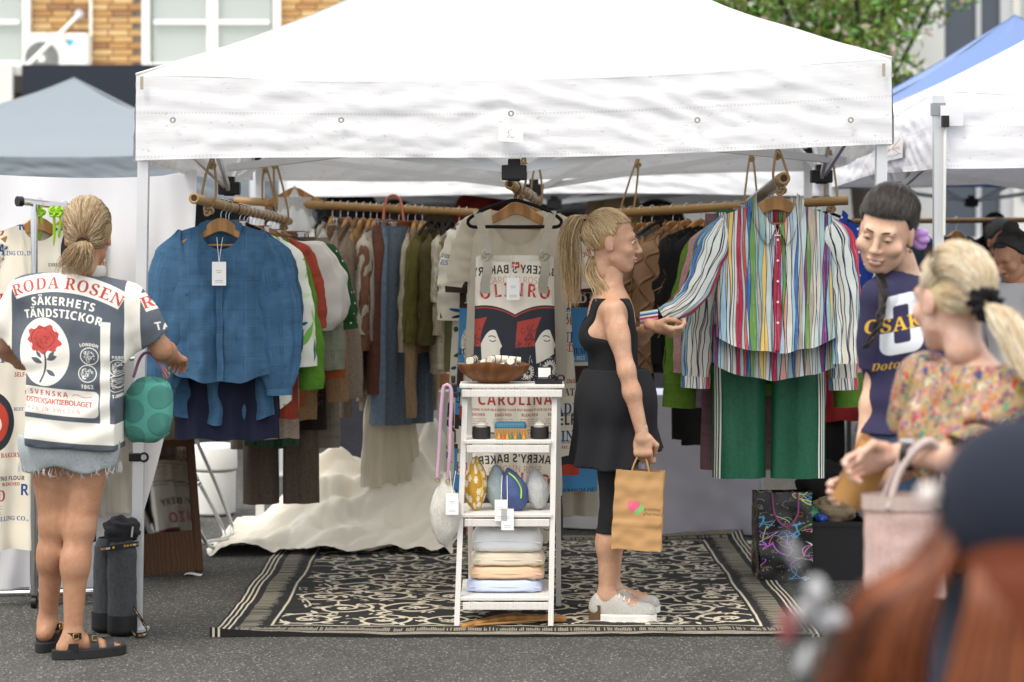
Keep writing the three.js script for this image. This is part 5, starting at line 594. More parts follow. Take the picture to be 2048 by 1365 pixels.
// ---------- right: neon bag, tub of things ----------
{
  reseed(103); const neon = canv(512, 700, (x, w, h) => { x.fillStyle = '#0e0e10'; x.fillRect(0, 0, w, h); x.lineCap = 'round'; const C = ['#c9d84a', '#d76fae', '#4aa3d8', '#d8903a', '#8fd06a', '#e6e0d0', '#b35ad0']; for (let k = 0; k < 26; k++) { x.strokeStyle = pick(C); x.lineWidth = rr(3, 8); let a = rr(0, w), b = rr(0, h); x.beginPath(); x.moveTo(a, b); for (let i = 0; i < 4; i++) { const c = a + rr(-110, 110), d = b + rr(-110, 110); x.quadraticCurveTo(a + rr(-70, 70), b + rr(-70, 70), c, d); a = c; b = d; } x.stroke(); } for (let k = 0; k < 60; k++) { x.strokeStyle = pick(['#cfc8b4', '#9a9280', '#d8903a']); x.lineWidth = 2.5; const a = rr(0, w), b = rr(0, h), r = rr(6, 26); x.beginPath(); x.arc(a, b, r, rr(0, 3), rr(3, 6.3)); x.stroke(); if (k % 3 === 0) { x.beginPath(); x.arc(a, b, r * .55, 0, 6.3); x.stroke(); } } for (let k = 0; k < 240; k++) { x.fillStyle = pick(C); x.beginPath(); x.arc(rr(0, w), rr(0, h), rr(1, 3), 0, 7); x.fill(); } });
  const t = thing('neon_print_bag', 'black shopping bag with neon line drawings standing at the rug edge', 'bag', null, V(P(1567, 1168, 9.55).x, 0, -9.6)); t.rotation.y = .12; const w = .24, h = .4, d = .16;
  part('bag_body', grid(48, 24, (u, v) => { const a = u * 4, s = Math.floor(a) % 4, f = a - Math.floor(a), pts = [[-w / 2, d / 2], [w / 2, d / 2], [w / 2, -d / 2], [-w / 2, -d / 2]], A1 = pts[s], B1 = pts[(s + 1) % 4]; return V(lerp(A1[0], B1[0], f) * (1 + .05 * v) + .008 * ns(u * 9, v * 4), v * h + .004, lerp(A1[1], B1[1], f) * (1 - .35 * v * v) + .012 * ns(u * 12, v * 5, 2)); }, (u, v) => [u * 4 * .5, v]), std(0xffffff, { map: neon, roughness: .4 }), t); part('base', box(w, .006, d, 0, .004, 0), M.black, t); for (const s of [1, -1]) part('handle', tube([V(-.06, h, s * .05), V(-.05, h - .1, s * .075), V(0, h - .15, s * .085), V(.05, h - .1, s * .075), V(.06, h, s * .05)], .006, 24, 7), std(0x8e4a74), t);
  const b = thing('black_crate', 'black crate of wrapped odds and ends behind the neon bag', 'crate', null, V(P(1672, 1160, 9.5).x, 0, -9.75)); part('panel', [box(.32, .26, .012, 0, .13, .16), box(.32, .26, .012, 0, .13, -.16), box(.012, .26, .31, .16, .13, 0), box(.012, .26, .31, -.16, .13, 0), box(.31, .012, .31, 0, .007, 0)], std(0x131315, { roughness: .6 }), b); for (const z of [.165, -.165]) part('rim', box(.34, .02, .02, 0, .255, z), M.black, b);
  const lump = (name, label, cat, x, y, z, sx, sy, sz, m) => { const g = new THREE.SphereGeometry(1, 26, 18), p = g.attributes.position; for (let i = 0; i < p.count; i++) { const a = p.getX(i), c = p.getY(i), e = p.getZ(i), n = 1 + .28 * ns(a * 2.5 + x * 9, c * 2.5, e * 2.5) + .1 * ns(a * 8, c * 8, e * 8); p.setXYZ(i, a * sx * n, c * sy * n, e * sz * n); } g.computeVertexNormals(); solo(name, g.translate(b.position.x + x, y, b.position.z + z), m, label, cat); };
  lump('beige_cap', 'crumpled beige fabric lying on top of the black crate', 'fabric', .03, .3, 0, .1, .065, .09, linen(0xb59d7c)); lump('green_packet', 'shiny green packet in the black crate', 'packet', -.09, .285, .04, .055, .04, .06, std(0x1a7350, { roughness: .25 })); lump('blue_packet', 'small blue packet in the black crate', 'packet', -.045, .27, .1, .03, .025, .03, std(0x24459c, { roughness: .25 })); lump('black_jacket_heap', 'heap of black clothing behind the crate', 'clothing', .04, .38, -.2, .16, .13, .08, wool(0x0e0e10));
  solo('grey_table_cloth', drape(.6, .5, .75, 12).translate(2.02, 0, -10.1), cloth(0x9a9ca2), 'grey cloth covered table behind the woman in the navy shirt', 'tablecloth');
}

{ // the neighbouring stall's own rail of clothes
  pole('F', V(1.95, 1.66, -12.55), V(4.6, 1.68, -12.5), .016, 'steel grey rail of clothes under the neighbouring canopy', M.bambooDark); reseed(107);
  [[.03, 'plum wool coat on the neighbouring rail', 0x3a2233], [.1, 'charcoal check shirt on the neighbouring rail', 0x34363b], [.17, 'steel blue shirt on the neighbouring rail', 0x4b5c72], [.26, 'dusty brown jacket on the neighbouring rail', 0x54453a], [.35, 'black dress on the neighbouring rail', 0x17171b], [.44, 'grey marl jumper on the neighbouring rail', 0x6a6c70], [.55, 'navy coat on the neighbouring rail', 0x1d2437]].forEach(([t, label, c], i) => hang('F', t, .9 - i * .1, i % 2 ? 'wood' : 'black', { label, mat: wool(c), len: .8 + (i % 3) * .14, w: .2, dep: .06, folds: .015, sleeve: { len: .58, r0: .07, r1: .06, out: .06 }, cat: 'garment', group: 'clothes on the neighbouring rail' }));
  const t = thing('rail_stand', 'black stand holding the neighbouring clothes rail', 'stand'); for (const x of [2.0, 4.55]) { part('post', rod(V(x, 0, -12.53), V(x, 1.66, -12.53), .014), M.black, t); part('foot', box(.05, .02, .5, x, .01, -12.53), M.black, t); }
}
// ---------- people: one continuous body each, joined from tapered bones ----------
class Field {
  constructor(min, max, h) { this.min = min.clone(); this.h = h; this.n = [0, 1, 2].map((k) => Math.ceil((max.getComponent(k) - min.getComponent(k)) / h) + 1); this.f = new Float32Array(this.n[0] * this.n[1] * this.n[2]).fill(.2); }
  each(lo, hi, fn) { const { n, h, min } = this, a = [0, 1, 2].map((k) => Math.max(0, Math.floor((lo.getComponent(k) - min.getComponent(k)) / h))), b = [0, 1, 2].map((k) => Math.min(n[k] - 1, Math.ceil((hi.getComponent(k) - min.getComponent(k)) / h))); for (let z = a[2]; z <= b[2]; z++) for (let y = a[1]; y <= b[1]; y++) for (let x = a[0]; x <= b[0]; x++) { const i = (z * n[1] + y) * n[0] + x; this.f[i] = fn(min.x + x * h, min.y + y * h, min.z + z * h, this.f[i]); } }
  join(d, p, k = .03, grow = 0) { const m = .07 + k + grow; this.each(p.lo.clone().subScalar(m), p.hi.clone().addScalar(m), (x, y, z, f) => { const q = p.d(x, y, z) - grow; const e = Math.max(k - Math.abs(f - q), 0) / k; return Math.min(f, q) - e * e * k * .25; }); return this; }
  all(list, k, grow = 0) { for (const p of list) this.join(null, p, p.k ?? k, grow + (p.grow ?? 0)); return this; }
  cut(fn) { const { n, h, min } = this; let i = 0; for (let z = 0; z < n[2]; z++) for (let y = 0; y < n[1]; y++) for (let x = 0; x < n[0]; x++, i++) if (this.f[i] < .12) this.f[i] = fn(min.x + x * h, min.y + y * h, min.z + z * h, this.f[i]); return this; }
  mesh() {
    const { n, f, h, min } = this, [nx, ny, nz] = n, id = new Int32Array(f.length).fill(-1), P = [], I = [];
    const E = [[0, 1], [2, 3], [4, 5], [6, 7], [0, 2], [1, 3], [4, 6], [5, 7], [0, 4], [1, 5], [2, 6], [3, 7]], off = [0, 1, nx, nx + 1, nx * ny, nx * ny + 1, nx * ny + nx, nx * ny + nx + 1];
    for (let z = 0; z < nz - 1; z++) for (let y = 0; y < ny - 1; y++) for (let x = 0; x < nx - 1; x++) {
      const i = (z * ny + y) * nx + x; let s = 0; for (let k = 0; k < 8; k++) if (f[i + off[k]] < 0) s |= 1 << k; if (!s || s === 255) continue;
      let c = 0, a = 0, b = 0, d = 0; for (const [p, q] of E) { const fp = f[i + off[p]], fq = f[i + off[q]]; if ((fp < 0) === (fq < 0)) continue; const t = fp / (fp - fq); a += (p & 1) + ((q & 1) - (p & 1)) * t; b += ((p >> 1) & 1) + (((q >> 1) & 1) - ((p >> 1) & 1)) * t; d += (p >> 2) + ((q >> 2) - (p >> 2)) * t; c++; }
      id[i] = P.length / 3; P.push(min.x + (x + a / c) * h, min.y + (y + b / c) * h, min.z + (z + d / c) * h);
    }
    const S = [1, nx, nx * ny]; for (let z = 1; z < nz - 1; z++) for (let y = 1; y < ny - 1; y++) for (let x = 1; x < nx - 1; x++) { const i = (z * ny + y) * nx + x; for (let a = 0; a < 3; a++) { const u = f[i] < 0, v = f[i + S[a]] < 0; if (u === v) continue; const b = S[(a + 1) % 3], c = S[(a + 2) % 3], q = [id[i], id[i - b], id[i - b - c], id[i - c]]; if (q.some((k) => k < 0)) continue; if (u) I.push(q[0], q[1], q[2], q[0], q[2], q[3]); else I.push(q[0], q[2], q[1], q[0], q[3], q[2]); } }
    const g = new THREE.BufferGeometry(); g.setAttribute('position', new THREE.Float32BufferAttribute(P, 3)); g.setIndex(I); g.computeVertexNormals(); return g;
  }
}
const capsule = (a, b, ra, rb, k) => { const dx = b.x - a.x, dy = b.y - a.y, dz = b.z - a.z, L = dx * dx + dy * dy + dz * dz || 1e-9, m = Math.max(ra, rb); return { k, lo: V(Math.min(a.x, b.x) - m, Math.min(a.y, b.y) - m, Math.min(a.z, b.z) - m), hi: V(Math.max(a.x, b.x) + m, Math.max(a.y, b.y) + m, Math.max(a.z, b.z) + m), d: (x, y, z) => { const t = cl(((x - a.x) * dx + (y - a.y) * dy + (z - a.z) * dz) / L, 0, 1); return Math.hypot(x - a.x - dx * t, y - a.y - dy * t, z - a.z - dz * t) - (ra + (rb - ra) * t); } }; };
const ellip = (c, r, q, k) => { const m = Math.max(r.x, r.y, r.z), iq = q ? q.clone().invert() : null, t = V(); return { k, lo: c.clone().subScalar(m), hi: c.clone().addScalar(m), d: (x, y, z) => { t.set(x - c.x, y - c.y, z - c.z); if (iq) t.applyQuaternion(iq); const a = Math.hypot(t.x / r.x, t.y / r.y, t.z / r.z), b = Math.hypot(t.x / r.x / r.x, t.y / r.y / r.y, t.z / r.z / r.z); return b < 1e-6 ? -Math.min(r.x, r.y, r.z) : a * (a - 1) / b; } }; };
const bounds = (list, m) => { const lo = V(1e9, 1e9, 1e9), hi = V(-1e9, -1e9, -1e9); for (const p of list) { lo.min(p.lo); hi.max(p.hi); } return [lo.subScalar(m), hi.addScalar(m)]; };
const basis = (right, up) => { const r = right.clone().normalize(), f = r.clone().cross(up).normalize(), u = f.clone().cross(r).normalize(); return new THREE.Quaternion().setFromRotationMatrix(new THREE.Matrix4().makeBasis(r, u, f)); };
function fieldGeo(list, h, k, grow = 0, cut) { const [a, b] = bounds(list, .03 + grow + (cut ? .03 : 0)); const F1 = new Field(a, b, h).all(list, k, grow); if (cut) F1.cut(cut); return F1.mesh(); }
function planar(g, su, sv, ou, ov) { const p = g.attributes.position, u = []; for (let i = 0; i < p.count; i++) u.push(p.getX(i) * su + ou, p.getY(i) * sv + ov); g.setAttribute('uv', new THREE.Float32BufferAttribute(u, 2)); return g; }
function cylUV(g, c, s = 1) { const p = g.attributes.position, u = []; for (let i = 0; i < p.count; i++) u.push((p.getX(i) + p.getZ(i) * .8) * s, p.getY(i) * s); g.setAttribute('uv', new THREE.Float32BufferAttribute(u, 2)); return g; }
// joints in metres, in the person's own frame: x to the picture's right, y up, z towards the viewer
function skeleton(J) {
  const up = J.neck.clone().sub(J.pelvis).normalize(), q = basis(J.shR.clone().sub(J.shL), up), qp = basis(J.hipR.clone().sub(J.hipL), up), s = J.s ?? 1, W = J.wide ?? 1, off = (v, a) => a.clone().add(v.clone().multiplyScalar(s).applyQuaternion(q)), mid = J.pelvis.clone().lerp(J.neck, .3), ch = J.pelvis.clone().lerp(J.neck, .68);
  const E = (c, x, y, z, qq = q) => ellip(c, V(x * s * W, y * s, z * s * W), qq, .06);
  const torso = [E(J.pelvis.clone(), .158, .12, .112, qp), E(off(V(0, .0, -.045), J.pelvis.clone().add(V(0, -.03, 0))), .135, .1, .085, qp), E(mid, .125, .13, .095), E(ch, .148, .17, .105), capsule(J.shL.clone().lerp(J.shR, .14), J.shR.clone().lerp(J.shL, .14), .046 * s, .046 * s, .05), capsule(J.neck, J.headBase, .05 * s, .045 * s, .03)];
  if (J.bust) for (const k of [-1, 1]) torso.push(ellip(off(V(k * .072, -.04, .082 * W), ch), V(.062, .062, .058).multiplyScalar(s * J.bust), q, .05));
  const arm = (S, El, Wr) => [capsule(S, El, .05 * s * (J.arm ?? 1), .038 * s * (J.arm ?? 1), .03), ellip(S.clone().lerp(El, .4), V(.047, .075, .047).multiplyScalar(s * (J.arm ?? 1)), new THREE.Quaternion().setFromUnitVectors(V(0, 1, 0), El.clone().sub(S).normalize()), .03), capsule(El, El.clone().lerp(Wr, .35), .038 * s * (J.arm ?? 1), .039 * s * (J.arm ?? 1), .025), capsule(El.clone().lerp(Wr, .35), Wr, .039 * s * (J.arm ?? 1), .0255 * s, .025)];
  const leg = (H, K, A, back) => { const b = back.clone().multiplyScalar(s); return [capsule(H, K, .084 * s * W, .05 * s, .04), capsule(K, K.clone().lerp(A, .35).addScaledVector(b, .014), .05 * s, .047 * s, .04), capsule(K.clone().lerp(A, .3).addScaledVector(b, .014), A, .047 * s, .032 * s, .04)]; };
  const foot = (A, fw) => { const f = fw.clone().normalize().multiplyScalar(s); return [capsule(A, A.clone().addScaledVector(f, -.03).add(V(0, -.045 * s, 0)), .034 * s, .032 * s, .02), capsule(A.clone().add(V(0, -.02 * s, 0)), A.clone().addScaledVector(f, .13).add(V(0, -.062 * s, 0)), .034 * s, .025 * s, .02), capsule(A.clone().addScaledVector(f, .1).add(V(0, -.06 * s, 0)), A.clone().addScaledVector(f, .165).add(V(0, -.066 * s, 0)), .032 * s, .02 * s, .02)]; };
  const o = { torso, q, ch, up, off };
  for (const k of ['L', 'R']) { o['arm' + k] = arm(J['sh' + k], J['el' + k], J['wr' + k]); o['leg' + k] = leg(J['hip' + k], J['kn' + k], J['an' + k], J['back' + k] ?? V(0, 0, -1)); o['foot' + k] = foot(J['an' + k], J['toe' + k]); }
  return o;
}
function hand(w, dir, thumb, curl, s = 1, spread = .12, tcurl = .5) {   // wrist, finger direction, thumb side, finger bends
  const y = dir.clone().normalize(), x = thumb.clone().addScaledVector(y, -thumb.dot(y)).normalize(), z = x.clone().cross(y), T = (a, b, c) => w.clone().addScaledVector(x, a * s).addScaledVector(y, b * s).addScaledVector(z, c * s), out = [];
  const q = new THREE.Quaternion().setFromRotationMatrix(new THREE.Matrix4().makeBasis(x, y, z));
  out.push(capsule(T(0, -.02, 0), T(0, .02, 0), .025 * s, .027 * s, .02), ellip(T(0, .05, 0), V(.04, .047, .0155).multiplyScalar(s), q, .015), capsule(T(-.026, .08, 0), T(.026, .082, 0), .0125 * s, .0125 * s, .015));
  [[.028, .04, .026, .02], [.0095, .044, .029, .021], [-.0095, .041, .027, .02], [-.027, .033, .021, .018]].forEach(([fx, a, b, c], i) => { let p = [fx, .083, 0], ang = 0; [a, b, c].forEach((L, k) => { ang += (Array.isArray(curl) ? curl[i] : curl) * (k ? 1.05 : .8); const sp = fx * spread * 6, e = [p[0] + L * sp * .25, p[1] + Math.cos(ang) * L, p[2] + Math.sin(ang) * L]; out.push(capsule(T(...p), T(...e), (.0094 - k * .0009) * s, (.0088 - k * .0011) * s, .005)); p = e; }); });
  const t0 = [.026, .022, .006], t1 = [.05, .052, .012 + .012 * tcurl], t2 = [.05 - .014 * tcurl, .082, .02 + .02 * tcurl], t3 = [.043 - .03 * tcurl, .102, .03 + .02 * tcurl]; out.push(capsule(T(...t0), T(...t1), .015 * s, .0115 * s, .012), capsule(T(...t1), T(...t2), .0112 * s, .0098 * s, .006), capsule(T(...t2), T(...t3), .0096 * s, .0075 * s, .005)); return out;
}
function headPrims(c, q, s = 1, smile = 0, fw = 1) {
  const T = (x, y, z) => V(x, y, z).multiplyScalar(s).applyQuaternion(q).add(c), E = (x, y, z, a, b, d, k) => ellip(T(x, y, z), V(a, b, d).multiplyScalar(s), q, k), C = (a, b, r1, r2, k) => capsule(T(...a), T(...b), r1 * s, r2 * s, k);
  const add = [E(0, .03, -.014, .074, .088, .094, .03), E(0, -.03, .024, .06 * fw, .085, .066, .03), E(0, -.07, .04, .045 * fw, .04, .046, .025), E(0, -.098, .066, .021, .016, .017, .02), C([-.045, -.065, .012], [-.02, -.1, .056], .018, .014, .02), C([.045, -.065, .012], [.02, -.1, .056], .018, .014, .02), C([-.036, .02, .078], [.036, .02, .078], .012, .012, .02), E(-.04 * fw, -.03, .065, .024 + smile * .004, .022, .02 + smile * .003, .02), E(.04 * fw, -.03, .065, .024 + smile * .004, .022, .02 + smile * .003, .02), C([0, .012, .088], [0, -.03, .108], .008, .0105, .012), E(0, -.034, .108, .011, .009, .011, .008), E(-.012, -.037, .098, .0085, .007, .01, .006), E(.012, -.037, .098, .0085, .007, .01, .006),
    E(0, -.0625, .0925, .021 + smile * .006, .0052, .0095, .006), E(0, -.074, .0905, .018 + smile * .004, .0062, .0095, .006), C([0, -.02, -.02], [0, -.12, -.03], .046, .044, .02)];
  const ears = []; for (const k of [-1, 1]) ears.push(E(k * .075, -.008, -.008, .009, .031, .019, .006), C([k * .072, -.006, -.002], [k * .079, -.03, .002], .008, .006, .006));
  const sockets = [-1, 1].map((k) => E(k * .031, .003, .1, .017, .0085, .014)); return { add: [...add, ...ears], sockets, T, q, mouth: E(0, -.068, .104, .022 + smile * .008, .0022 + smile * .003, .012) };
}
const skinT = data(512, (i, j, n) => { const a = 14 * tn(i, j, n, 14) + 9 * tn(i, j, n, 50) + rr(-6, 6), b = 12 * tn(j, i, n, 9), f = tn(i, j, n, 150) > .95 ? -22 : 0; return [cl(240 + a * .5 + f, 0, 255), cl(234 + a - b * .6 + f * 1.3, 0, 255), cl(228 + a - b + f * 1.4, 0, 255)]; }, 1, true);
const skinM = (c) => new THREE.MeshPhysicalMaterial({ color: c, map: skinT, roughness: .52, bumpMap: fineT, bumpScale: .0008, side: THREE.DoubleSide });
function strandMesh(list, r, cols) {      // hair: many thin tapered strands, each a three-sided tube along its curve
  const P = [], C = [], I = [], c = new THREE.Color();
  for (const pts of list) { const cv = new THREE.CatmullRomCurve3(pts), n = 10, base = P.length / 3; c.set(pick(cols)).multiplyScalar(rr(.75, 1.2)); const rad = r * rr(.7, 1.3); for (let j = 0; j <= n; j++) { const t = j / n, p = cv.getPoint(t), T = cv.getTangent(t), a = V(T.y, T.z, T.x).cross(T).normalize(), b = T.clone().cross(a), w = rad * (1 - .75 * t * t); for (let k = 0; k < 3; k++) { const an = k * 2.094; P.push(p.x + (a.x * Math.cos(an) + b.x * Math.sin(an)) * w, p.y + (a.y * Math.cos(an) + b.y * Math.sin(an)) * w, p.z + (a.z * Math.cos(an) + b.z * Math.sin(an)) * w); C.push(c.r, c.g, c.b); } } for (let j = 0; j < n; j++) for (let k = 0; k < 3; k++) { const a = base + j * 3 + k, b = base + j * 3 + (k + 1) % 3; I.push(a, b, b + 3, a, b + 3, a + 3); } }
  const g = new THREE.BufferGeometry(); g.setAttribute('position', new THREE.Float32BufferAttribute(P, 3)); g.setAttribute('color', new THREE.Float32BufferAttribute(C, 3)); g.setIndex(I); g.computeVertexNormals(); return g;
}
const hairMat = new THREE.MeshPhysicalMaterial({ vertexColors: true, roughness: .42, side: THREE.DoubleSide, sheen: .3, sheenColor: new THREE.Color(0x886644) });
// scalp hair combed from the hairline to a tie point, in the head's frame
function combed(hp, tie, n, cols, r = .0016, line = 0, lift = 1) {
  const out = [], R = V(.08, .094, .1).multiplyScalar(lift), c0 = V(0, .03, -.014), tn_ = tie.clone().sub(c0).divide(R).normalize();
  for (let k = 0; k < n; k++) { const th = rr(0, 2 * PI), f = Math.pow(rnd(), .6); let d = V(Math.sin(th) * 1, 0, 0); const az = rr(-PI, PI), el = Math.abs(az) < 1.2 ? rr(.44, .6) + .12 * Math.cos(az * 1.2) + (line ?? 0) : Math.abs(az) < 1.9 ? rr(-.05, .4) : rr(-.75, -.4); const e2 = lerp(el, 1.35, rnd() < .55 ? 0 : rnd() * .9); d = V(Math.sin(az) * Math.cos(e2), Math.sin(e2), Math.cos(az) * Math.cos(e2)); const pts = [], h = 1 + rr(-.012, .035), wob = rr(-.06, .06); for (let j = 0; j <= 7; j++) { const t = j / 7, q = d.clone().lerp(tn_, t * t * .3 + t * .7).add(V(d.x * .35, 1, -.35).multiplyScalar(Math.max(0, .5 - d.dot(tn_)) * .95 * Math.sin(t * PI))); q.x += wob * Math.sin(t * PI); q.normalize(); const fly = rnd() < .04 ? .05 : 0, m = 1 + fly * t + (h - 1) * (.5 + Math.sin(t * PI) * .8) + .012 * Math.sin(t * 9 + k) ; pts.push(V(q.x * R.x, q.y * R.y, q.z * R.z).multiplyScalar(m * lerp(1 / lift, 1, ss(0, .4, t))).add(c0)); } pts.push(tie.clone().add(V(rr(-.008, .008), rr(-.008, .008), rr(-.008, .008)))); out.push(pts.map((p) => hp.T(p.x, p.y, p.z))); }
  return out;
}
function tail(from, pts, n, spread, len = 1, cols) { const out = []; for (let k = 0; k < n; k++) { const a = rr(0, 6.28), R = Math.sqrt(rnd()), L = rr(.75, 1) * len; const o = V(Math.cos(a) * R, rr(-.2, .2), Math.sin(a) * R); const cv = new THREE.CatmullRomCurve3([from, ...pts]), q = []; for (let j = 0; j <= 7; j++) { const t = j / 7 * L; q.push(cv.getPoint(Math.min(1, t)).addScaledVector(o, spread(t) * (1 + .2 * Math.sin(t * 5 + k))).add(V(.006 * Math.sin(t * 8 + k), 0, .006 * Math.cos(t * 7 + k * 2)))); } out.push(q); } return out; }
function eyes(g, hp, iris, closed = .3, skin) { for (const k of [-1, 1]) { const e = new THREE.Group(); e.name = 'eye'; g.add(e); part('eyeball', new THREE.SphereGeometry(.0118, 18, 14).translate(...hp.T(k * .031, .003, .0795).toArray()), std(0xe6e0da, { roughness: .15 }), e); part('iris', new THREE.SphereGeometry(.0062, 14, 10).translate(...hp.T(k * .031, .003 - .004 * closed, .0865).toArray()), std(iris, { roughness: .1 }), e); const ec = hp.T(k * .031, .003, .0795), iq = hp.q.clone().invert(); part('eyelid', fieldGeo([ellip(ec, V(.0131, .0131, .0131), null)], .0016, .004, 0, (x, y, z, f) => { const p = V(x, y, z).sub(ec).applyQuaternion(iq); return Math.max(f, Math.min(.0062 - closed * .0105 - p.y, p.y + .0062)); }), skin, e); part('eyelash', tube([hp.T(k * .0165, .001 - closed * .003, .0905), hp.T(k * .031, .0055 - closed * .008, .0955), hp.T(k * .0465, .003 - closed * .004, .0865)], .0011, 12, 5), M.black, e); part('eyebrow', tube([hp.T(k * .013, .0205, .0935), hp.T(k * .03, .0265, .0915), hp.T(k * .05, .0215, .077)], .0024, 12, 5), std(iris === 0x2a1a10 ? 0x17110e : 0x6a4c32, { roughness: 1 }), e); } }
function buildBody(t, sk, hp, hands, skin, legsToo = true) {   // skin: torso, limbs, head and hands as one surface
  const list = [...sk.torso, ...sk.armL, ...sk.armR, ...(legsToo ? [...sk.legL, ...sk.legR, ...sk.footL, ...sk.footR] : [])], [a, b] = bounds(list, .04), body = new Field(a, b, .009).all(list, .03).mesh();
  const [c, d] = bounds(hp.add, .03), H = new Field(c, d, .0034).all(hp.add, .02); for (const p of hp.sockets) H.each(p.lo.clone().subScalar(.03), p.hi.clone().addScalar(.03), (x, y, z, f) => { const q = -p.d(x, y, z), k = .012, e = Math.max(k - Math.abs(f - q), 0) / k; return Math.max(f, q) + e * e * k * .25; }); H.each(hp.mouth.lo, hp.mouth.hi, (x, y, z, f) => Math.max(f, -hp.mouth.d(x, y, z)));
  const gs = [body, H.mesh(), ...hands.map((h) => fieldGeo(h, .0034, .006))].map((g) => cylUV(g, null, 3)); const m = part('body', gs, skin, t); m.geometry = mergeVertices(m.geometry, 1e-5); return m;
}
const lipsOn = (t, hp, color, sm = 0) => { const w = .021 + sm * .006, up = sm * .006, m = std(color, { roughness: .35 }); part('lips', [tube([hp.T(-w, -.068 + up, .082 + sm * .001), hp.T(-w * .4, -.0635, .0955), hp.T(0, -.0645, .0975), hp.T(w * .4, -.0635, .0955), hp.T(w, -.068 + up, .082 + sm * .001)], .0037, 24, 8), tube([hp.T(-w, -.068 + up, .082 + sm * .001), hp.T(-w * .45, -.0745 - sm * .006, .0925), hp.T(0, -.0765 - sm * .007, .094), hp.T(w * .45, -.0745 - sm * .006, .0925), hp.T(w, -.068 + up, .082 + sm * .001)], .0044, 24, 8)], m, t); };
const rot = (yaw, pitch = 0, roll = 0) => new THREE.Quaternion().setFromEuler(new THREE.Euler(pitch, yaw, roll, 'YXZ'));
const wrinkle = (f, x, y, z, a, s) => f + a * (ns(x * 9 * s, y * 6 * s, z * 9 * s) + .5 * ns(x * 22 * s, y * 13 * s, z * 22 * s));

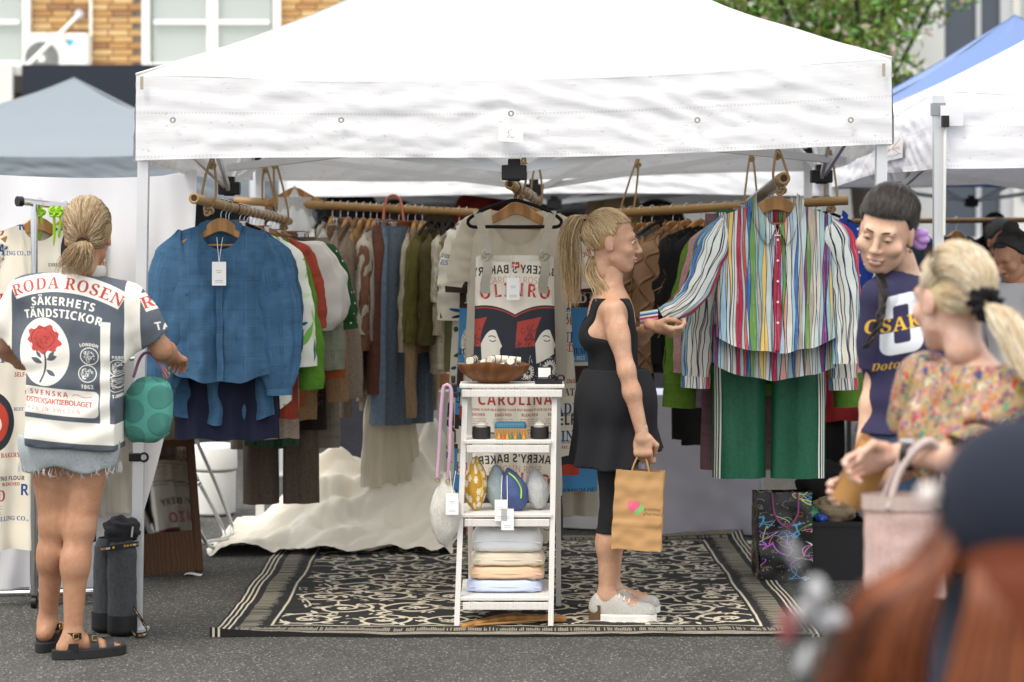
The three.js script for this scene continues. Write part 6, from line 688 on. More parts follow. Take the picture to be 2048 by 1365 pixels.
// 1. shopper in the printed shirt, seen from behind
{
  reseed(201); const D = 7.85, S = D / F, base = V((150 - 1024) * S, 0, -D), L = (px, py, z = 0) => V((px - 150) * S, EYE - (py - HOR) * S, z), t = thing('person', 'person in red rose printed shirt and frayed denim shorts, back turned', 'person', 'people at the stall', base);
  const J = { s: 1.02, wide: .94, arm: .95, pelvis: L(137, 875, 0), neck: L(160, 560, .0), headBase: L(168, 510, -.01), shL: L(52, 590, .0), shR: L(254, 606, -.02), elL: L(-4, 690, -.06), wrL: L(10, 735, -.26), elR: L(318, 700, -.06), wrR: L(322, 722, -.27), hipL: L(97, 900, 0), hipR: L(178, 905, .0), knL: L(106, 1050, -.02), knR: L(163, 1055, .03), anL: L(83, 1250, -.1), anR: L(152, 1264, .06), toeL: V(.15, 0, -1), toeR: V(1, 0, -.45), backL: V(0, 0, 1), backR: V(-.5, 0, .9), headC: L(172, 472, -.03) };
  const sk = skeleton(J), hp = headPrims(J.headC, rot(PI + .05, .12), 1.02), skin = skinM(0xba8c6e);
  const hands = [hand(J.wrR, V(.1, -.1, -1), V(-1, .4, 0), .5), hand(J.wrL, V(.3, -.1, -1), V(1, .3, 0), .5)];
  buildBody(t, sk, hp, hands, skin);
  // shirt with the print on the back
  const hemY = L(0, 893).y, roda = canv(1024, 1400, (x, w, h) => {
    x.fillStyle = '#e6e2d6'; x.fillRect(0, 0, w, h); const G = '#565d66', C = '#e9e5da', RD = '#b84a44'; x.fillStyle = G; x.fillRect(60, 40, w - 120, 1230); for (let k = 0; k < 2600; k++) { x.fillStyle = `rgba(220,220,215,${rr(.02, .12)})`; x.fillRect(rr(60, w - 60), rr(40, 1270), rr(1, 30), rr(1, 2)); }
    x.strokeStyle = C; x.lineWidth = 150; x.beginPath(); x.arc(w / 2, 1150, 970, -PI / 2 - .47, -PI / 2 + .47); x.stroke(); word(x, 'RODA ROSEN', w / 2, 185, 128, RD, 'bold', 'serif', 965, 6); word(x, 'SÄKERHETS', w / 2 - 20, 330, 92, C, 'bold', 'sans-serif', 1300, 4); word(x, 'TÄNDSTICKOR', w / 2 - 20, 425, 92, C, 'bold', 'sans-serif', 1300, 2);
    x.fillStyle = C; x.beginPath(); x.ellipse(360, 740, 210, 270, 0, 0, 7); x.fill();
    x.fillStyle = RD; x.beginPath(); for (let k = 0; k <= 40; k++) { const a = k / 40 * 2 * PI, r = 122 + 14 * Math.sin(a * 9) + 8 * Math.sin(a * 4); x.lineTo(360 + Math.cos(a) * r * 1.1, 640 + Math.sin(a) * r * .9); } x.fill(); x.strokeStyle = '#7e2b2a'; x.lineWidth = 4; for (let k = 0; k < 34; k++) { const a = rr(0, 6.3), r = rr(14, 108); x.beginPath(); x.arc(360 + Math.cos(a) * r * .25, 636 + Math.sin(a) * r * .2, r, a, a + rr(.5, 1.5)); x.stroke(); }
    x.strokeStyle = '#4c5158'; x.lineWidth = 16; x.beginPath(); x.moveTo(366, 740); x.quadraticCurveTo(400, 860, 330, 985); x.stroke(); x.fillStyle = '#565d66'; for (const [a, b, r, an] of [[385, 800, 95, -.4], [350, 830, 100, 3.5], [380, 880, 90, .5], [400, 790, 80, -.9], [340, 790, 70, 4]]) { x.save(); x.translate(a, b); x.rotate(an); x.beginPath(); x.moveTo(0, 0); x.quadraticCurveTo(r * .5, -r * .42, r, 0); x.quadraticCurveTo(r * .5, r * .42, 0, 0); x.fill(); x.restore(); }
    for (const [a, b] of [[720, 740], [705, 880], [925, 820], [915, 950]]) { x.strokeStyle = C; x.lineWidth = 7; x.beginPath(); x.arc(a, b, 66, 0, 7); x.stroke(); x.lineWidth = 4; for (let k = 0; k < 26; k++) { x.beginPath(); x.arc(a + rr(-36, 36), b + rr(-36, 36), rr(4, 18), rr(0, 3), rr(3, 6)); x.stroke(); } } word(x, 'LONDON', 715, 648, 34, C, 'bold', 'sans-serif', 220); word(x, '1862', 705, 985, 44, C, 'bold', 'sans-serif', -300); word(x, 'PARIS', 930, 735, 34, C); word(x, '1855', 925, 1050, 40, C);
    x.fillStyle = C; x.beginPath(); x.roundRect(90, 1020, 700, 210, 40); x.fill(); word(x, 'SVENSKA', 400, 1062, 56, RD, 'bold', 'sans-serif', 0, 12); word(x, 'TÄNDSTICKSAKTIEBOLAGET', 430, 1126, 58, RD, 'bold', 'sans-serif', 0, -6); word(x, 'MADE IN SWEDEN', 420, 1186, 42, RD, '', 'sans-serif', 0, 10); x.strokeStyle = RD; x.lineWidth = 5; x.beginPath(); x.moveTo(590, 1066); x.bezierCurveTo(640, 1030, 660, 1100, 740, 1060); x.stroke();
    x.fillStyle = C; x.fillRect(800, 460, 70, 830);
  });
  const armTop = [...sk.armR.slice(0, 2), ...sk.armL.slice(0, 2)].map((p) => ({ ...p, grow: .026 })), tors = sk.torso.slice(0, 5).map((p) => ({ ...p, grow: .03, k: .09 })), flare = [capsule(L(137, 690), L(137, 900), .13, .15, .12), capsule(L(80, 700), L(72, 890), .09, .1, .1), capsule(L(205, 700), L(206, 890), .09, .1, .1)];
  const cutEl = (x, y, z) => { const e = [J.elR, J.elL].map((El, i) => { const Sh = i ? J.shL : J.shR, d = El.clone().sub(Sh).normalize(); return (x - El.x) * d.x + (y - El.y) * d.y + (z - El.z) * d.z + .045; }); return x > J.shR.x - .02 ? e[0] : x < J.shL.x + .02 ? e[1] : -1; };
  const sg = fieldGeo([...tors, ...armTop, ...flare], .008, .05, 0, (x, y, z, f) => Math.max(wrinkle(f, x, y, z, .008, 1) + .005 * Math.sin(y * 60 + 4 * ns(x * 5, y * 3)) * ss(1.3, 1.0, y), hemY + .012 * ns(x * 8, 1) - .06 * x - y, cutEl(x, y, z), y - L(0, 528).y));
  const W = 232 * S * 1.09; planar(sg, 1 / W, 1 / (W * 1.367), .5 - L(142, 0).x / W, 1 - L(0, 522).y / (W * 1.367)); { const u = sg.attributes.uv, p = sg.attributes.position; for (let i = 0; i < u.count; i++) u.setXY(i, u.getX(i) - .0 + p.getX(i) * .0, u.getY(i) + p.getX(i) * .16); }
  part('shirt', sg, cloth(0xffffff, { map: roda, bumpMap: weaveT }), t); part('collar', fieldGeo([capsule(L(146, 545, .0), L(184, 545, -.01), .05, .05)], .006, .01, 0, (x, y, z, f) => Math.max(f, L(0, 556).y - y, y - L(0, 531).y)), cloth(0xdedad0), t);
  const hemS = L(0, 940).y, shs = fieldGeo([...sk.torso.slice(0, 2), capsule(J.hipL, J.knL, .093, .092, .03), capsule(J.hipR, J.knR, .096, .094, .03), ellip(J.pelvis.clone().add(V(0, -.02, .02)), V(.162, .11, .115), null, .05)].map((p) => ({ ...p, grow: .012 })), .008, .03, 0, (x, y, z, f) => Math.max(wrinkle(f, x, y, z, .006, 1), hemS - y - .012 * Math.sin(x * 30) + .05 * Math.abs(x - L(128, 0).x) * -1 + .012, y - L(0, 868).y)); part('shorts', cylUV(shs, null, 3), cloth(0xc6cfd2), t);
  const fr = []; for (let k = 0; k < 130; k++) { const a = rr(0, 6.28), c = k % 2 ? L(97, 0) : L(180, 0), x = c.x + Math.cos(a) * .112, z = Math.sin(a) * .11, y0 = hemS + rr(.0, .02); fr.push([V(x, y0 + .01, z), V(x + rr(-.008, .008), y0 - .01, z * 1.03), V(x + rr(-.014, .014), y0 - rr(.012, .035), z * 1.04)]); } part('frayed_hem', strandMesh(fr, .0012, ['#d5dcdc', '#eef0ee']), hairMat, t).userData.kind = 'stuff';
  const cols = ['#b39a76', '#9a7f5a', '#cbb48e', '#866848', '#c2a680', '#d8c4a0'], tie = V(0, -.035, -.115); part('hair', mergeGeometries([strandMesh(combed(hp, tie, 3200, cols, .0017, null, 1.2), .0011, cols), strandMesh(tail(hp.T(0, -.035, -.118), [hp.T(.005, -.07, -.15), hp.T(.02, -.12, -.13), hp.T(.04, -.16, -.11)], 380, (q) => .012 + .05 * Math.sin(Math.min(1, q) * 2.2), 1), .0011, cols)]), hairMat, t); part('hair_scalp', fieldGeo([ellip(hp.T(0, .03, -.018), V(.09, .104, .11), rot(PI + .05, .12))], .006, .01, 0, (x, y, z, f) => { const p = V(x, y, z).sub(J.headC).applyQuaternion(rot(PI + .05, .12).invert()); return Math.max(f, p.z - .055 - p.y * .5, -.06 - p.y); }), std(0x957a56, { roughness: .7 }), t); part('hair_tie', new THREE.TorusGeometry(.018, .007, 8, 20).applyQuaternion(rot(.05, .3)).translate(...hp.T(0, -.036, -.12).toArray()), std(0x4a2c1e, { roughness: .7 }), t);
  // sandals
  for (const [A, fw, nm] of [[J.anL, J.toeL, 'sandal'], [J.anR, J.toeR, 'sandal']]) { const f = fw.clone().normalize(), sd = f.clone().cross(V(0, 1, 0)), q = (a, y, b) => A.clone().setY(0).addScaledVector(f, a).addScaledVector(sd, b).add(V(0, y, 0)), sole = new THREE.Group(); sole.name = nm; t.add(sole); const shp = new THREE.Shape(); shp.absellipse(0, 0, .135, .046, 0, 2 * PI); const g = new THREE.ExtrudeGeometry(shp, { depth: .028, bevelEnabled: true, bevelSize: .004, bevelThickness: .004, curveSegments: 24 }).rotateX(-PI / 2); g.applyMatrix4(new THREE.Matrix4().makeBasis(f, V(0, 1, 0), sd)).translate(...q(.06, .004, 0).toArray()); part('sole', g, std(0x1a1a1b, { roughness: .8 }), sole);
    for (const [a, y, r, w] of [[.13, .04, .042, .03], [.07, .055, .046, .032]]) part('strap', grid(20, 3, (u, v) => { const an = lerp(-.15, PI + .15, u); return q(a + (v - .5) * w, .028 + Math.sin(an) * y, Math.cos(an) * r); }), std(0x121213, { roughness: .45 }), sole); part('heel_strap', grid(24, 3, (u, v) => { const an = lerp(-1.6, 1.6, u); return q(-.0 - Math.cos(an) * .058 + .02, .075 + v * .024, Math.sin(an) * .046); }), std(0x121213, { roughness: .45 }), sole); part('heel_cup', grid(24, 3, (u, v) => { const an = lerp(-1.4, 1.4, u); return q(-.0 - Math.cos(an) * .062 + .02, .03 + v * .03, Math.sin(an) * .05); }), std(0x121213, { roughness: .45 }), sole); part('buckle', [new THREE.TorusGeometry(.013, .0028, 4, 4).rotateZ(PI / 4).applyMatrix4(new THREE.Matrix4().makeBasis(f, V(0, 1, 0), sd)).translate(...q(.0, .087, .05).toArray()), new THREE.TorusGeometry(.012, .0025, 4, 4).rotateZ(PI / 4).applyMatrix4(new THREE.Matrix4().makeBasis(f, V(0, 1, 0), sd)).translate(...q(.07, .075, .044).toArray())], M.gold, sole); }
  // teal bag on her arm
  const bg = thing('teal_bag', 'teal towelling shoulder bag with embossed circles on the shopper arm', 'bag', null, P(296, 820, 7.95)); const g = new THREE.SphereGeometry(1, 44, 32), p = g.attributes.position; for (let i = 0; i < p.count; i++) { const x = p.getX(i), y = p.getY(i), z = p.getZ(i), n = 1 + .07 * ns(x * 3, y * 3, z * 3); p.setXYZ(i, Math.sign(x) * Math.pow(Math.abs(x), .5) * .092 * n * (y > 0 ? 1 - y * .2 : 1 + .06 * y), Math.sign(y) * Math.pow(Math.abs(y), .55) * .122 * n + .015 * x, z * .055 * n); } g.computeVertexNormals(); planar(g, 5, 5, 0, 0);
  const circ = data(256, (i, j, n) => { const a = ((i / n * 2) % 1 - .5), b = ((j / n * 2 + (i / n * 2 > 1 ? .5 : 0)) % 1 - .5), r = Math.hypot(a, b); return cl(150 + (r < .44 ? 60 : -60) + rr(-45, 45), 0, 255); }, 1), circC = data(256, (i, j, n) => { const a = ((i / n * 2) % 1 - .5), b = ((j / n * 2 + (i / n * 2 > 1 ? .5 : 0)) % 1 - .5), r = Math.hypot(a, b), v = (r < .44 ? 198 : 232) + rr(-14, 14); return [v, v, v]; }, 1, true);
  part('body', g, std(0x62b3a3, { map: circC, bumpMap: circ, bumpScale: .008, roughness: 1 }), bg); part('strap', tube([V(.07, .12, 0), V(.045, .17, .01), V(.0, .215, .0), V(-.03, .2, -.02), V(-.06, .12, -.02)], .006, 24, 7), std(0xa0708c), bg); part('clasp', [new THREE.TorusGeometry(.012, .0028, 6, 16).translate(.068, .13, 0), rod(V(.068, .145, 0), V(.055, .165, .008), .004)], M.gold, bg);
}
// 2. ponytailed shopper in black, in profile, holding a cuff and a paper bag
{
  reseed(211); const D = 8.6, S = D / F, base = V((1222 - 1024) * S, 0, -D), L = (px, py, z = 0) => V((px - 1222) * S, EYE - (py - HOR) * S, z), t = thing('person', 'ponytailed person in black dress holding a striped cuff and a paper bag', 'person', 'people at the stall', base);
  const J = { s: 1, wide: .95, bust: .85, arm: .88, pelvis: L(1228, 795, 0), neck: L(1220, 580, 0), headBase: L(1226, 530, 0), shR: L(1222, 618, .15), shL: L(1228, 616, -.15), elR: L(1248, 735, .2), wrR: L(1278, 858, .2), elL: L(1270, 690, -.17), wrL: L(1308, 652, -.02), hipR: L(1226, 830, .085), hipL: L(1230, 830, -.085), knR: L(1228, 1030, .07), knL: L(1238, 1030, -.08), anR: L(1212, 1183, .06), anL: L(1226, 1180, -.1), toeR: V(1, 0, .08), toeL: V(1, 0, -.12), backR: V(-1, 0, 0), backL: V(-1, 0, 0), headC: L(1225, 484, 0) };
  const sk = skeleton(J), hq = rot(PI / 2 - .1, .04), hp = headPrims(J.headC, hq, 1.03), skin = skinM(0xcfa58a); hp.q = hq;
  const hR = hand(J.wrR, V(.06, -1, 0), V(.9, 0, .3), [.75, .8, .85, .9], 1, .05, .8), hL = hand(J.wrL, V(1, -.35, .25), V(.1, .5, .9), [.7, .8, .9, 1], .95, .05, 1);
  buildBody(t, sk, hp, [hR, hL], skin); lipsOn(t, hp, 0xa05a50); eyes(t, hp, 0x4a3a2c, .5, skin);
  // tank top, wrap skirt and capri leggings
  const ty = (x, y, z) => { const zz = Math.abs(z), xx = x - L(1222, 0).x; const neckline = L(0, 662).y + .0 + (zz > .05 ? (zz - .05) * 2.4 : 0) + (xx > 0 ? 0 : -.005); const strap = zz > .068 && zz < .112 ? -1 : y - neckline; const armhole = .035 - Math.hypot(Math.max(0, zz - .115) * 0 + (zz - .175), (y - L(0, 625).y) * .62) * 1; return Math.max(strap, zz > .108 ? .09 - Math.hypot(zz - .2, (y - L(0, 642).y) * .8) : -1); };
  const black = wool(0x1a1a1e, { bumpScale: .0006 });
  part('tank_top', cylUV(fieldGeo([...sk.torso.slice(0, 5), ...sk.torso.slice(6)].map((p) => ({ ...p, grow: .0075 })), .006, .05, 0, (x, y, z, f) => Math.max(wrinkle(f, x, y, z, .002, 1), ty(x, y, z), y - L(0, 596).y, L(0, 800).y - y)), null, 2), black, t);
  part('wrap_skirt', cylUV(fieldGeo([capsule(L(1232, 740), L(1230, 800), .125, .145, .08), capsule(L(1231, 800), L(1236, 960), .145, .205, .08), ...sk.torso.slice(0, 2).map((p) => ({ ...p, grow: .02 }))], .008, .05, 0, (x, y, z, f) => Math.max(f + .016 * Math.sin(Math.atan2(z, x - .03) * 9 + 2 * ns(y * 3, 1)) * ss(L(0, 780).y, L(0, 940).y, y) + .006 * ns(x * 9, y * 5, z * 9), L(0, 935).y + .1 * (x - .02) * -.9 * (x > 0 ? -1 : .6) * 1 - y + (x > .06 ? .055 : 0) * ss(.06, .14, x), y - L(0, 738).y)), null, 2), wool(0x1c1c22, { bumpScale: .0006 }), t);
  part('leggings', cylUV(fieldGeo([...sk.legR, ...sk.legL].map((p) => ({ ...p, grow: .006 })), .007, .03, 0, (x, y, z, f) => Math.max(f + .002 * ns(x * 20, y * 26, z * 20), L(0, 1062).y - y, y - L(0, 850).y)), null, 2), black, t);
  const cols = ['#c4a478', '#a98a60', '#dcc29a', '#8f7048', '#d0b284', '#e8d4ac', '#b8966a'], tie = V(0, .075, -.1);
  part('hair', mergeGeometries([strandMesh(combed(hp, tie, 2900, cols, .0016, null, 1.07), .001, cols), strandMesh(tail(hp.T(0, .078, -.105), [hp.T(0, .1, -.135), hp.T(.0, .04, -.17), hp.T(0, -.07, -.165), hp.T(.01, -.17, -.155), hp.T(.0, -.27, -.15)], 520, (q) => .008 + .036 * Math.sin(Math.min(1, q) * 2.4), 1), .001, cols), strandMesh(tail(hp.T(0, -.06, -.07), [hp.T(-.03, -.13, -.075), hp.T(-.06, -.2, -.02), hp.T(-.08, -.27, .0)], 120, (q) => .02 + .03 * q, 1), .0014, cols)]), hairMat, t);
  part('hair_scalp', fieldGeo([ellip(hp.T(0, .03, -.016), V(.079, .0935, .0985), hq)], .005, .01, 0, (x, y, z, f) => { const p = V(x, y, z).sub(J.headC).applyQuaternion(hq.clone().invert()); return Math.max(f, p.z + .004 - p.y * .62, -.05 - p.y - Math.max(0, p.z) * .9); }), std(0xa88658, { roughness: .7 }), t); part('hair_tie', new THREE.TorusGeometry(.015, .006, 8, 20).applyQuaternion(hq.clone().multiply(rot(0, -.7))).translate(...hp.T(0, .078, -.106).toArray()), std(0x2e1c14), t);
  // trainers
  for (const [A, fw] of [[J.anR, J.toeR], [J.anL, J.toeL]]) { const f = fw.clone().normalize(), sd = f.clone().cross(V(0, 1, 0)), q = (a, y, b) => A.clone().setY(0).addScaledVector(f, a).addScaledVector(sd, b).add(V(0, y, 0)), sh = new THREE.Group(); sh.name = 'trainer'; t.add(sh); const B3 = new THREE.Matrix4().makeBasis(f, V(0, 1, 0), sd);
    part('upper', cylUV(fieldGeo([capsule(q(-.035, .066, 0), q(.04, .07, 0), .036, .036), capsule(q(.04, .068, 0), q(.165, .042, 0), .035, .026), capsule(q(-.03, .048, 0), q(.165, .04, 0), .037, .034), capsule(q(-.022, .09, 0), q(.02, .09, 0), .033, .033)], .004, .02, 0, (x, y, z, f2) => Math.max(f2, y - .115 + Math.max(0, (x - A.x) * f.x) * .1, .031 - y)), null, 4), cloth(0xf0ece2, { bumpScale: .002 }), sh);
    const shp = new THREE.Shape(); shp.absellipse(0, 0, .132, .051, 0, 2 * PI); part('midsole', new THREE.ExtrudeGeometry(shp, { depth: .026, bevelEnabled: true, bevelSize: .005, bevelThickness: .004, curveSegments: 24 }).rotateX(-PI / 2).applyMatrix4(B3).translate(...q(.066, .005, 0).toArray()), std(0xe9e6de, { roughness: .6 }), sh); part('heel_counter', grid(20, 8, (u, v) => { const an = lerp(-1.2, 1.2, u); return q(.005 - Math.cos(an) * .078, .012 + v * .06 - .0, Math.sin(an) * .047); }), std(0x8a6a45, { roughness: .9, bumpMap: woolT, bumpScale: .008 }), sh); part('lace', [0, 1, 2, 3].map((k) => tube([q(.05 + k * .02, .098 - k * .009, -.03), q(.052 + k * .02, .112 - k * .009, 0), q(.05 + k * .02, .098 - k * .009, .03)], .003, 10, 5)), M.white, sh); for (const s of [-1, 1]) part('side_panel', grid(8, 6, (u, v) => q(.03 + u * .07 - v * .01, .04 + v * .035, s * (.0395 - v * .006 - u * .002))), cloth(0xc9c4b8), sh); }
  // paper bag
  const pl = canv(512, 768, (x, w, h) => { x.fillStyle = '#b98f5e'; x.fillRect(0, 0, w, h); for (let k = 0; k < 900; k++) { x.fillStyle = `rgba(${pick(['90,60,30', '230,200,150'])},${rr(.02, .1)})`; x.fillRect(rr(0, w), rr(0, h), rr(1, 40), 1); } const heart = (cx, cy, s, c) => { x.fillStyle = c; x.save(); x.translate(cx, cy); x.rotate(PI / 4); x.fillRect(-s, -s, 2 * s, 2 * s); x.beginPath(); x.arc(-s, 0, s, 0, 7); x.arc(0, -s, s, 0, 7); x.fill(); x.restore(); }; heart(250, 384, 38, '#7ab868'); heart(205, 358, 40, '#d9657e'); x.fillStyle = '#3a2f25'; x.font = '44px sans-serif'; x.textAlign = 'left'; x.fillText('priceline', 318, 380); x.fillText('pharmacy', 318, 424); });
  const b = thing('paper_bag', 'brown paper pharmacy bag with pink heart logo held by the ponytailed shopper', 'bag', null, P(1273, 1098, 8.42)); b.rotation.set(.0, -.12, -.055); const w = .2, h = .315, d = .1;
  part('bag_body', grid(64, 30, (u, v) => { const a = u * 4, s = Math.floor(a) % 4, f = a - Math.floor(a), pts = [[-w / 2, d / 2], [w / 2, d / 2], [w / 2, -d / 2], [-w / 2, -d / 2]], A1 = pts[s], B1 = pts[(s + 1) % 4], pin = s % 2 ? .3 * Math.sin(f * PI) * v * (s === 1 ? -1 : 1) * .07 : 0; return V(lerp(A1[0], B1[0], f) * (1 - .04 * v) + pin + .004 * ns(u * 14, v * 7), v * h, lerp(A1[1], B1[1], f) * (1 - .2 * v) + .006 * ns(u * 17, v * 8, 3) + (Math.abs(v - .34) < .02 ? .004 : 0)); }, (u, v) => [u * 4, v]), std(0xffffff, { map: pl, roughness: .85 }), b); part('bag_base', box(w, .004, d, 0, .003, 0), std(0xa98052), b); for (const z of [.035, -.035]) part('handle', tube([V(-.035, h - .03, z), V(-.03, h + .01, z * .9), V(-.012, h + .055, z * .4), V(.0, h + .063, z * .3), V(.014, h + .055, z * .4), V(.032, h + .01, z * .9), V(.04, h - .03, z)], .0042, 24, 6), std(0xa67c4c), b);
}
// 3. smiling woman in the navy shirt
{
  reseed(221); const D = 6.7, S = D / F, base = V((1800 - 1024) * S, 0, -D), L = (px, py, z = 0) => V((px - 1800) * S, EYE - (py - HOR) * S, z), t = thing('person', 'smiling person with dark braid in navy lettered shirt, looking down', 'person', 'people at the stall', base);
  const J = { s: 1.0, wide: 1.05, bust: 1, pelvis: L(1822, 880, 0), neck: L(1815, 562, -.02), headBase: L(1802, 520, .0), shL: L(1762, 598, .06), shR: L(1882, 588, -.1), elL: L(1752, 770, .03), wrL: L(1722, 878, .07), elR: L(1918, 760, -.12), wrR: L(1890, 900, .05), hipL: L(1790, 900, .05), hipR: L(1855, 900, -.05), knL: L(1790, 1170, .06), knR: L(1856, 1170, -.04), anL: L(1790, 1398, .0), anR: L(1856, 1398, -.1), toeL: V(-.5, 0, 1), toeR: V(-.3, 0, 1), backL: V(0, 0, -1), backR: V(0, 0, -1), headC: L(1768, 462, .05) };
  for (const k of ['anL', 'anR']) J[k].y = .085; for (const k of ['knL', 'knR']) J[k].y = .48;
  const sk = skeleton(J), hq = rot(-.5, .3, -.2), hp = headPrims(J.headC, hq, 1.04, 1, 1.1), skin = skinM(0xdfb9a0); hp.q = hq;
  buildBody(t, sk, hp, [hand(J.wrL, V(-.12, -1, .1), V(.3, 0, 1), [.35, .45, .5, .55], 1.02, .1, .6), hand(J.wrR, V(-.2, -.8, .5), V(0, 0, 1), .5)], skin);
  lipsOn(t, hp, 0xa3584e, 1); part('teeth', fieldGeo([ellip(hp.T(0, -.0695, .0915), V(.021, .0065, .0065), hq)], .002, .003), std(0xeae6de, { roughness: .3 }), t); eyes(t, hp, 0x2a1a10, .8, skin);
  const shirtT = canv(1024, 1024, (x, w, h) => { x.fillStyle = '#2b2847'; x.fillRect(0, 0, w, h); for (let k = 0; k < 3000; k++) { x.fillStyle = `rgba(150,150,190,${rr(.01, .06)})`; x.fillRect(rr(0, w), rr(0, h), rr(1, 12), 1); } x.fillStyle = '#cfd3d6'; x.beginPath(); x.roundRect(330, 120, 360, 520, 90); x.fill(); x.fillStyle = '#2b2847'; x.beginPath(); x.roundRect(440, 215, 140, 330, 24); x.fill(); x.fillStyle = '#2b2847'; x.fillRect(240, 318, 560, 120); word(x, 'OSAKA', 505, 378, 165, '#d9ab3a', 'bold', 'serif', -1500, 4); word(x, 'Dotonbori', 510, 730, 96, '#c99c3a', 'bold italic', 'serif'); });
  const fl = [capsule(L(1826, 700), L(1832, 870), .105, .125, .1)];
  const slv = (k) => { const El = J['el' + k], Sh = J['sh' + k], d = El.clone().sub(Sh).normalize(); return fieldGeo(sk['arm' + k].slice(0, 2).map((p) => ({ ...p, grow: .024 })), .008, .05, 0, (x, y, z, f) => Math.max(wrinkle(f, x, y, z, .007, 1), (x - El.x) * d.x + (y - El.y) * d.y + (z - El.z) * d.z + .05)); };
  const sg = merge([fieldGeo([...sk.torso.slice(0, 5).map((p) => ({ ...p, grow: .022, k: .08 })), ...sk.torso.slice(6).map((p) => ({ ...p, grow: .018 })), ...fl], .008, .05, 0, (x, y, z, f) => Math.max(wrinkle(f, x, y, z, .008, .8) + .006 * Math.sin(y * 40 + 5 * ns(x * 5, y * 3)) * ss(1.25, 1, y), L(0, 862).y - y, .068 - Math.hypot(x - J.neck.x, (y - J.neck.y - .035) * .9, (z - J.neck.z) * .9))), slv('L'), slv('R')]);
  const W = .36; planar(sg, 1 / W, 1 / W, .5 - L(1787, 0).x / W, 1 - L(0, 560).y / W); { const u = sg.attributes.uv; for (let i = 0; i < u.count; i++) { const a = u.getX(i), b = u.getY(i); u.setXY(i, cl(a, .02, .98), cl(b - (a - .5) * .22, .02, .98)); } } part('shirt', sg, cloth(0xffffff, { map: shirtT, bumpMap: weaveT }), t);
  part('jeans', cylUV(fieldGeo([...sk.legL, ...sk.legR, ...sk.torso.slice(0, 2)].map((p) => ({ ...p, grow: .012 })), .01, .03, 0, (x, y, z, f) => Math.max(wrinkle(f, x, y, z, .005, 1), .1 - y, y - L(0, 850).y)), null, 3), cloth(0x3d4f6b), t); for (const A of [J.anL, J.anR]) part('shoe', fieldGeo([capsule(V(A.x, .05, A.z - .03), V(A.x - .05, .04, A.z + .14), .046, .038)], .006, .02, 0, (x, y, z, f) => Math.max(f, .003 - y)), std(0x2a2a2c), t);
  const cols = ['#16120f', '#241c18', '#0e0c0b', '#33302e', '#4a4744', '#1b1613'], tie = V(-.03, -.05, -.1); part('hair', mergeGeometries([strandMesh(combed(hp, tie, 3800, cols, .0016, -.2, 1.19), .001, cols), strandMesh([0, 1, 2].flatMap((k) => { const out = []; for (let i = 0; i < 150; i++) { const q = []; for (let j = 0; j <= 7; j++) { const a = j / 7, ph = a * 16 + k * 2.094, c = new THREE.CatmullRomCurve3([hp.T(-.06, -.07, -.06), L(1752, 560, .1), L(1748, 610, .16), L(1735, 655, .17), L(1714, 690, .17)]).getPoint(a), r = .014 * (1 - a * .4); q.push(c.add(V(Math.cos(ph) * r + rr(-.006, .006), rr(-.003, .003), Math.sin(ph * 2) * r * .6 + rr(-.006, .006)))); } out.push(q); } return out; }), .0016, cols)]), hairMat, t);  // grey strands among the dark ones put sheen streaks into the hair colour
  part('hair_scalp', fieldGeo([ellip(hp.T(0, .03, -.016), V(.0825, .097, .103), hq)], .005, .01, 0, (x, y, z, f) => { const p = V(x, y, z).sub(J.headC).applyQuaternion(hq.clone().invert()); return Math.max(f, p.z + .004 - p.y * .62, -.07 - p.y - Math.max(0, p.z) * 2); }), std(0x1a1512, { roughness: .6 }), t); part('earring', new THREE.SphereGeometry(.006, 10, 8).translate(...hp.T(.08, -.05, -.0).toArray()), M.gold, t); part('hair_flower', fieldGeo([0, 1, 2, 3, 4].map((k) => ellip(hp.T(.095 + .012 * Math.cos(k * 1.257), -.02 + .022 * Math.sin(k * 1.257), -.04), V(.02, .014, .01), null)), .004, .006), std(0xb48acb, { roughness: .7 }), t);
}
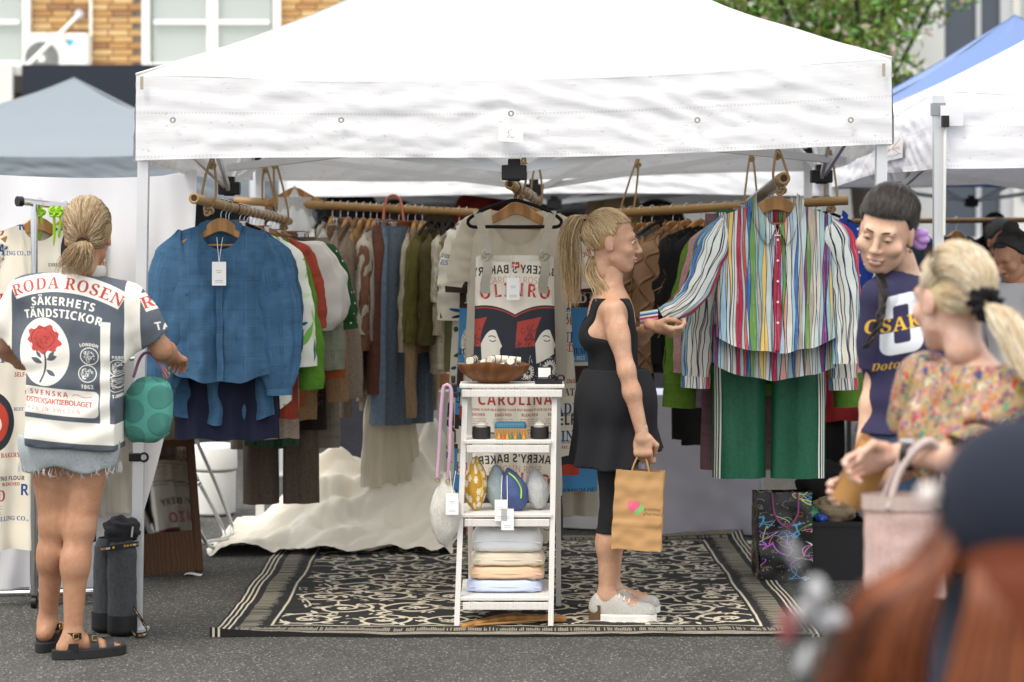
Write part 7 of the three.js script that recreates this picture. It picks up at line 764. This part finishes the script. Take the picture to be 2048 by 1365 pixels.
// 4. blonde woman in the paisley blouse, back of head to the viewer
{
  reseed(231); const D = 5.25, S = D / F, base = V((1960 - 1024) * S, 0, -D), L = (px, py, z = 0) => V((px - 1960) * S, EYE - (py - HOR) * S, z), t = thing('person', 'blonde person with black scrunchie in paisley frill blouse, holding an envelope', 'person', 'people at the stall', base);
  const J = { s: .97, wide: 1.12, bust: 1.1, pelvis: L(1965, 1090, 0), neck: L(1950, 735, 0), headBase: L(1930, 690, 0), shL: L(1875, 770, -.14), shR: L(1985, 800, .16), elL: L(1855, 930, -.2), wrL: L(1775, 985, -.2), elR: L(1935, 905, .22), wrR: L(1778, 902, .08), hipL: L(1930, 1100, -.07), hipR: L(2000, 1100, .07), knL: L(1935, 1300, -.06), knR: L(2000, 1300, .08), anL: L(1940, 1600, -.05), anR: L(2000, 1600, .1), toeL: V(-1, 0, -.3), toeR: V(-1, 0, -.2), backL: V(1, 0, 0), backR: V(1, 0, 0), headC: L(1908, 598, -.02) };
  for (const k of ['anL', 'anR']) J[k].y = .085; for (const k of ['knL', 'knR']) J[k].y = .46;
  const sk = skeleton(J), hq = rot(-PI / 2 - 1.1, .1, 0), hp = headPrims(J.headC, hq, 1.06), skin = skinM(0xdcb6a4); hp.q = hq;
  buildBody(t, sk, hp, [hand(J.wrR, V(-1, -.25, .0), V(0, 1, .3), [.5, .6, .6, .7], .95, .05, .6), hand(J.wrL, V(-1, -.2, .1), V(0, 1, 0), .6, .95)], skin); eyes(t, hp, 0x4a5a6a, .4, skin); lipsOn(t, hp, 0xb06a60);
  const pm = cloth(0xdcd8d4, { map: T.paisley }); const slv = (k) => { const El = J['el' + k], Sh = J['sh' + k], d = El.clone().sub(Sh).normalize(); return fieldGeo(sk['arm' + k].slice(0, 2).map((p) => ({ ...p, grow: .03 })), .008, .05, 0, (x, y, z, f) => Math.max(f + .006 * ns(x * 14, y * 12, z * 14), (x - El.x) * d.x + (y - El.y) * d.y + (z - El.z) * d.z + .07)); };
  const sg = merge([fieldGeo([...sk.torso.slice(0, 5).map((p) => ({ ...p, grow: .02, k: .07 })), ...sk.torso.slice(6).map((p) => ({ ...p, grow: .018 }))], .008, .05, 0, (x, y, z, f) => Math.max(f + .007 * Math.sin(Math.atan2(z, x) * 26 + 3 * ns(x * 6, y * 6)) * ss(L(0, 800).y, L(0, 960).y, y) + .006 * ns(x * 12, y * 10, z * 12), J.pelvis.y - .06 - y, y - L(0, 728).y, .07 - Math.hypot(x - J.neck.x, y - J.neck.y - .03, z - J.neck.z))), slv('L'), slv('R')]); part('blouse', cylUV(sg, null, .9), pm, t);
  part('sleeve_frill', grid(60, 6, (u, v) => { const a = u * 2 * PI, d = J.elR.clone().sub(J.shR).normalize(), c = J.shR.clone().lerp(J.elR, .62).addScaledVector(d, v * .05), x1 = V(1, 0, 0).cross(d).normalize(), y1 = d.clone().cross(x1), r = .075 + v * .03 + .014 * v * Math.sin(a * 9); return c.addScaledVector(x1, Math.cos(a) * r).addScaledVector(y1, Math.sin(a) * r); }, (u, v) => [u * .6, v * .06]), pm, t);
  part('trousers', fieldGeo([...sk.legL, ...sk.legR, ...sk.torso.slice(0, 2)].map((p) => ({ ...p, grow: .012 })), .011, .03, 0, (x, y, z, f) => Math.max(f, .1 - y, y - J.pelvis.y - .05)), cloth(0x4a4f5c), t); for (const A of [J.anL, J.anR]) part('shoe', fieldGeo([capsule(V(A.x + .03, .05, A.z), V(A.x - .14, .04, A.z), .046, .038)], .006, .02, 0, (x, y, z, f) => Math.max(f, .003 - y)), std(0x6a5a4c), t);
  const cols = ['#e0d0b0', '#d2bd96', '#ece0c8', '#c3a67c', '#f2e9d6', '#e3d3b4'], tie = V(0, -.02, -.112); part('hair', mergeGeometries([strandMesh(combed(hp, tie, 3400, cols, .0015, null, 1.1), .001, cols), strandMesh(tail(hp.T(0, -.022, -.118), [hp.T(.0, -.04, -.16), hp.T(0, -.1, -.21), hp.T(0, -.17, -.26), hp.T(.02, -.22, -.34)], 500, (q) => .012 + .028 * Math.sin(Math.min(1, q) * 2.4), 1), .0016, cols)]), hairMat, t); part('hair_scalp', fieldGeo([ellip(hp.T(0, .03, -.016), V(.0825, .098, .104), hq)], .005, .01, 0, (x, y, z, f) => { const p = V(x, y, z).sub(J.headC).applyQuaternion(hq.clone().invert()); return Math.max(f, p.z + .004 - p.y * .62, -.065 - p.y - Math.max(0, p.z) * 2); }), std(0xd2bc92, { roughness: .7 }), t);
  const scr = new THREE.TorusGeometry(.03, .019, 14, 40), sp = scr.attributes.position; for (let i = 0; i < sp.count; i++) { const a = Math.atan2(sp.getY(i), sp.getX(i)), k = 1 + .16 * Math.sin(a * 11) + .1 * ns(sp.getX(i) * 60, sp.getY(i) * 60, sp.getZ(i) * 60); sp.setXYZ(i, sp.getX(i) * k, sp.getY(i) * k, sp.getZ(i) * (1 + .3 * Math.sin(a * 13))); } scr.computeVertexNormals(); part('scrunchie', scr.applyQuaternion(hq.clone().multiply(rot(0, .25))).translate(...hp.T(0, -.022, -.122).toArray()), wool(0x0c0c0e), t); part('earring', new THREE.SphereGeometry(.005, 10, 8).translate(...hp.T(-.083, -.042, -.0).toArray()), M.gold, t);
  const wt = new THREE.Group(); wt.name = 'watch'; t.add(wt); const wp = J.wrR.clone().lerp(J.elR, .16), wd = J.elR.clone().sub(J.wrR).normalize(), wq = new THREE.Quaternion().setFromUnitVectors(V(0, 0, 1), wd); part('watch_band', new THREE.TorusGeometry(.034, .006, 8, 30).scale(1, 1, 1.8).applyQuaternion(wq).translate(wp.x, wp.y, wp.z), M.black, wt); part('watch_face', box(.034, .012, .038, 0, 0, 0, .004).applyQuaternion(wq).translate(wp.x - .002, wp.y + .034, wp.z + .012), std(0xb9bcc2, { metalness: .5, roughness: .2 }), wt);
  const e = thing('paper_envelope', 'buff paper bag in the hand of the blonde shopper', 'paper bag', null, base.clone().add(L(1722, 950, .02))); e.rotation.set(.2, .35, -.5); part('front_panel', grid(10, 10, (u, v) => V((u - .5) * .11, (v - .5) * .16, .012 * Math.sin(u * PI) + .004)), std(0xc99a5c, { roughness: .8 }), e); part('back_panel', grid(10, 10, (u, v) => V((u - .5) * .11, (v - .5) * .16 + .015, -.012 * Math.sin(u * PI) - .004)), std(0xd6ab70, { roughness: .8 }), e);
  const b = thing('pink_tote', 'pale pink canvas tote hanging from the blonde shopper forearm', 'bag', null, base.clone().add(L(1790, 1080, .14))); part('body', grid(40, 18, (u, v) => { const a = u * 2 * PI, k = .72 + .28 * Math.abs(Math.cos(a)); return V(Math.cos(a) * .1 * k + .004 * ns(u * 9, v * 5), .125 - v * .24, Math.sin(a) * .05 + .006 * ns(u * 8, v * 6, 2)); }), cloth(0xe6c4bb), b); part('top_band', grid(40, 2, (u, v) => { const a = u * 2 * PI, k = .72 + .28 * Math.abs(Math.cos(a)); return V(Math.cos(a) * .106 * k, .13 - v * .035, Math.sin(a) * .056); }), cloth(0xdcc4bc), b); part('bottom_panel', box(.18, .004, .08, 0, -.114, 0), cloth(0xd9bdb4), b); for (const z of [.045, -.045]) part('strap', tube([V(-.05, .1, z), V(-.01, .2, z * .6), V(.055, .262, z * .2 + .03), V(.085, .2, z * .6), V(.07, .1, z)], .009, 30, 6), cloth(0xe0cbc4), b);
}
// 5. passer-by with cap and copper hair, close to the lens
{
  reseed(241); const D = 2.35, S = D / F, base = V((2010 - 1024) * S, 0, -D), L = (px, py, z = 0) => V((px - 2010) * S, EYE - (py - HOR) * S, z), t = thing('person', 'passer-by with navy cap and long copper hair close to the viewer', 'person', 'people at the stall', base);
  const hc = L(2050, 1090, 0), J = { s: .9, pelvis: V(.03, .66, .0), neck: V(.03, hc.y - .2, -.01), headBase: V(.03, hc.y - .12, -.01), shL: V(-.13, hc.y - .25, 0), shR: V(.19, hc.y - .25, 0), elL: V(-.19, .76, .02), elR: V(.25, .76, .02), wrL: V(-.2, .6, -.1), wrR: V(.24, .56, -.05), hipL: V(-.05, .64, 0), hipR: V(.11, .64, 0), knL: V(-.05, .36, -.02), knR: V(.11, .36, -.02), anL: V(-.05, .08, 0), anR: V(.11, .08, 0), toeL: V(-.1, 0, -1), toeR: V(.1, 0, -1), backL: V(0, 0, 1), backR: V(0, 0, 1), headC: hc };
  const sk = skeleton(J), hq = rot(PI - .25, .02), hp = headPrims(hc, hq, .98), skin = skinM(0xb98a72); hp.q = hq; buildBody(t, sk, hp, [hand(J.wrL, V(-.2, -.6, -1), V(0, 1, 0), .8, .9), hand(J.wrR, V(0, -1, 0), V(-1, 0, 0), .5, .9)], skin);
  part('jacket', cylUV(fieldGeo([...sk.torso.slice(0, 5), ...sk.armL, ...sk.armR].map((p) => ({ ...p, grow: .02 })), .01, .04, 0, (x, y, z, f) => Math.max(wrinkle(f, x, y, z, .006, 1), J.pelvis.y - .08 - y, y - J.neck.y - .02)), null, 2), cloth(0x5f4436), t); part('trousers', fieldGeo([...sk.legL, ...sk.legR, ...sk.torso.slice(0, 2)].map((p) => ({ ...p, grow: .01 })), .01, .03, 0, (x, y, z, f) => Math.max(f, .09 - y, y - J.pelvis.y)), cloth(0x23252c), t); for (const A of [J.anL, J.anR]) part('shoe', fieldGeo([capsule(V(A.x, .045, A.z + .03), V(A.x, .038, A.z - .12), .042, .035)], .006, .02, 0, (x, y, z, f) => Math.max(f, .003 - y)), M.black, t);
  const cols = ['#7a3c1a', '#5e2b12', '#944d26', '#4a210e', '#a35c2b']; const hairs = []; for (let k = 0; k < 1900; k++) { const a = rnd(), b = rr(-1, 1), c = rr(-.05, .05); hairs.push([L(1925 + 20 * b, 1000 + 70 * a, c * .6), L(1880 - 22 * a + 14 * b, 1090 + 60 * a, c), L(1830 - 65 * a + 38 * b, 1190, c * 1.2), L(1790 - 75 * a + 60 * b, 1310, c * 1.3), L(1780 - 85 * a + 75 * b, 1480 + 60 * b, c * 1.3)]); } for (let k = 0; k < 900; k++) { const a = rnd(), b = rr(-1, 1); hairs.push([L(1985 + 70 * b, 1100 + 20 * a, .085), L(1975 + 72 * b, 1170, .085 + .02 * a), L(1955 + 80 * b, 1270, .09 + .02 * a), L(1930 + 90 * b, 1400, .09 + .03 * a), L(1915 + 95 * b, 1500, .09)]); } part('hair', strandMesh(hairs, .002, cols), hairMat, t); part('hair_scalp', fieldGeo([ellip(hp.T(0, .025, -.02), V(.083, .095, .1), hq), capsule(hp.T(0, -.03, -.06), hp.T(0, -.16, -.055), .06, .05)], .005, .01, 0, (x, y, z, f) => { const p = V(x, y, z).sub(hc).applyQuaternion(hq.clone().invert()); return Math.max(f, p.z - .04, -.12 - p.y); }), std(0x6e3214, { roughness: .7 }), t);
  const cap = new THREE.Group(); cap.name = 'cap'; t.add(cap); part('cap_crown', fieldGeo([ellip(hp.T(0, .045, -.012), V(.096, .1, .112), hq)], .005, .01, 0, (x, y, z, f) => { const p = V(x, y, z).sub(hc).applyQuaternion(hq.clone().invert()); return Math.max(f, -.012 - p.y + p.z * .15); }), cloth(0x1a2133), cap); part('peak', grid(20, 8, (u, v) => { const a = lerp(-1.05, 1.05, u), r = .1 + v * .075 * Math.cos(a * .9); return hp.T(Math.sin(a) * r * .95, .045 - v * .018 - .02 * Math.sin(a) ** 2, Math.cos(a) * r + .0); }), cloth(0x161c2c), cap); part('cap_button', new THREE.SphereGeometry(.01, 10, 8).translate(...hp.T(0, .146, -.012).toArray()), cloth(0x161c2c), cap); for (const [px, py, zz] of [[1850, 985, .02]]) part('pearl_clip', new THREE.SphereGeometry(.012, 14, 10).translate(...L(px, py, zz).toArray()), std(0xe9dfd8, { roughness: .3 }), t);
  const f = thing('flower_spray', 'blurred spray of grey stems and white petals held low by the passer-by', 'flowers', null, base.clone().add(V(-.21, .56, -.06))); for (let k = 0; k < 11; k++) { const e = L(rr(1570, 1680), rr(1120, 1400), rr(-.08, .05)).sub(V(-.21, .56, -.06)); part('stem', tube([V(0, 0, 0), e.clone().multiplyScalar(.5).add(V(rr(-.02, .02), rr(0, .03), 0)), e], .0025, 14, 5), std(0x4a4e4c), f); part('petal', new THREE.SphereGeometry(.012, 10, 8).scale(rr(.5, 1), rr(.8, 1.8), .4).rotateZ(rr(-1, 1)).translate(e.x, e.y, e.z), k === 3 ? std(0x8c5050) : std(pick([0x8a8c90, 0x6b6d72, 0xb4b5b8])), f); }
}
// 6. others further off
function farPerson(label, x, z, h, yaw, top, low, hairC, skinC, o = {}) {
  const t = thing('person', label, 'person', 'people in the distance', V(x, 0, z)); t.rotation.y = yaw; const s = h / 1.68, y = (v) => v * s; const J = { s, pelvis: V(0, y(.93), 0), neck: V(0, y(1.4), -.01), headBase: V(0, y(1.47), 0), shL: V(-.17 * s, y(1.37), 0), shR: V(.17 * s, y(1.37), 0), elL: V(-.23 * s, y(1.1), .0), elR: V(.23 * s, y(1.1), 0), wrL: V(-.2 * s, y(.93), .15), wrR: V(.2 * s, y(.93), .15), hipL: V(-.085 * s, y(.9), 0), hipR: V(.085 * s, y(.9), 0), knL: V(-.09 * s, y(.48), .02), knR: V(.09 * s, y(.48), .02), anL: V(-.09 * s, y(.085), -.02), anR: V(.09 * s, y(.085), -.02), toeL: V(-.1, 0, 1), toeR: V(.1, 0, 1), headC: V(0, y(1.56), .02) };
  const sk = skeleton(J), hq = rot(o.hy ?? 0, o.hpitch ?? .2), hp = headPrims(J.headC, hq, s), skin = skinM(skinC); buildBody(t, sk, hp, [hand(J.wrL, V(0, -.6, 1), V(1, 0, 0), .5, s), hand(J.wrR, V(0, -.6, 1), V(-1, 0, 0), .5, s)], skin); part('shirt', fieldGeo([...sk.torso.slice(0, 5), ...sk.armL.slice(0, 2), ...sk.armR.slice(0, 2)].map((p) => ({ ...p, grow: .02 })), .01, .04, 0, (x2, y2, z2, f) => Math.max(wrinkle(f, x2, y2, z2, .006, 1), y(.86) - y2, y2 - y(1.43))), cloth(top), t); part('trousers', fieldGeo([...sk.legL, ...sk.legR, ...sk.torso.slice(0, 2)].map((p) => ({ ...p, grow: .012 })), .011, .03, 0, (x2, y2, z2, f) => Math.max(f, .1 - y2, y2 - y(.97))), cloth(low), t); for (const A of [J.anL, J.anR]) part('shoe', fieldGeo([capsule(V(A.x, .045, A.z - .03), V(A.x, .038, A.z + .13), .043, .036)], .006, .02, 0, (x2, y2, z2, f) => Math.max(f, .003 - y2)), M.black, t); const c = [hairC, hairC]; reseed(Math.round(x * 100 + 500)); part('hair', strandMesh(combed(hp, V(0, o.bun ? .1 : -.05, -.1), 900, c, .002, null, 1.08), .0024, c), hairMat, t); part('hair_scalp', fieldGeo([ellip(hp.T(0, .03, -.016), V(.082, .097, .102), hq), ...(o.bun ? [ellip(hp.T(0, .135, -.05), V(.042, .036, .042), hq)] : [])], .005, .008, 0, (x2, y2, z2, f) => { const p = V(x2, y2, z2).sub(J.headC).applyQuaternion(hq.clone().invert()); return Math.max(f, p.z + .004 - p.y * .62, -.07 - p.y); }), std(hairC, { roughness: .6 }), t); return t;
}
farPerson('person with dark topknot and white shirt under the neighbouring canopy', 2.36, -9.9, 1.58, -1.0, 0xe4e4e6, 0x2a2a30, '#15110f', 0xc09074, { bun: true, hpitch: .45 });
farPerson('person in grey blue top far back under the neighbouring canopy', 2.86, -12.4, 1.66, .4, 0x6f7f96, 0x23242a, '#1a1512', 0xa87c62); farPerson('silver haired person far back beside the white sheet wall', -2.62, -15.9, 1.6, .6, 0x2c2d33, 0x1d1d22, '#cfc9bd', 0xb98a6c); farPerson('person in dark jacket far back behind the neighbouring canopy', 3.25, -14.2, 1.72, -.3, 0x3a3d46, 0x202126, '#241a14', 0xb5876a);
renderer.render(scene, camera);
